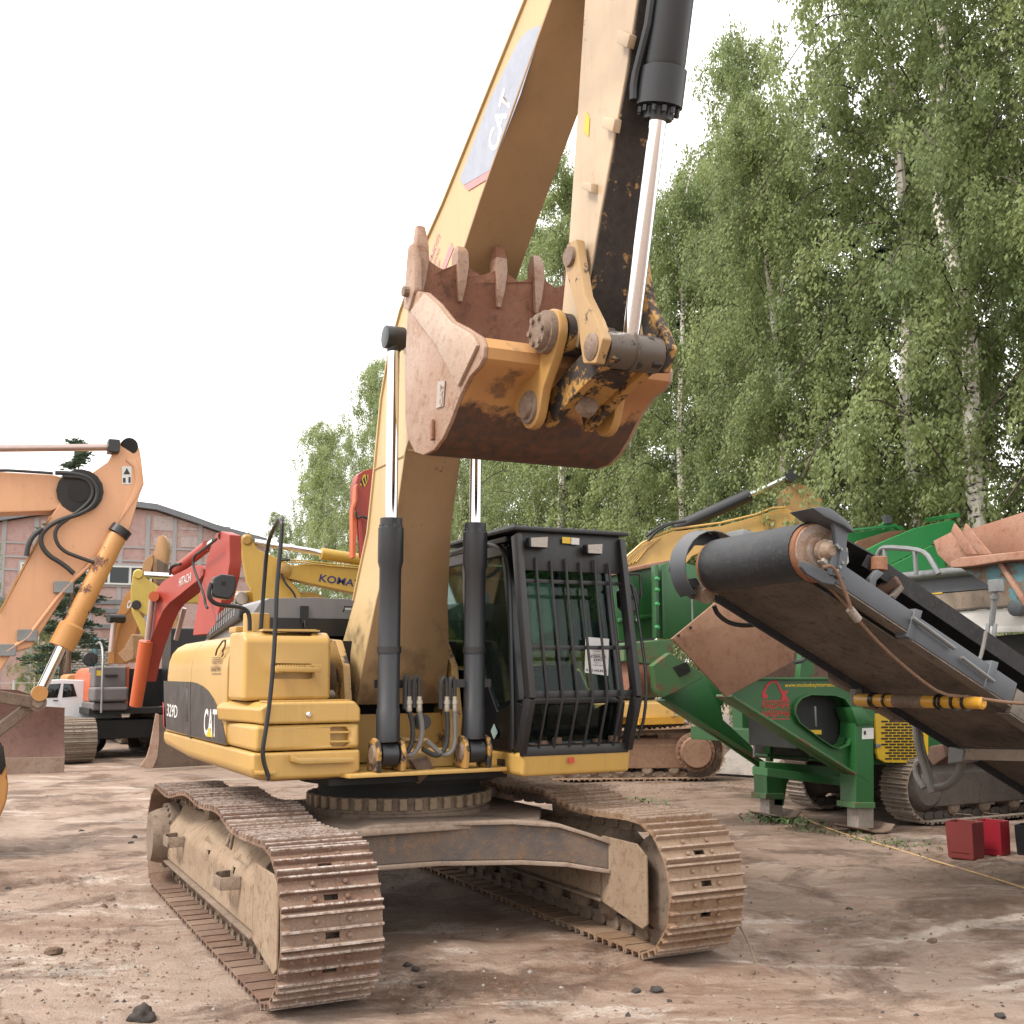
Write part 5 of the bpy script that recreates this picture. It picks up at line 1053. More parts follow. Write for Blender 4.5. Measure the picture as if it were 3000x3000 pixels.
    lm = onX('l6', [(925, 575)], X-.58)[0]; MB().lathe(lm+Vector((.08, 0, 0)), lm-Vector((.1, 0, 0)), [(0, .16), (.3, .2), (1, .2)], 18).build('head_lamp', mLens, T)
    sl = MB()
    for i in range(5):
        p = onX('l6', [(820+i*22, 608), (832+i*22, 608), (838+i*22, 632), (826+i*22, 632)], X-.59); MB().prism(p, (-.05, 0, 0)).build('vent_slot', mDark, T)
    F = Frame((-22, 8.2, 0), -90)
    for y in (-1.2, 1.2): TRACK(T, F, y, 2.1, .6, [mShoeDust, mClayDk], .9, .22)
    TR(T, 'boom_root', mKom, onX('l6', [(1320, 530), (1420, 535), (1480, 570), (1520, 620), (1520, 1000), (1400, 1000), (1330, 640)], X-.3), (-.6, .1, 0), .03)
    # red folded truck crane
    X = -17; T = thing('truck_crane', 'red folding crane column with hazard stripes behind the yellow boom', 'crane', (-17.5, 9.6, 0))
    c = TR(T, 'crane_head', mHitRed, onX('t4', [(965, 1075), (1010, 1045), (1080, 1025), (1160, 1040), (1160, 1750), (1020, 1750), (985, 1500), (940, 1390), (940, 1160)], X), (-.4, 0, 0), .02)
    TR(T, 'crane_beam', mHit, onX('t4', [(945, 1170), (960, 1150), (960, 1280), (935, 1360), (955, 1400), (945, 1750), (918, 1750), (918, 1350), (940, 1290)], X+.15), (-.25, 0, 0), .01)
    TR(T, 'crane_ram', mHitRed, onX('t4', [(965, 1420), (990, 1420), (1018, 1750), (985, 1750)], X+.2), (-.15, 0, 0), .01)
    st_ = decal(onX('t4', [(978, 1160), (1010, 1078), (1045, 1080), (1045, 1120), (1015, 1178)], X), mYelP, T, (1, 0, 0), 'hazard_panel')
    for k in range(3): decal(onX('t4', [(980+k*22, 1140-k*26), (992+k*22, 1110-k*18), (1012+k*14, 1172-k*26), (1004+k*14, 1178-k*20)], X+.006), mBlkP, st_, (1, 0, 0), 'stripe', .002)
    MB().tube(onX('t4', [(955, 1390), (940, 1370), (955, 1440), (985, 1410), (1060, 1440)], X+.25), .03, 6, smooth=1).build('hose', mRubber, T)
    TR(T, 'crane_base', mHitDk, [(X-.8, 9.0, 0), (X+.2, 9.0, 0), (X+.2, 10.2, 0), (X-.8, 10.2, 0)], (0, 0, 1.6), .05)
    TR(T, 'crane_post', mHitDk, [(X-.4, 9.3, 1.5), (X, 9.3, 1.5), (X, 9.9, 1.5), (X-.4, 9.9, 1.5)], (0, 0, 2.6), .03)
mCaseDk = paint('case_belly_paint', (.48, .22, .07), rust=.14, dust=.03, rough=.5)
mBucketP = rusty('pale_bucket_rust', (.52, .30, .17), (.55, .36, .23), (.40, .2, .11), .7, 2, .2)
mTan = paint('tan_paint', (.55, .30, .13), rust=.2, dust=.1)
mKomD = paint('pin_yellow', (.45, .27, .06), rust=.3, dust=.05)
far_left()

def white_car():
    X = -22.6; T = thing('station_wagon', 'white car parked behind the brown dozer blade', 'car', (X-.9, -2.2, 0))
    L = lambda pts, x=X: onX('l5', pts, x)
    # side outline in the y, z plane, nose to the left of the picture
    p = L([(830, 1520), (700, 1508), (560, 1512), (470, 1540), (330, 1620), (270, 1648)])
    roofz = p[1].z; y1 = p[0].y; hood = p[5]
    y0 = hood.y-1.0
    out = [(y0, .35), (y0-.08, .6), (y0+.0, .95), (hood.y, 1.08), (p[4].y, 1.15), (p[3].y, roofz-.14), (p[2].y, roofz-.01), (p[1].y, roofz), (y1+.4, roofz-.03), (y1+.9, roofz-.2), (y1+1.15, 1.15), (y1+1.2, .5), (y1+1.1, .33)]
    b = MB(); b.loft([[Vector((X+dx, hood.y+1.2+(y-hood.y-1.2)*k, z)) for y, z in out] for dx, k in ((0, .99), (-.06, 1), (-1.65, 1), (-1.72, .99))]); bo = b.build('body', mCarW, T, .03, 2, 30)
    TR(T, 'side_window', mGlassDk, L([(478, 1720), (560, 1562), (690, 1555), (650, 1715)], X+.012), (-.02, 0, 0), .004)
    TR(T, 'side_window', mGlassDk, L([(705, 1715), (720, 1555), (830, 1560), (870, 1700)], X+.012), (-.02, 0, 0), .004)
    q = [Vector((X-.12, p[4].y+.05, 1.19)), Vector((X-.16, p[3].y-.03, roofz-.17)), Vector((X-1.56, p[3].y-.03, roofz-.17)), Vector((X-1.6, p[4].y+.05, 1.19))]
    MB().prism([v+Vector((0, -.03, .02)) for v in q], (0, .03, -.02)).build('windscreen', mGlassDk, T)
    TR(T, 'door_handle', mBlk, L([(600, 1742), (660, 1742), (660, 1752), (600, 1752)], X+.03), (-.03, 0, 0))
    for yy in (y0+.75, y1+.55):
        w_ = MB().lathe((X+.02, yy, .33), (X-.2, yy, .33), [(0, .2), (.05, .3), (.2, .33), (.9, .33), (1, .3)], 24).build('wheel', mTyre, T); MB().lathe((X+.025, yy, .33), (X-.1, yy, .33), [(0, .17), (.2, .2), (1, .2)], 16).build('rim', mGalv, w_)
white_car()

def building():
    X = -52; q = lambda pts, x=X, f='z3': onX(f, pts, x)
    T = thing('industrial_hall', 'pink panelled industrial hall with window strip behind the left machines', 'building', (X, 3, 0))
    prof = q([(-700, 640), (200, 500), (640, 468), (735, 480), (900, 535), (1010, 575), (1250, 640), (1250, 1420), (-700, 1420)]); prof = [Vector((p.x, p.y, max(p.z, -.5))) for p in prof]; prof[-1].z = prof[-2].z = -.3
    MB().prism(prof, (-30, 0, 0)).build('wall', mPink, T)
    rf = [prof[i] for i in range(7)]; MB().prism([p+Vector((.4, 0, .05)) for p in rf]+[p+Vector((.4, 0, .35)) for p in rf[::-1]], (-30.6, 0, 0)).build('roof', mRoofS, T)
    cols = [-420, -270, -120, 30, 180, 310, 450, 580, 705, 830, 950, 1080]
    for x in cols:
        a, b = q([(x, 400), (x, 1420)], X+.02); MB().box((X-.02, a.y-.11, 0), (X+.05, a.y+.11, min(a.z, 10.5 - abs(a.y-prof[2].y)*.09))).build('joint_strip', mJoint, T)
    rows = [585, 655, 720]
    for i, yv in enumerate(rows):
        a, b = q([(-700, yv+10), (1150, yv-5)], X+.03); MB().box((X-.02, a.y, a.z-.05), (X+.045, b.y, a.z+.05)).build('joint_strip', mJoint, T)
    pal = [((180, 512), (300, 655)), ((455, 480), (575, 580)), ((712, 490), (828, 582)), ((712, 595), (828, 655)), ((840, 590), (945, 660)), ((840, 545), (945, 580))]
    for a, b in pal:
        u, v = q([a, b], X+.05); MB().box((X-.01, u.y+.15, v.z+.1), (X+.03, v.y-.15, u.z-.1)).build('panel', mPink2, T)
    # window strip
    x0, x1 = 485, 800; a, b = q([(x0, 735), (x1+200, 838)], X)
    MB().box((X-.02, a.y-4, b.z-.12), (X+.08, b.y, a.z+.12)).build('window_surround', mJoint, T)
    n = 9
    for i in range(n):
        ya = a.y-3.9+(b.y-a.y+3.8)*i/n; yb = a.y-3.9+(b.y-a.y+3.8)*(i+1)/n
        fr = MB(); fr.box((X+.06, ya, b.z), (X+.14, ya+.09, a.z)); fr.box((X+.06, yb-.05, b.z), (X+.14, yb, a.z)); fr.box((X+.06, ya, a.z-.08), (X+.14, yb, a.z)); fr.box((X+.06, ya, b.z), (X+.14, yb, b.z+.08))
        wo = MB().box((X+.05, ya+.09, b.z+.08), (X+.10, yb-.05, a.z-.08)).build('window', mGlassDk, T)
        for k, (lo_, hi_) in enumerate((((X+.06, ya, b.z), (X+.14, ya+.09, a.z)), ((X+.06, ya+.09, a.z-.08), (X+.14, yb-.0, a.z)), ((X+.06, ya+.09, b.z), (X+.14, yb, b.z+.08)))):
            MB().box(lo_, hi_).build('frame', mWhite, wo)
    # white brick infill with real courses
    a, b = q([(290, 1075), (450, 1290)], X+.1); w0, w1, z0, z1 = a.y, b.y, max(.1, b.z), a.z
    wall = MB().box((X, w0, 0), (X+.1, w1+.6, z1)).build('brick_panel', mMort, T)
    bh = (z1-.0)/30; bw = (w1+.6-w0)/10; base = None
    for r_ in range(30):
        for k in range(10):
            off = (bw/2 if r_ % 2 else 0); ya = w0+k*bw+off+.02; yb = min(w0+(k+1)*bw+off-.02, w1+.58)
            if yb-ya < .1: continue
            if base is None:
                base = MB().box((0, 0, 0), (.05, 1, 1)).build('brick', mBrick, wall); o = base
            else: o = link(base.copy()); o.name = 'brick'; o.parent = wall
            if (r_*10+k) >= 300: bpy.data.objects.remove(o); continue
            o.matrix_basis = Matrix.Translation((X+.1, ya, r_*bh+.01)) @ Matrix.Diagonal((1, yb-ya, bh-.04, 1))
    for xx in (292, 452):
        a, b = q([(xx, 1075), (xx, 1300)], X+.2); MB().cyl((X+.25, a.y, 0), (X+.25, a.y, a.z), .12, n=10).build('drain_pipe', mPipe, T)
    # lower red panels and beams
    for yv in (860, 905, 985):
        a, b = q([(-500, yv+25), (700, yv)], X+.06); MB().box((X, a.y, a.z-.12), (X+.12, b.y, a.z+.1)).build('ledge', mRoofS, T)
    # picket fence in front of the hall
    Fz = thing('yard_fence', 'thin wire fence with pale posts before the pink hall', 'fence', (-36, -3, 0))
    for k in range(9):
        MB().cyl((-36, -8+k*1.6, 0), (-36, -8+k*1.6, 1.9), .05, n=8).build('post', mOffw, Fz)
    for z in (.6, 1.2, 1.8): MB().cyl((-36, -8, z), (-36, 4.8, z), .012, n=5).build('wire', mOffw, Fz)
building()
# ------------------------------------------------------------------ green crushing plant on the right
def green_plant():
    T = thing('crushing_plant', 'green tracked screening plant with yellow web address and red lettering', 'crusher', (-2.9, 8.6, 0))
    q = lambda pts, x, f='z4': onX(f, pts, x)
    XN, XF = -1.95, -3.55
    np_ = TR(T, 'side_plate', mGreen, q([(575, 1140), (640, 1105), (720, 1066), (1130, 1062), (1270, 1075), (1262, 1200), (1190, 1530), (1100, 1478)], XN), (-.05, 0, 0), 0)
    hole = q([(884, 1218), (892, 1180), (915, 1152), (955, 1138), (1060, 1140), (1105, 1155), (1135, 1195), (1146, 1250), (1145, 1310), (1125, 1360), (1085, 1378), (1050, 1368), (1000, 1335), (905, 1262)], XN)
    cut(np_, [MB().prism([p+Vector((.3, 0, 0)) for p in hole], (-.6, 0, 0))])
    rim = MB(); ce = sum(hole, Vector())/len(hole); big = [ce+(p-ce)*1.035 for p in hole]
    rim.loft([[p+Vector((.06, 0, 0)) for p in hole], [p+Vector((-.17, 0, 0)) for p in hole], [p+Vector((-.17, 0, 0)) for p in big], [p+Vector((.06, 0, 0)) for p in big], [p+Vector((.06, 0, 0)) for p in hole]], cap=False); rim.build('hole_rim', mGreen, np_, 0, 2, 50)
    a, b = q([(572, 1140), (1192, 1528)], XN-.02); MB().bar(a, b, .30, .03, (0, 0, 1)).build('lower_flange', mGreenR, np_, .004)
    a, b = q([(715, 1064), (1270, 1062)], XN-.05); MB().bar(a, b, .2, .03).build('top_flange', mGreen, np_, .004)
    # prints
    a = q([(848, 1108), (1098, 1115), (848, 1084)], XN); letter('www.mccloskeyinternational.com', a[0], (0, 1, 0), (0, 0, 1), (a[1].y-a[0].y)*1.18, a[2].z-a[0].z, mYelP, np_, bold=.018)
    for tx, y0, y1 in (('РАБОЧИЕ', 1202, 1170), ('МАШИНЫ', 1237, 1208)):
        a = q([(745, y0), (870, y0-2), (745, y1)], XN); letter(tx, a[0], (0, 1, 0), (0, 0, 1), a[1].y-a[0].y, a[2].z-a[0].z, mRedP, np_, bold=.022)
    for y0 in (1163, 1245): decal(q([(745, y0), (868, y0-1), (868, y0+3), (745, y0+4)], XN), mRedP, np_, (1, 0, 0))
    for pts in ([(748, 1155), (745, 1128), (765, 1090), (780, 1075), (805, 1072), (808, 1080), (785, 1086), (770, 1100), (758, 1130), (772, 1140), (765, 1155)], [(805, 1072), (812, 1072), (838, 1120), (866, 1118), (850, 1135), (866, 1160), (830, 1160), (836, 1140), (826, 1120)]): decal(q(pts, XN), mRedP, np_, (1, 0, 0))
    # near leg
    def leg(X, x0, x1, top, mid, bot, side):
        a = q([(x0, top), (x1, top), (x1+4, mid), (x0+4, mid)], X+.13); l = TR(T, 'support_leg', mGreen, a, (-.28, 0, 0), .01)
        c = (a[2]+a[3])/2; TR(l, 'leg_collar', mGreenR, q([(x0-2, mid-12), (x1+10, mid-12), (x1+10, mid+16), (x0-2, mid+16)], X+.15), (-.32, 0, 0), .01)
        TR(l, 'inner_leg', mGalvD, q([(x0+14, mid+10), (x1+2, mid+10), (x1+2, bot), (x0+14, bot)], X+.10), (-.2, 0, 0), .01)
        f = MB(); p = q([(x0-12, bot), (x1+24, bot)], X); y0, y1 = p[0].y, p[1].y
        f.loft([[(X+.28, y, z+.02), (X+.28, y, z), (X-.32, y, z), (X-.32, y, z+.02)] for y, z in ((y0, .05), (y0+.06, .02), ((y0+y1)/2, 0), (y1-.08, .01), (y1, .08))]); f.build('foot_plate', mPinD, l, .004)
        return l
    l1 = leg(XN, 1168, 1250, 1200, 1636, 1742, 1)
    TR(l1, 'leg_cap', mGreen, q([(1150, 1195), (1205, 1195), (1255, 1270), (1180, 1275)], XN+.16), (-.3, 0, 0), .008)
    st = decal(q([(1198, 1288), (1250, 1286), (1250, 1336), (1198, 1338)], XN+.13), mOffw, l1, (1, 0, 0), 'sticker'); decal(q([(1206, 1300), (1216, 1300), (1216, 1318), (1206, 1318)], XN+.135), mBlkP, st, (1, 0, 0), t=.002)
    leg(XF, 765, 838, 1462, 1595, 1688, 1)
    TR(T, 'leg_gusset', mGreen, q([(820, 1500), (905, 1465), (860, 1540), (845, 1640), (800, 1640), (800, 1520)], XF+.10), (-.12, 0, 0), .01)
    fp = TR(T, 'side_plate', mGreen, q([(286, 1158), (335, 1100), (480, 1040), (600, 1040), (600, 1140), (560, 1190), (570, 1250), (700, 1370), (730, 1440), (830, 1480), (760, 1482)], XF), (-.05, 0, 0), .005)
    a, b = q([(286, 1160), (800, 1482)], XF); MB().bar(a, b, .22, .03).build('lower_flange', mGreenR, fp, .004)
    for (y0, y1, y2, y3, X, dx) in ((1400, 1430, 1440, 1412, -2.9, -.25), (1462, 1520, 1560, 1500, -2.4, -.3)):
        TR(T, 'cross_beam', mGreen, q([(770, y0+6), (1175, y1), (1175, y2), (770, y3+6)], X), (dx, 0, 0), .01)
    TR(T, 'cross_beam', mGreen, q([(760, 1440), (1180, 1470), (1180, 1545), (900, 1500), (760, 1490)], -2.6), (-.12, 0, 0), .01)
    TR(T, 'back_panel', mGalvDk, q([(712, 1240), (960, 1260), (960, 1440), (712, 1420)], -3.2), (-.04, 0, 0), .005)
    TR(T, 'inner_post', mGreen, q([(780, 1290), (795, 1290), (798, 1440), (783, 1440)], -3.1), (-.1, 0, 0), .005)
    # dark bay seen through the hole
    TR(T, 'engine_bay', mBayDk, [(-2.15, 5.95, 1.0), (-2.15, 7.4, .95), (-3.1, 7.4, .95), (-3.1, 5.95, 1.0)], (0, 0, .75))
    TR(T, 'door_bar', mGalv, q([(984, 1188), (992, 1188), (996, 1282), (988, 1282)], -2.13), (-.02, 0, 0), .002)
    TR(T, 'yellow_tag', mYelP, q([(955, 1296), (1015, 1296), (1015, 1316), (955, 1316)], -2.13), (-.01, 0, 0), 0)
    # brown flap
    fl = TR(T, 'rusty_flap', mFlap, q([(335, 885), (350, 893), (440, 990), (585, 1148), (690, 1090), (888, 985), (890, 920), (700, 780), (560, 700)], -1.72), (-.03, 0, 0), .004)
    for pt in ((370, 868), (425, 832)): c = q([pt], -1.70)[0]; MB().cyl(c, c-Vector((.05, 0, 0)), .016, n=8).build('bolt_hole', mDark, fl)
    # hopper walls with ribs
    hp = TR(T, 'hopper_wall', mGreen, q([(60, 592), (262, 552), (262, 880), (100, 892)], -3.6), (-.05, 0, 0), .004)
    hp2 = TR(T, 'hopper_wall', mGreen, q([(268, 552), (350, 530), (480, 560), (520, 720), (420, 830), (340, 885), (275, 880)], -3.2), (-.05, 0, 0), .004)
    for x in (262, 292): TR(hp2, 'rib', mGreenD, q([(x, 548), (x+14, 546), (x+20, 880), (x+6, 880)], -3.1), (-.1, 0, 0), .005)
    TR(hp, 'rib', mGreen, q([(100, 790), (262, 770), (262, 786), (100, 808)], -3.55), (-.06, 0, 0), .004)
    TR(hp, 'rim', mRustH, q([(50, 582), (262, 538), (350, 522), (350, 532), (262, 556), (50, 600)], -3.5), (-.2, 0, 0), .005)
    for y_ in (610, 660, 725, 830):
        c = q([(278, y_)], -3.0)[0]; MB().lathe(c, c-Vector((.05, 0, 0)), [(0, .02), (1, .028)], 8).build('bolt', mGreenB, hp2)
    c = q([(182, 800)], -3.5)[0]; MB().lathe(c+Vector((.04, 0, 0)), c, [(0, .02), (1, .03)], 8).build('bolt', mGalv, hp)
    MB().tube(q([(428, 700), (430, 760), (432, 850)], -2.9), .012, 6).build('chain', mGalv, T)
    # chute housing under the hopper, rusted
    ch = TR(T, 'chute_housing', mGreenR, q([(250, 1005), (330, 945), (480, 1040), (478, 1062), (390, 1110), (300, 1150), (268, 1105)], -3.0), (-.5, 0, 0), .015)
    TR(T, 'chute_top', mGreenR, q([(120, 905), (335, 884), (345, 935), (250, 1000), (120, 985)], -3.1), (-.5, 0, 0), .015)
    for k in range(8): MB().prism(q([(345+k*4, 1012+k*6), (410+k*2, 985+k*6), (411+k*2, 988+k*6), (346+k*4, 1015+k*6)], -2.985), (-.02, 0, 0)).build('vent_slot', mDark, ch)
    a, b = q([(100, 1035), (248, 1040)], -3.4); MB().cyl(a, b, .30, n=24).build('tail_drum', mBucketIn, T)
    # machinery glimpsed between flap and plate
    TR(T, 'rear_guard', mRustD, q([(720, 1000), (930, 930), (1040, 1000), (1040, 1066), (720, 1066)], -2.6), (-.3, 0, 0), .01)
    TR(T, 'hydraulic_arm', mGreen, q([(930, 925), (975, 915), (985, 1040), (950, 1062), (915, 1060)], -2.2), (-.1, 0, 0), .01)
    MB().tube(q([(890, 990), (930, 985), (960, 950), (940, 930)], -2.1), .025, 8, smooth=2).build('hose', mRubber, T)
    # chassis, engine housing with slotted yellow grille
    ch2 = TR(T, 'chassis', mGreen, [(-2.25, 7.05, .75), (-2.25, 10.5, .75), (-3.9, 10.5, .75), (-3.9, 7.05, .75)], (0, 0, .35), .02)
    TR(T, 'engine_housing', mGreen, [(-2.25, 7.15, 1.1), (-2.25, 10.5, 1.1), (-3.9, 10.5, 1.1), (-3.9, 7.15, 1.1)], (0, 0, .85), .03)
    gp = q([(1258, 1222), (1500, 1222), (1500, 1448), (1305, 1444), (1275, 1428), (1266, 1395)], -2.12); g = TR(T, 'engine_grille', mYGrille, gp, (-.05, 0, 0), .01)
    n_sl = 0
    sl0 = None
    for r_ in range(14):
        yv = 1254+r_*13
        for k in range(5):
            xv = 1286+k*36+(18 if r_ % 2 else 0)
            if xv+30 > 1480 or (r_ > 8 and xv < 1300) or (xv < 1300 and r_ % 2): continue
            p = q([(xv, yv), (xv+29, yv), (xv+29, yv+7), (xv, yv+7)], -2.117)
            MB().prism(p, (.006, 0, 0)).build('grille_slot', mDark, g)
    TR(g, 'grille_latch', mGalv, q([(1262, 1358), (1285, 1360), (1285, 1372), (1264, 1378)], -2.10), (-.02, 0, 0), .004)
    F = Frame((-3.2, 9.85, 0), 90)
    for y in (-.98, .98): TRACK(T, F, y, 2.3, .46, [mShoeDust, mDarkSt], .86, .17, fm=mDarkSt)
    # bright green discharge conveyor high behind
    cv = TR(T, 'conveyor_side', mGreenB, q([(1045, 590), (1150, 515), (1300, 440), (1440, 382), (1600, 345), (1624, 352), (1632, 395), (1500, 462), (1330, 545), (1150, 610)], -5.2), (-.06, 0, 0), .01)
    TR(T, 'conveyor_skirt', mGreenB, q([(1240, 590), (1330, 552), (1520, 458), (1560, 480), (1580, 560), (1480, 600), (1330, 612), (1240, 606)], -5.15), (-.06, 0, 0), .01)
    TR(T, 'conveyor_side', mGreenB, q([(1030, 450), (1110, 410), (1380, 372), (1395, 385), (1120, 470), (1030, 520)], -6.2), (-.06, 0, 0), .01)
    TR(T, 'conveyor_belt', mFlap, q([(1110, 505), (1180, 440), (1330, 395), (1390, 392), (1300, 440), (1150, 512)], -5.8), (-.03, 0, 0), 0)
    TR(T, 'conveyor_brace', mGreenB, q([(1150, 385), (1350, 362), (1365, 372), (1390, 392), (1378, 396), (1350, 378), (1150, 396)], -6.0), (-.08, 0, 0), .005)
    TR(T, 'conveyor_head', mGreenB, q([(1580, 322), (1635, 312), (1645, 320), (1640, 332), (1590, 340)], -5.2), (-.5, 0, 0), .01)
    TR(T, 'lamp_bracket', mGreenB, q([(1290, 366), (1310, 340), (1325, 345), (1335, 366)], -6.0), (-.05, 0, 0), .004)
    TR(T, 'work_lamp', mGreySt, q([(1302, 325), (1328, 322), (1338, 360), (1312, 362)], -5.95), (-.1, 0, 0), .01)
    TR(T, 'conveyor_support', mGreenD, [(-5.25, 7.5, 1.0), (-5.25, 8.0, 1.0), (-5.5, 8.0, 1.0), (-5.5, 7.5, 1.0)], (0, 0, 2.0))
    TR(T, 'conveyor_support', mGreenD, [(-3.9, 7.2, .9), (-3.9, 7.5, .9), (-6.2, 7.5, .9), (-6.2, 7.2, .9)], (0, 0, .2))
mDarkSt = rusty('dark_edge_steel', (.10, .078, .066), (.14, .11, .092), (.07, .055, .048), .7, 4, .2)
mGalvD = rusty('weathered_leg_steel', (.30, .26, .22), (.36, .31, .27), (.24, .17, .12), .6, 5, .3)
mGalvDk = rusty('stained_sheet', (.16, .15, .145), (.22, .205, .195), (.12, .10, .09), .6, 2, .3)
mBayDk = plain('engine_bay_black', (.016, .018, .016), .7, 0, .3, 0)
mGreenD = paint('deep_green_paint', (.010, .085, .02), rust=.1, dust=.05, rough=.45)
mRustD = rusty('dark_rust', (.12, .065, .045), (.16, .085, .055), (.08, .05, .04), .8, 3, .4)
green_plant()

# ------------------------------------------------------------------ grey belt conveyor of the white plant at the right edge
def white_plant():
    T = thing('tracked_crusher', 'white and grey crusher with long dusty belt conveyor and rusty hopper', 'crusher', (1.4, 7.2, 0))
    A = Vector((.82, 2.59, 2.64)); b = Vector((0, .893, -.449)); n = Vector((0, .449, .893)); W = 1.2; ex = Vector((1, 0, 0))
    r = .235; c0 = A + n*r; Lb = 5.6
    C = lambda t, u, h: A + b*t + ex*u + n*h      # along the belt, across, above the return belt
    bl = MB(); bl.loft([[C(t, 0, 0), C(t, W, 0), C(t, W, .012), C(t, 0, .012)] for t in (.0, 1, 2.5, 4, Lb)]); belt = bl.build('return_belt', mBelt, T)
    hd = MB(); secs = []
    for i in range(15):
        a = math.pi*i/14; d = -n*math.cos(a) - b*math.sin(a); secs.append([c0+d*(r+.012), c0+ex*W+d*(r+.012), c0+ex*W+d*(r-.002), c0+d*(r-.002)])
    hd.loft(secs).build('head_belt', mBeltN, T, 0, 2, 60)
    tb = MB(); tb.loft([[C(t, 0, 2*r+.03*k), C(t, .3, 2*r-.03*k), C(t, .9, 2*r-.03*k), C(t, W, 2*r+.03*k), C(t, W, 2*r+.03*k+.012), C(t, .9, 2*r-.03*k+.012), C(t, .3, 2*r-.03*k+.012), C(t, 0, 2*r+.03*k+.012)] for t, k in ((0, .2), (.6, 2), (Lb, 2))]); tb.build('carrying_belt', mBeltN, T)
    dr = MB(); dr.lathe(c0-ex*.06, c0+ex*(W+.06), [(0, r-.03), (.01, r), (.05, r), (.051, r-.004), (.95, r-.004), (.951, r), (.99, r), (1, r-.03)], 40); dro = dr.build('head_pulley', mDrum, T)
    e = c0+ex*(W+.061)
    for rr, m_ in ((.222, mDrumW), (.16, mBrg), (.12, mDrumW)): MB().lathe(e-ex*.03, e+ex*(.012+.01*(.2-rr)/.1), [(0, rr), (1, rr)], 30).build('pulley_disc', m_, dro)
    brg = MB(); brg.lathe(e, e+ex*.16, [(0, .05), (.3, .05), (.31, .085), (.6, .095), (.61, .075), (.8, .07), (1, .04)], 24); brg.build('bearing', mBrg, dro)
    TR(dro, 'bearing_block', mBeam, [e+ex*.05+p for p in (b*-.02-n*.10, b*.16-n*.12, b*.22+n*.02, b*.16+n*.12, b*-.02+n*.09)], ex*.07, .01)
    # near side rail, in bolted lengths
    for t0, t1, h0, h1, m_ in ((.12, 1.02, -.02, .15, mGreySt), (1.03, 2.25, -.06, .14, mGreySt), (2.26, 4.4, -.12, .10, mGreyDu), (4.41, Lb, -.12, .10, mGreyDu)):
        rl = MB(); rl.prism([C(t0, W+.10, h0+.07), C(t1, W+.10, h0+.07), C(t1, W+.10, h1+.07), C(t0, W+.10, h1+.07)], ex*.06); ro = rl.build('side_rail', m_, T, .008)
        MB().prism([C(t0, W+.02, h0+.065), C(t1, W+.02, h0+.065), C(t1, W+.16, h0+.065), C(t0, W+.16, h0+.065)], n*-.012).build('rail_flange', mGreyDu, ro)
    for t in (.98, 1.9, 3.1, 4.2): MB().prism([C(t, W+.04, .0), C(t+.08, W+.04, .0), C(t+.08, W+.04, .27), C(t, W+.04, .25)], ex*.13).build('rail_bracket', mGreySt, T, .006)
    for t, u in ((.55, 0), (2.6, 0), (4.1, 0)): MB().bar(C(t, .1, .16), C(t, W+.1, .16), .08, .10).build('cross_member', mGreyDu, T, .005)
    MB().prism([C(.1, -.14, .05), C(Lb, -.14, .05), C(Lb, -.14, .30), C(.1, -.14, .30)], ex*.06).build('side_rail', mGreySt, T, .008)
    MB().prism([C(.5, W-.03, .40), C(Lb, W-.03, .40), C(Lb, W+.0, .54), C(.9, W+.0, .53), C(.5, W, .50)], ex*.015).build('rubber_skirt', mBeltN, T)
    MB().prism([C(.1, -.02, -.06), C(Lb, -.02, -.06), C(Lb, -.02, .02), C(.1, -.02, .02)], ex*-.02).build('edge_seal', mBeltN, T)
    # tensioner screw, idler rollers
    MB().cyl(C(.95, W+.2, .15), C(1.45, W+.2, .13), .018, n=8).build('tension_screw', mGalv, T); MB().cyl(C(1.55, W+.2, .10), C(1.95, W+.2, .08), .016, n=8).build('tension_screw', mGalv, T)
    for (p, q_, rr) in ((onX('z4', [(1276, 575), (1276, 512)], 2.06)+[.065],) ): MB().lathe(p, q_, [(0, rr*.8), (.06, rr), (.94, rr), (1, rr*.8)], 16).build('guide_roller', mDrum, T)
    p, q_ = onX('z4', [(1310, 670), (1350, 628)], 2.0); MB().lathe(p-ex*.1, q_+ex*.05, [(0, .05), (.06, .06), (.94, .06), (1, .045)], 16).build('trough_roller', mRustD, T)
    TR(T, 'roller_bracket', mGreySt, onX('z4', [(1235, 610), (1270, 570), (1300, 585), (1265, 620), (1255, 690), (1230, 690)], 2.16), (-.05, 0, 0), .005)
    TR(T, 'roller_bracket', mGreyDu, onX('z4', [(1335, 690), (1380, 640), (1392, 655), (1350, 705)], 2.1), (-.05, 0, 0), .005)
    # scraper post above the head
    TR(T, 'guard_post', mGreySt, onX('z4', [(1072, 350), (1090, 335), (1140, 375), (1130, 470), (1135, 490), (1112, 605), (1058, 595), (1062, 480), (1085, 470)], W+A.x+.22), (-.05, 0, 0), .01)
    TR(T, 'guard_cap', mGreySt, onX('z4', [(975, 290), (1018, 283), (1066, 296), (1130, 345), (1165, 390), (1160, 402), (1120, 372), (1062, 345), (1030, 330)], W+A.x+.26), (-.28, 0, 0), .008)
    for pt in ((1078, 460), (1086, 470), (1098, 478), (1092, 560), (1080, 575), (1104, 540)): c = onX('z4', [pt], W+A.x+.23)[0]; MB().cyl(c, c+ex*.025, .014, n=6).build('bolt', mGalv, T)
    TR(T, 'head_plate', mGreySt, onX('z4', [(925, 530), (960, 540), (1070, 590), (1085, 620), (1070, 640), (1020, 630), (950, 590), (925, 560)], W+A.x+.2), (-.04, 0, 0), .01)
    TR(T, 'head_plate', mGreySt, onX('z4', [(1100, 480), (1140, 485), (1130, 560), (1120, 610), (1096, 605)], W+A.x+.24), (-.1, 0, 0), .01)
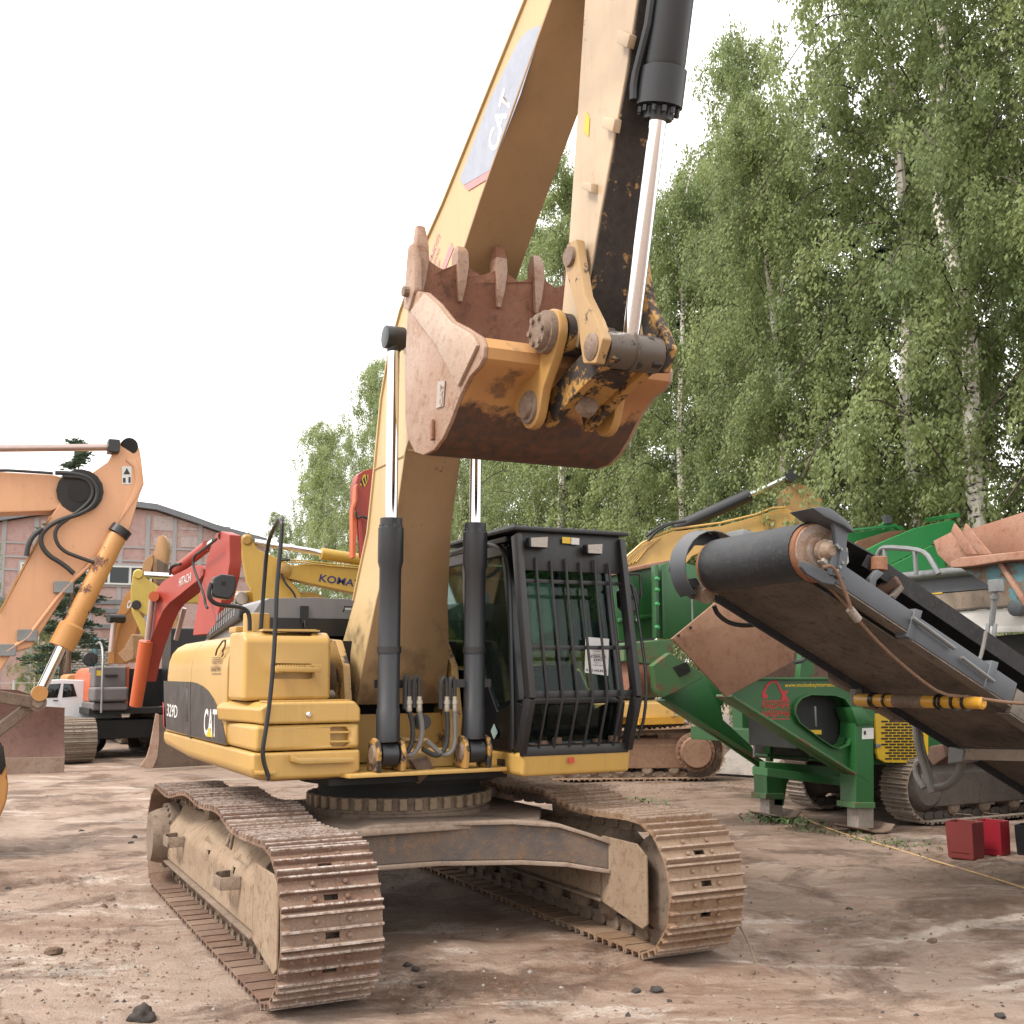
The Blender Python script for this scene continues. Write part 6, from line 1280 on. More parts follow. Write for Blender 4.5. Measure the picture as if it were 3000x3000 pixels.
    # bent sheet guard round the far end of the pulley
    gd = MB(); sec = []
    for i in range(13):
        a = R(-18+i*15); d = n*math.cos(a) - b*math.sin(a); sec.append([c0-ex*.27+d*.36, c0-ex*.07+d*.335, c0-ex*.07+d*.327, c0-ex*.27+d*.352])
    gd.loft(sec).build('pulley_guard', mGreySt, T, 0, 2, 60)
    TR(T, 'guard_cheek', mGreySt, [c0-ex*.27+p for p in (n*.36-b*-.05, n*.33-b*.17, n*.18-b*.31, -b*.36, -n*.17-b*.33, -n*.28-b*.19, -n*.30-b*.0, -n*.25+b*.1, -n*.2-b*.1, -n*.02-b*.22, n*.16-b*.17, n*.25)], ex*-.012, .003)
    TR(T, 'gearbox_cover', mGalv, [c0-ex*.30+p for p in (n*.46+b*.1, n*.52+b*.3, n*.40+b*.75, n*.16+b*.7, n*.2+b*.2)], ex*.25, .02)
    TR(T, 'motor_bracket', mGreySt, onX('z4', [(380, 615), (420, 610), (440, 640), (520, 690), (600, 735), (595, 750), (520, 715), (470, 700), (390, 640)], .5), (.1, 0, 0), .01)
    MB().lathe(onX('z4', [(440, 655)], .4)[0], onX('z4', [(500, 690)], .72)[0], [(0, .07), (.4, .09), (1, .07)], 14).build('drive_motor', mBrg, T)
    for k in (0, .03): MB().tube(onX('z4', [(528, 735), (545, 775), (600, 815), (680, 825), (740, 812), (800, 830)], .55+k), .022, 8, smooth=2).build('hose', mRubber, T)
    # wire rope slung under the belt
    MB().tube(onX('z4', [(1020, 560), (1060, 550), (1090, 590), (1130, 690), (1150, 750)], W+A.x+.28), .014, 8, smooth=2).build('wire_rope', mCable, T)
    MB().tube(onX('z4', [(1010, 600), (1060, 660), (1140, 745), (1190, 810), (1300, 930), (1450, 1060), (1560, 1136)], W+A.x+.05)+onY('z4', [(1660, 1145), (1740, 1155), (1860, 1172), (1990, 1180)], 4.2), .014, 8, smooth=1).build('wire_rope', mCable, T)
    p, q_ = onX('z4', [(1142, 748), (1182, 798)], W+A.x+.18); MB().cyl(p, q_, .034, n=12).build('rope_ferrule', mGalvD, T)
    # yellow ram lying across under the belt
    p, q_ = onY('z4', [(1180, 1160), (1750, 1175)], 4.2); d = q_-p
    rm = MB(); rm.lathe(p, q_, [(0, .055), (.01, .06), (.99, .05), (1, .03)], 20); ro = rm.build('hydraulic_ram', mYRam, T)
    MB().lathe(p+d*.33, p+d*.56, [(0, .0605), (1, .0605)], 20).build('ram_rod', mPinD, ro)
    for f in (.13, .15, .25, .67, .70, .79, .87): MB().lathe(p+d*f, p+d*(f+.014), [(0, .07), (1, .07)], 18).build('ram_band', mBlk, ro)
    MB().box(p-Vector((.06, .04, .05)), p+Vector((.02, .04, .10))).build('ram_clevis', mGreyDu, ro, .01)
    # tan skirt plate and lower bar
    TR(T, 'skirt_plate', mBeam2, onX('z4', [(1040, 1015), (1052, 1035), (1185, 1110), (1250, 1150), (1330, 1200), (1400, 1262), (1345, 1262), (1250, 1205), (1210, 1200), (1170, 1140), (1060, 1085), (1045, 1060)], .66), (-.02, 0, 0), .004)
    TR(T, 'drawbar', mBeam2, onY('z4', [(1595, 1375), (1650, 1380), (1990, 1385), (1990, 1440), (1660, 1432), (1600, 1448), (1585, 1410)], 5.0), (0, .2, 0), .01)
    TR(T, 'drawbar_end', mGalv, onY('z4', [(1590, 1372), (1660, 1385), (1650, 1440), (1585, 1450)], 4.98), (0, .24, 0), .01)
    for k, pts in enumerate(([(1440, 1275), (1445, 1350), (1475, 1450), (1500, 1530), (1515, 1580)], [(1455, 1275), (1465, 1360), (1490, 1450), (1515, 1540)], [(1480, 1560), (1440, 1500), (1445, 1440), (1480, 1430)], [(1645, 1440), (1630, 1500), (1580, 1550), (1510, 1555), (1470, 1510), (1455, 1460)], [(1660, 1440), (1640, 1510), (1580, 1560), (1520, 1565), (1480, 1530), (1465, 1480), (1480, 1420)])):
        MB().tube(onY('z4', pts, 5.1+.06*k), .03, 8, smooth=2).build('hose', mHoseGr, T)
    TR(T, 'valve_block', mRustD, onY('z4', [(1500, 1370), (1560, 1360), (1580, 1420), (1520, 1460), (1490, 1420)], 5.5), (0, .2, 0), .02)
    # screen box and chassis, running along x behind the conveyor
    Y = 7.9; y = lambda pts, yy=Y: onY('z4', pts, yy)
    p, q_ = y([(1335, 608), (1960, 545)], Y-.1); MB().cyl(p, q_, .06, n=14).build('top_rail', mGalv, T)
    sb = TR(T, 'screen_beam', mGreySt, y([(1360, 625), (1990, 560), (1990, 640), (1440, 685)]), (0, .15, 0), .01)
    TR(T, 'screen_beam', mBeam2, y([(1430, 690), (1990, 640), (1990, 735), (1560, 752)]), (0, .12, 0), .01)
    TR(sb, 'yellow_strip', mYelP, y([(1440, 683), (1560, 672), (1562, 678), (1442, 690)], Y-.01), (0, .012, 0), 0)
    TR(T, 'edge_trim', mDarkSt, y([(1550, 752), (1990, 722), (1990, 732), (1553, 762)], Y-.03), (0, .06, 0), .003)
    TR(T, 'chassis_panel', mBeamW, y([(1555, 765), (1990, 735), (1990, 830), (1640, 858)]), (0, .1, 0), .006)
    TR(T, 'chassis_panel', mBeamW, y([(1620, 840), (1990, 820), (1990, 850), (1640, 862)], Y-.02), (0, .1, 0), .006)
    TR(T, 'belly', mBayDk, y([(1690, 880), (1990, 855), (1990, 1300), (1930, 1250)], Y+.3), (0, .1, 0), 0)  # black sheet put in for the shadow below the chassis panels
    c = y([(1885, 742)], Y-.12)[0]; MB().lathe(c, c+Vector((0, .12, 0)), [(0, .08), (.1, .1), (1, .1)], 20).build('side_lamp', mGreySt, T)
    # handrail
    hr = y([(1265, 600), (1266, 520), (1280, 480), (1305, 468), (1440, 478), (1490, 496), (1520, 545), (1545, 590)], Y-.3); MB().tube(hr, .035, 8, smooth=1).build('handrail', mGalv, T)
    for (a_, b_) in (((1300, 475), (1308, 600)), ((1437, 480), (1444, 592))): MB().cyl(*y([a_, b_], Y-.3), .03, n=8).build('handrail_post', mGalv, T)
    # turnbuckle
    p, q_ = onY('z4', [(1805, 650), (1768, 965)], 6.4); d = q_-p; tb_ = MB(); tb_.lathe(p, p+d*.55, [(0, .03), (.2, .03), (.21, .05), (.3, .05), (.31, .03), (1, .03)], 12); tb_.build('turnbuckle', mGalv, T)
    for k in (-.045, .045): MB().bar(p+d*.52+Vector((k, 0, 0)), q_+Vector((k, 0, 0)), .02, .05).build('turnbuckle_fork', mGalv, T, .004)
    MB().box(p-Vector((.06, .05, .05)), p+Vector((.06, .05, .08))).build('turnbuckle_eye', mGalv, T, .01)
    TR(T, 'brace', mBeamW, onY('z4', [(1790, 930), (1990, 1010), (1990, 1090), (1780, 985)], 6.6), (0, .1, 0), .01)
    TR(T, 'brace', mBeam2, onY('z4', [(1740, 1090), (1800, 1120), (1990, 1020), (1990, 1050), (1810, 1150), (1740, 1150)], 6.3), (0, .1, 0), .01)
    MB().tube(onX('z4', [(1590, 905), (1610, 915), (1640, 970), (1690, 1000), (1730, 985), (1745, 930), (1760, 850)], 2.1), .016, 8, smooth=2).build('hose', mHoseGr, T)
    # rusty hopper at the right edge
    hp = TR(T, 'hopper_back', mRustH, onY('z4', [(1640, 402), (1990, 290), (1990, 520), (1700, 520)], 7.6), (0, .04, 0), .004)
    TR(T, 'hopper_side', mRustH, onY('z4', [(1520, 440), (1605, 398), (1660, 470), (1700, 540), (1600, 560), (1540, 500)], 7.35), (0, .05, 0), .006)
    for x0 in (1600, 1652): TR(hp, 'rib', mRustH, onY('z4', [(x0, 402), (x0+14, 360), (x0+130, 500), (x0+70, 500)], 7.2), (0, .03, 0), .004)
    TR(hp, 'rim', mRustH, onY('z4', [(1595, 535), (1640, 515), (1830, 495), (1990, 478), (1990, 522), (1850, 530), (1700, 555), (1640, 560), (1600, 562)], 7.0), (0, .25, 0), .02)
    TR(hp, 'hopper_under', mTealR, onY('z4', [(1640, 560), (1800, 540), (1990, 528), (1990, 765), (1932, 738)], 7.15), (0, .03, 0), .004)
    TR(hp, 'rib', mRustH, onY('z4', [(1808, 540), (1830, 538), (1945, 720), (1930, 735)], 7.1), (0, .05, 0), .004)
    # undercarriage of the white plant
    F = Frame((-.75, 10.75, 0), 90)
    for yy in (0, -1.9): TRACK(T, F, yy, 2.15, .42, [mShoeDust, mDarkSt], .86, .17, fm=mDarkSt)
    TR(T, 'chassis', mBayDk, [(-1.0, 9.0, .8), (-1.0, 13, .8), (1.4, 13, .8), (1.4, 9.0, .8)], (0, 0, .6), .02)
    TR(T, 'conveyor_tail', mGreyDu, [C(Lb-.1, -.2, -.2), C(Lb+.5, -.2, -.2), C(Lb+.5, -.2, .5), C(Lb-.1, -.2, .5)], ex*(W+.4), .02)
mDrum = rusty('rusted_drum', (.34, .13, .05), (.30, .14, .075), (.22, .10, .06), .7, 6, .3)
mDrumW = rusty('flaking_paint_drum', (.46, .40, .36), (.34, .17, .10), (.52, .47, .43), .8, 9, .3)
mBrg = rusty('greasy_bearing', (.36, .27, .19), (.28, .19, .13), (.20, .12, .08), .6, 9, .3)
mGreyDu = rusty('dust_caked_steel', (.15, .128, .108), (.22, .18, .145), (.11, .09, .075), .85, 3, .3)
mBeam2 = rusty('clay_caked_beam', (.26, .20, .15), (.31, .25, .195), (.19, .135, .10), .9, 2.5, .3)
mBeamW = paint('chalky_white_paint', (.68, .66, .62), rust=.03, dust=.1, rough=.5, dirt=(.35, .3, .25))
white_plant()

def right_yellow():
    F = Frame((-10.66, 8.13, 0), 65); T = thing('excavator', 'yellow excavator behind the green plant with rust brown tracks', 'excavator', (-10.66, 8.13, 0))
    for y in (-1.25, 1.25): TRACK(T, F, y, 2.15, .6, [mShoeFar, mClayDk], .97, .2, fm=mClayR)
    c = F.w(1.62, -1.48, .50); hb = MB(); hb.lathe(c, c-F.l*.22, [(0, .36), (.4, .36), (.42, .29), (1, .27)], 26); ho = hb.build('final_drive', mClayR, T)
    for i in range(20):
        a = 2*math.pi*i/20; p = c+(F.f*math.cos(a)+Vector((0, 0, 1))*math.sin(a))*.325-F.l*.085; MB().cyl(p, p-F.l*.03, .02, n=6).build('hub_bolt', mClayR, ho)
    TR(T, 'carbody', mClayR, [F.w(1, -1.1, .4), F.w(1, 1.1, .4), F.w(-1, 1.1, .4), F.w(-1, -1.1, .4)], (0, 0, .5), .02)
    TR(T, 'upper_body', mYb, [F.w(1.3, -1.4, 1.12), F.w(1.3, 1.4, 1.12), F.w(-2.8, 1.4, 1.12), F.w(-2.8, -1.4, 1.12)], (0, 0, .28), .04)
    TR(T, 'engine_cover', mY, [F.w(-.2, -1.35, 1.42), F.w(-.2, 1.35, 1.42), F.w(-2.8, 1.35, 1.42), F.w(-2.8, -1.35, 1.42)], (0, 0, .95), .06)
    TR(T, 'cab', mBlk, [F.w(1.2, .35, 1.42), F.w(1.2, 1.35, 1.42), F.w(-.4, 1.35, 1.42), F.w(-.4, .35, 1.42)], (0, 0, 1.6), .06)
    s = lambda pts, off=-.32: F.side('z4', pts, off)
    bo = TR(T, 'boom', mY, s([(80, 640), (95, 570), (130, 520), (190, 462), (260, 428), (340, 398), (560, 372), (700, 335), (840, 290), (880, 300), (908, 345), (885, 375), (820, 402), (730, 435), (600, 440), (520, 470), (430, 510), (370, 580), (330, 660), (250, 760), (100, 800)]), F.l*.55, .02)
    MB().tube(s([(100, 555), (140, 505), (200, 452), (265, 418), (340, 388), (560, 358), (720, 320), (790, 292), (850, 288)], -.4), .025, 8).build('boom_pipe', mY, bo)
    for k in range(5): MB().tube(s([(110+k*16, 560-k*6), (160+k*16, 505-k*8), (215+k*18, 462-k*9)], -.36), .022, 6).build('boom_pipe', mY, bo)
    TR(bo, 'boom_opening', mBayDk, s([(628, 402), (650, 388), (690, 392), (712, 412), (718, 432), (690, 440), (640, 436)], -.33), F.l*-.012, 0)
    MB().tube(s([(770, 340), (800, 345), (800, 365), (780, 390), (770, 395)], -.335), .012, 6).build('weld_bead', mY, bo)
    a, b_, c_ = s([(350, 385), (690, 232), (870, 148)], -.1); ROD(T, 'stick_cylinder', mCylBlk, a, b_, .13); ROD(T, 'cylinder_rod', mChrome, b_, c_, .06); ROD(T, 'rod_eye', mCylBlk, c_-F.l*.15, c_+F.l*.15, .13)
    MB().tube(s([(230, 440), (260, 400), (320, 365), (400, 350)], -.45), .03, 8, smooth=2).build('hose', mRubber, T); MB().tube(s([(220, 420), (280, 375), (350, 355)], -.45), .03, 8, smooth=1).build('hose', mRubber, T)
    TR(T, 'stick', mTanY, s([(845, 285), (838, 225), (852, 200), (900, 175), (990, 205), (1022, 260), (1030, 330), (1010, 520), (990, 800), (930, 800), (930, 520), (880, 330)], -.1), F.l*.45, .02)
    # things left lying on the track
    tz = 1.0
    tr = thing('parts_tray', 'yellow tray set on the track of the rear yellow excavator', 'tray', F.w(.9, -1.2, tz)); MB().box(F.w(.9, -1.2, tz)-Vector((.3, .5, 0)), F.w(.9, -1.2, tz)+Vector((.3, .5, .14))).build('tray', mYRam, tr, .01)
    bx = thing('battery', 'black battery standing in the yellow tray on the track', 'battery', F.w(.6, -1.2, tz+.14)); MB().box(F.w(.6, -1.2, tz+.142)-Vector((.12, .16, 0)), F.w(.6, -1.2, tz+.14)+Vector((.12, .16, .26))).build('case', mBlk, bx, .015); MB().cyl(F.w(.6, -1.2, tz+.39), F.w(.6, -1.2, tz+.42), .02, n=8).build('terminal', mGalv, bx)
    p = F.w(1.05, -1.2, tz+.141); bt = MB(); bt.lathe(p, p+Vector((0, 0, .30)), [(0, .05), (.05, .055), (.6, .055), (.8, .025), (1, .022)], 14); tag(bt.build('bottle', mBlue), 'blue plastic bottle beside the battery in the tray', 'bottle')
mClayR = rusty('red_clay_steel', (.215, .115, .068), (.26, .15, .095), (.16, .085, .055), .85, 3, .4)
mTanY = paint('dusty_yellow_stick', (.45, .26, .09), rust=.2, dust=.15)
right_yellow()

def canisters():
    def can(name, label, x, y, w_, d, h, mat, rot, sticker=False):
        c = Vector((x, y, -.03)); a = R(rot); u = Vector((math.cos(a), math.sin(a), 0)); v = Vector((-math.sin(a), math.cos(a), 0))
        T = thing(name, label, 'canister', c)
        ringf = lambda z, k: [c+u*(w_/2*k*sx)+v*(d/2*k*sy)+Vector((0, 0, z)) for sx, sy in ((-1, -1), (1, -1), (1, 1), (-1, 1))]
        m = MB(); m.loft([ringf(.03, .85), ringf(h-.004, .955), ringf(h, 1), ringf(h*.5, .985), ringf(.02, .95), ringf(0, .9)]); o = m.build('body', mat, T, .012, 2)
        MB().tube([c-u*w_*.5+Vector((0, 0, h-.01)), c-u*w_*.3+Vector((0, 0, h+.07)), c+u*w_*.3+Vector((0, 0, h+.07)), c+u*w_*.5+Vector((0, 0, h-.01))], .003, 5).build('wire_handle', mPin, T)
        MB().bar(c-v*(d/2*1.0)+u*(-w_*.33)+Vector((0, 0, h*.19)), c-v*(d/2*1.0)+u*(w_*.33)+Vector((0, 0, h*.19)), .008, .006).build('moulded_line', mat, T)
        if sticker: decal([c+u*(sx*w_)-v*(d/2*1.012)+Vector((0, 0, z)) for sx, z in ((-.42, .19*h/.38), (-.2, .17), (-.2, .31), (-.42, .32))], mOffw, T, -v, 'sticker')
    can('canister', 'dusty dark red canister standing under the conveyor, the nearer one', -.04, 6.38, .30, .24, .38, mCan1, 14)
    can('canister', 'bright red canister with white sticker behind the dusty one', -.06, 6.82, .27, .22, .36, mCan2, 16, True)
    can('canister', 'black canister at the right edge beyond the red ones', .22, 7.15, .36, .26, .32, mBlk, 20)
canisters()

def clutter():
    # maroon shed and concrete slabs far back between the machines
    T = thing('storage_shed', 'maroon metal shed glimpsed under the green plant', 'shed', (-8.2, 13.6, 0))
    MB().box((-9.5, 12.2, 0), (-6.2, 14.6, 2.5)).build('wall', mMaroon, T, .02); MB().box((-9.6, 12.1, 2.5), (-6.1, 14.7, 2.6)).build('roof', mRustD, T)
    for i in range(8): MB().box((-6.21, 12.25+i*.3, .05), (-6.17, 12.37+i*.3, 2.45)).build('wall_rib', mMaroon, T)
    q = onZ('z4', [(640, 1500), (700, 1488), (605, 1470)], 0)
    for i, (p, s_, rz, lb) in enumerate(((q[0], .9, 20, 'broken concrete slab leaning behind the rusty track'), (q[1], .6, -30, 'small broken concrete slab beside the maroon shed'))):
        m = MB(); a = R(rz); u = Vector((math.cos(a), math.sin(a), 0)); v = Vector((-math.sin(a), math.cos(a), .5))
        m.prism([p-u*s_*.7, p+u*s_*.6, p+u*s_*.7+v*s_*.7, p+u*.1*s_+v*s_*.95, p-u*s_*.6+v*s_*.8], (-.15, .1, .12)); tag(m.build('concrete_slab', mConcr, None, .02), lb, 'slab')
    # rope across the ground
    rp = onZ('z4', [(915, 1680), (985, 1718), (1150, 1772), (1340, 1820), (1560, 1884), (1800, 1960), (2100, 2060)], 0); tag(MB().tube([Vector((p.x, p.y, gheight(p.x, p.y)+.012)) for p in rp], .009, 6, smooth=2).build('rope', mRope), 'thin tan rope lying across the ground before the green plant', 'rope')
    # clods, one by one
    def clod(px, py, s_, label, mat, flat=.7):
        d = ray(px, py); t = -CAM.z/d.z; p = CAM+d*t; bm = bmesh.new(); bmesh.ops.create_icosphere(bm, subdivisions=3, radius=1)
        o3 = Vector((px*.013, py*.017, 1))
        for v in bm.verts:
            k = 1+.45*noise.noise(v.co*1.3+o3)+.22*noise.noise(v.co*3.1+o3)+.1*noise.noise(v.co*8+o3); v.co = Vector((v.co.x*k*s_, v.co.y*k*s_, max(-.3, v.co.z*k*flat)*s_))
            v.co += Vector((p.x, p.y, gheight(p.x, p.y)+s_*.18))
        tag(fin(bm, 'mud_clod', mat, None, 60), label, 'clod', 'mud clods on the ground')
    clod(420, 2972, .075, 'dark pointed clod near the lower left, largest on the ground', mClod, .9)
    clod(1195, 2822, .032, 'dark clod pair by the near track front, left one', mClod); clod(1217, 2838, .03, 'dark clod pair by the near track front, right one', mClod)
    clod(1923, 2884, .045, 'black clod below the far track, wider of two', mClod, .5); clod(1864, 2884, .028, 'black clod below the far track, smaller of two', mClod)
    clod(2487, 2648, .03, 'dark clod in the middle of the right-hand ground', mClod, .5); clod(2732, 2748, .034, 'brown clod on the pale strip at right', mClodB)
    clod(25, 2590, .03, 'dark clod at the left edge of the ground', mClod); clod(395, 2443, .035, 'dark clod left of the near track, upper', mClod); clod(384, 2463, .033, 'dark clod left of the near track, lower', mClod, .5); clod(238, 2425, .03, 'dark clod out on the pale ground at left', mClod)
    clod(2930, 2970, .03, 'dark clod at the lower right corner', mClod); clod(1235, 2875, .02, 'tiny dark clod below the near track', mClod); clod(1961, 2912, .016, 'tiny black clod below the clod pair', mClod)
    clod(155, 2780, .06, 'brown mud lump in the left foreground', mClodB, .5); clod(300, 2655, .05, 'brown mud lump on the churned patch left of the track', mClodB, .5)
    # crumbs nobody could count
    cr = MB()
    for i in range(2200):
        r_ = rnd.random()
        if r_ < .45: x, y = rnd.gauss(3.6, 1.4), rnd.gauss(.2, 1.9)
        elif r_ < .7: x, y = rnd.gauss(.3, 1.3), rnd.gauss(-2.6, .6)
        else: x, y = rnd.uniform(-7, 6.5), rnd.uniform(-4, 6)
        if abs(abs(y)-1.295) < .34 and abs(x) < 2.6: continue
        s_ = rnd.uniform(.004, .016)*(1.7 if rnd.random() < .06 else 1); z = gheight(x, y); a = rnd.uniform(0, 6.3)
        u = Vector((math.cos(a), math.sin(a), 0))*s_*rnd.uniform(.8, 1.6); v = Vector((-math.sin(a), math.cos(a), 0))*s_
        c = Vector((x, y, z)); cr.add([c+u, c+v, c-u, c-v, c+Vector((0, 0, s_*rnd.uniform(.6, 1.1)))+u*.2], [(0, 1, 4), (1, 2, 4), (2, 3, 4), (3, 0, 4)], 0 if rnd.random() < .72 else (1 if rnd.random() < .35 else 2))
    o = cr.build('soil_crumbs', [mClodB, mClod, mConcr]); tag(o, 'small crumbs of soil and grit strewn over the yard', 'soil', None, 'stuff')
    # trodden lumps of mud, too many to count
    ml = MB()
    for i in range(260):
        r_ = rnd.random()
        if r_ < .45: x, y = rnd.gauss(.2, 1.5), -1.95-abs(rnd.gauss(0, .9))
        elif r_ < .8: x, y = rnd.gauss(4.2, .8), rnd.gauss(.3, 1.6)
        else: x, y = rnd.uniform(-8, 6), rnd.uniform(-4.5, 6)
        if abs(abs(y)-1.295) < .36 and -2.8 < x < 2.6: continue
        s_ = rnd.uniform(.008, .024)*(1.5 if rnd.random() < .08 else 1); c = Vector((x, y, gheight(x, y)-.004)); a0 = rnd.uniform(0, 6.3); el = rnd.uniform(1, 2.2)
        def rg(k, z): return [c+Vector((math.cos(a0+t*1.047)*s_*k*rnd.uniform(.7, 1.2)*el, math.sin(a0+t*1.047)*s_*k*rnd.uniform(.7, 1.2), z*s_)) for t in range(6)]
        ml.loft([rg(1.3, 0), rg(.95, .30), rg(.4, .45)], 0 if rnd.random() < .85 else 1)
    tag(ml.build('mud_lumps', [mClodB, mClodT], None, 0, 2, 70), 'trodden brown mud lumps strewn round the tracks', 'mud', None, 'stuff')
    # weeds
    def weed(name, label, cx, cy, n, s_, spread=.3):
        m = MB()
        for i in range(n):
            x, y = cx+rnd.gauss(0, spread), cy+rnd.gauss(0, spread*.5); z = gheight(x, y) if abs(x) < 25 else 0; a = rnd.uniform(0, 6.3); L = s_*rnd.uniform(.5, 1.2); u = Vector((math.cos(a), math.sin(a), 0)); v = Vector((-math.sin(a), math.cos(a), 0))*L*.16
            p = Vector((x, y, z)); m.add([p, p+u*L*.4+v+Vector((0, 0, L*.5)), p+u*L+Vector((0, 0, L*rnd.uniform(.2, .8))), p+u*L*.4-v+Vector((0, 0, L*.5))], [(0, 1, 2, 3)])
        tag(m.build(name, mWeed), label, 'weeds', None, 'stuff')
    a, b, c, d = onZ('z4', [(830, 1705), (1000, 1745), (1330, 1800), (900, 1715)], 0)
    weed('weeds', 'green weeds at the foot of the far plant leg', a.x, a.y, 170, .12, .3); weed('weeds', 'weeds beside the rope before the green plant', b.x, b.y, 100, .08, .35); weed('weeds', 'dry low weeds between the plant leg and the canisters', c.x, c.y, 140, .07, .4)
    e = onZ('n4', [(1440, 240)], 0)[0]; weed('weeds', 'few pale weeds beyond the far track', e.x, e.y, 40, .1, .25)
    # pale chips swept along behind
    m = MB(); ce = onZ('z4', [(420, 1545)], 0)[0]
    for i in range(700):
        x, y = ce.x+rnd.gauss(0, .7), ce.y+rnd.gauss(0, 1.2); s_ = rnd.uniform(.012, .03); a = rnd.uniform(0, 6.3); u = Vector((math.cos(a), math.sin(a), .2))*s_; v = Vector((-math.sin(a), math.cos(a), .1))*s_*.6; p = Vector((x, y, gheight(x, y)+.008)); m.add([p+u, p+v, p-u, p-v], [(0, 1, 2, 3)], i % 2)
    tag(m.build('leaf_litter', [mClay, mClodB]), 'pale chips and leaves scattered behind the far track', 'litter', None, 'stuff')
mClodT = rusty('tan_clod', (.30, .20, .13), (.34, .24, .165), (.22, .14, .09), .95, 9, 1.)
mMaroon = paint('maroon_sheet', (.17, .04, .04), rust=.1, dust=.1, rough=.6)
clutter()
# ------------------------------------------------------------------ trees
def leaf_mesh(name, quads, tones, mat):
    v = [p for q in quads for p in q]; f = [(4*i, 4*i+1, 4*i+2, 4*i+3) for i in range(len(quads))]
    me = bpy.data.meshes.new(name); me.from_pydata(v, [], f); at = me.attributes.new('tone', 'FLOAT', 'FACE'); at.data.foreach_set('value', tones); me.materials.append(mat); return me
def birch(seed, H, low, nleaf):
    g = random.Random(seed); tr = MB(); br = MB(); quads = []; tones = []
    lean = Vector((g.uniform(-.04, .04), g.uniform(-.04, .04), 0)); wob = [(g.uniform(-.12, .12), g.uniform(-.12, .12)) for _ in range(9)]
    axis_ = [Vector((lean.x*H*t+wob[int(t*8)][0]*t*3, lean.y*H*t+wob[int(t*8)][1]*t*3, H*t)) for t in [i/8 for i in range(9)]]
    def ax(t):
        k = min(7, int(t*8)); return axis_[k].lerp(axis_[k+1], t*8-k)
    secs = []
    for i in range(9):
        r_ = .17*(1-i/8.4)**.8*H/20+.012; secs.append([axis_[i]+Vector((math.cos(a)*r_, math.sin(a)*r_, 0)) for a in [2*math.pi*k/8 for k in range(8)]])
    tr.loft(secs)
    def leaves(p, n_, spread, tone):
        for _ in range(n_):
            c = p+Vector((g.gauss(0, spread), g.gauss(0, spread), g.gauss(0, spread*.8))); s_ = g.uniform(.036, .066)
            a = g.uniform(0, 6.3); t = g.uniform(-.5, .5); u = Vector((math.cos(a)*.5, math.sin(a)*.5, -.75)).normalized()*s_; w_ = Vector((-math.sin(a), math.cos(a), t)).normalized()*s_*.62
            quads.append((c, c+u*.8+w_, c+u*1.9, c+u*.8-w_)); tones.append(min(1, max(0, tone+g.uniform(-.22, .22))))
    nl = 64; per = nleaf//nl
    for i in range(nl):
        t = low+(.985-low)*(i+g.random())/nl; p0 = ax(t); az = i*2.4+g.uniform(-.5, .5); reach = (.8+2.5*math.sin(min(1, (1-t)*1.75+.10)*math.pi/2))*H/20*g.uniform(.65, 1.15); rise = reach*g.uniform(.25, .75)
        d = Vector((math.cos(az), math.sin(az), 0)); pts = []
        for k in range(7):
            f = k/6; pts.append(p0+d*reach*f+Vector((0, 0, rise*math.sin(f*2.3)-.35*reach*f*f))+Vector((g.uniform(-.1, .1), g.uniform(-.1, .1), g.uniform(-.1, .1)))*f)
        br.tube(pts, .009+.010*(1-t), 4, smooth=1)
        nh = 10; base = g.uniform(.1, .9)
        for k in range(nh):
            f = .08+.92*(k+g.random())/nh; kk = min(5, int(f*6)); q = pts[kk].lerp(pts[kk+1], f*6-kk)+Vector((g.uniform(-.35, .35), g.uniform(-.35, .35), g.uniform(-.1, .25))); L = g.uniform(.4, 1.7)*(.6+.4*f); ns = 6; tone = min(1, max(0, base*.7+g.uniform(-.05, .4)))
            sw = Vector((g.uniform(-.18, .18), g.uniform(-.18, .18), 0))
            if k % 2 == 0: br.tube([q, q+sw*.4-Vector((0, 0, L*.5)), q+sw-Vector((0, 0, L))], .005, 3)
            for s_ in range(ns):
                ff = (s_+g.random())/ns; leaves(q+sw*ff-Vector((0, 0, L*ff)), max(1, per//(nh*ns)), .105*(1-.4*ff)+.03, tone)
    tm = tr.build('t', mBark).data; bmsh = br.build('b', mTwig).data
    for o in [o for o in COL.objects if o.name in ('t', 'b') or o.data in (tm, bmsh)]: bpy.data.objects.remove(o)
    return tm, bmsh, leaf_mesh('crown', quads, tones, mLeaf)
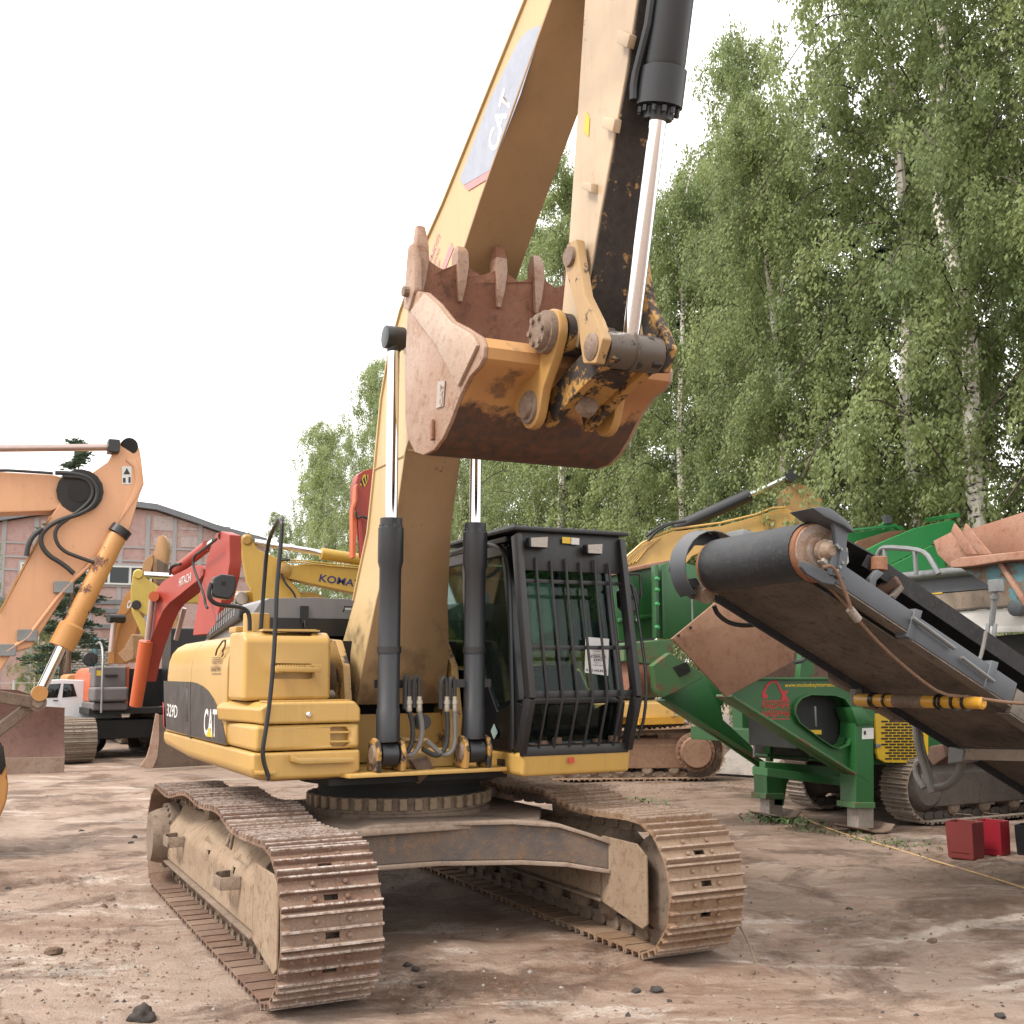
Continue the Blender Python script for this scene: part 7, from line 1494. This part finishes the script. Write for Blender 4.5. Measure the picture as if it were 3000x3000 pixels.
def pine(seed, H, low, mat=None):
    g = random.Random(seed); tr = MB(); br = MB(); quads = []; tones = []
    tr.lathe((0, 0, 0), (g.uniform(-.3, .3), g.uniform(-.3, .3), H), [(0, .20*H/18), (.5, .13*H/18), (1, .02)], 9)
    for i in range(44):
        t = low+(1-low)*(i+g.random())/44; p0 = Vector((0, 0, H*t)); az = g.uniform(0, 6.3); reach = (.5+3.0*(1-t)**.7)*H/18*g.uniform(.6, 1.1); d = Vector((math.cos(az), math.sin(az), 0)); pts = [p0+d*reach*f+Vector((0, 0, reach*(.25*f-.25*f*f)))+Vector((0, g.uniform(-.1, .1), g.uniform(-.1, .1)))*f for f in (0, .33, .66, 1)]
        br.tube(pts, .018, 4); tone = g.random()
        for k in range(46):
            f = .3+.7*g.random(); kk = min(2, int(f*3)); q = pts[kk].lerp(pts[kk+1], f*3-kk)+Vector((g.gauss(0, .22), g.gauss(0, .22), g.gauss(0, .12)))
            for _ in range(14):
                a = g.uniform(0, 6.3); u = Vector((math.cos(a), math.sin(a), g.uniform(-.2, .9))).normalized()*g.uniform(.12, .24); w_ = u.orthogonal().normalized()*.034
                quads.append((q-w_, q+w_, q+u+w_*.5, q+u-w_*.5)); tones.append(min(1, max(0, tone*.6+g.uniform(0, .4))))
    tm = tr.build('t', mBarkP).data; bmsh = br.build('b', mTwig).data
    for o in [o for o in COL.objects if o.data in (tm, bmsh)]: bpy.data.objects.remove(o)
    return tm, bmsh, leaf_mesh('crown', quads, tones, mPine)
def plant_tree(kinds, k, x, y, s_, rz, name, label, group):
    tm, bm_, lm = kinds[k]; T = link(bpy.data.objects.new(name, None)); T.location = (x, y, -.05); T.rotation_euler = (0, 0, rz); T.scale = (s_, s_, s_); tag(T, label, 'tree', group)
    for nm, me_ in (('trunk', tm), ('limbs', bm_), ('crown', lm)):
        o = link(bpy.data.objects.new(nm, me_)); o.parent = T
        if nm == 'limbs': o['kind'] = 'stuff'
BIR = [birch(11, 20, .09, 84000), birch(23, 21, .12, 84000), birch(37, 18, .07, 80000), birch(53, 22, .15, 84000)]
PIN = [pine(5, 18, .22), pine(9, 16, .14)]
spots = [(-2.6, 14.2, 1, 1.0, 'birch at the far right edge behind the rusty hopper'), (-5.6, 13.4, 3, 1.02, 'white-trunked birch behind the bright green conveyor'), (-8.2, 14.4, 0, 1.04, 'birch left of the white-trunked one, behind the green conveyor'), (-10.4, 13.2, 2, .84, 'low leafy birch drooping over the yellow excavator stick'), (-13.2, 14.6, 1, .76, 'birch directly above the black boom cylinder of the rear excavator'),
         (-16.0, 13.6, 2, .90, 'birch just right of the raised bucket'), (-19.4, 14.6, 2, .95, 'birch behind the raised bucket and chrome rod'), (-23, 13.8, 1, .92, 'birch seen through the gap under the bucket'), (-27, 15, 3, .86, 'birch showing between boom and stick'), (-32, 14.4, 0, .84, 'birch behind the barred cab roof'), (-37, 15.5, 2, .92, 'birch behind the right boom cylinder'), (-43, 15, 1, .84, 'birch behind the main boom'), (-49, 16.5, 0, .98, 'tall ragged birch left of the main boom'), (-56, 15.5, 2, .98, 'birch above the red crane column'), (-63, 15, 1, .60, 'drooping birch above the blue lettered boom'), (-70, 13, 2, .58, 'small birch right of the handrail'), (-78, 11.5, 0, .42, 'distant birch above the yellow stick tip')]
spots += [(-39, -3.6, 2, .52, 'leafy tree before the hall behind the orange stick'), (-36, -6.4, 0, .5, 'leafy tree at the left edge under the orange boom'), (-43, -.6, 1, .36, 'low leafy tree beside the brick panel of the hall')]
for i, (x, y, k, s_, lb) in enumerate(spots): plant_tree(BIR, k, x, y, s_, i*1.7, 'birch_tree', lb, 'birches along the yard edge')
back = [(-.2, 18), (-4.2, 18.8), (-8.5, 18.2), (-12.5, 19.5), (-17, 18.6), (-21.5, 19.6), (-26, 19), (-31, 20), (-36, 19.5), (-42, 20.5), (-49, 21), (-57, 20), (-66, 19)]
for i, (x, y) in enumerate(back): plant_tree(BIR, (i*3+1) % 4, x, y, (.95, 1.05, .98)[i % 3] if x > -30 else .85, i*2.3+.5, 'birch_tree', 'birch deep in the wood behind the first row, crown merging with its neighbours', 'birches deep in the wood')
pines = [(-3.9, 16.2, 0, 1.0, 'reddish pine trunk with dark side branches at the right edge'), (-11.6, 16.4, 1, 1.0, 'dark conifer behind the rear yellow excavator boom'), (-19, 16.8, 0, .95, 'dark conifer behind the cab and bucket'), (-27.5, 17.4, 1, .95, 'dark conifer behind the right boom cylinder'), (-74, 14.6, 1, .78, 'dark conifer peeking left of the handrail top'), (-38, .35, 0, .63, 'pine in front of the hall beside the orange stick'), (-34, -4.6, 1, .62, 'pine behind the orange boom at the left edge'), (-42, .4, 0, .50, 'small pine before the window strip of the hall')]
for i, (x, y, k, s_, lb) in enumerate(pines): plant_tree(PIN, k, x, y, s_, i*1.1, 'pine_tree', lb, 'conifers')
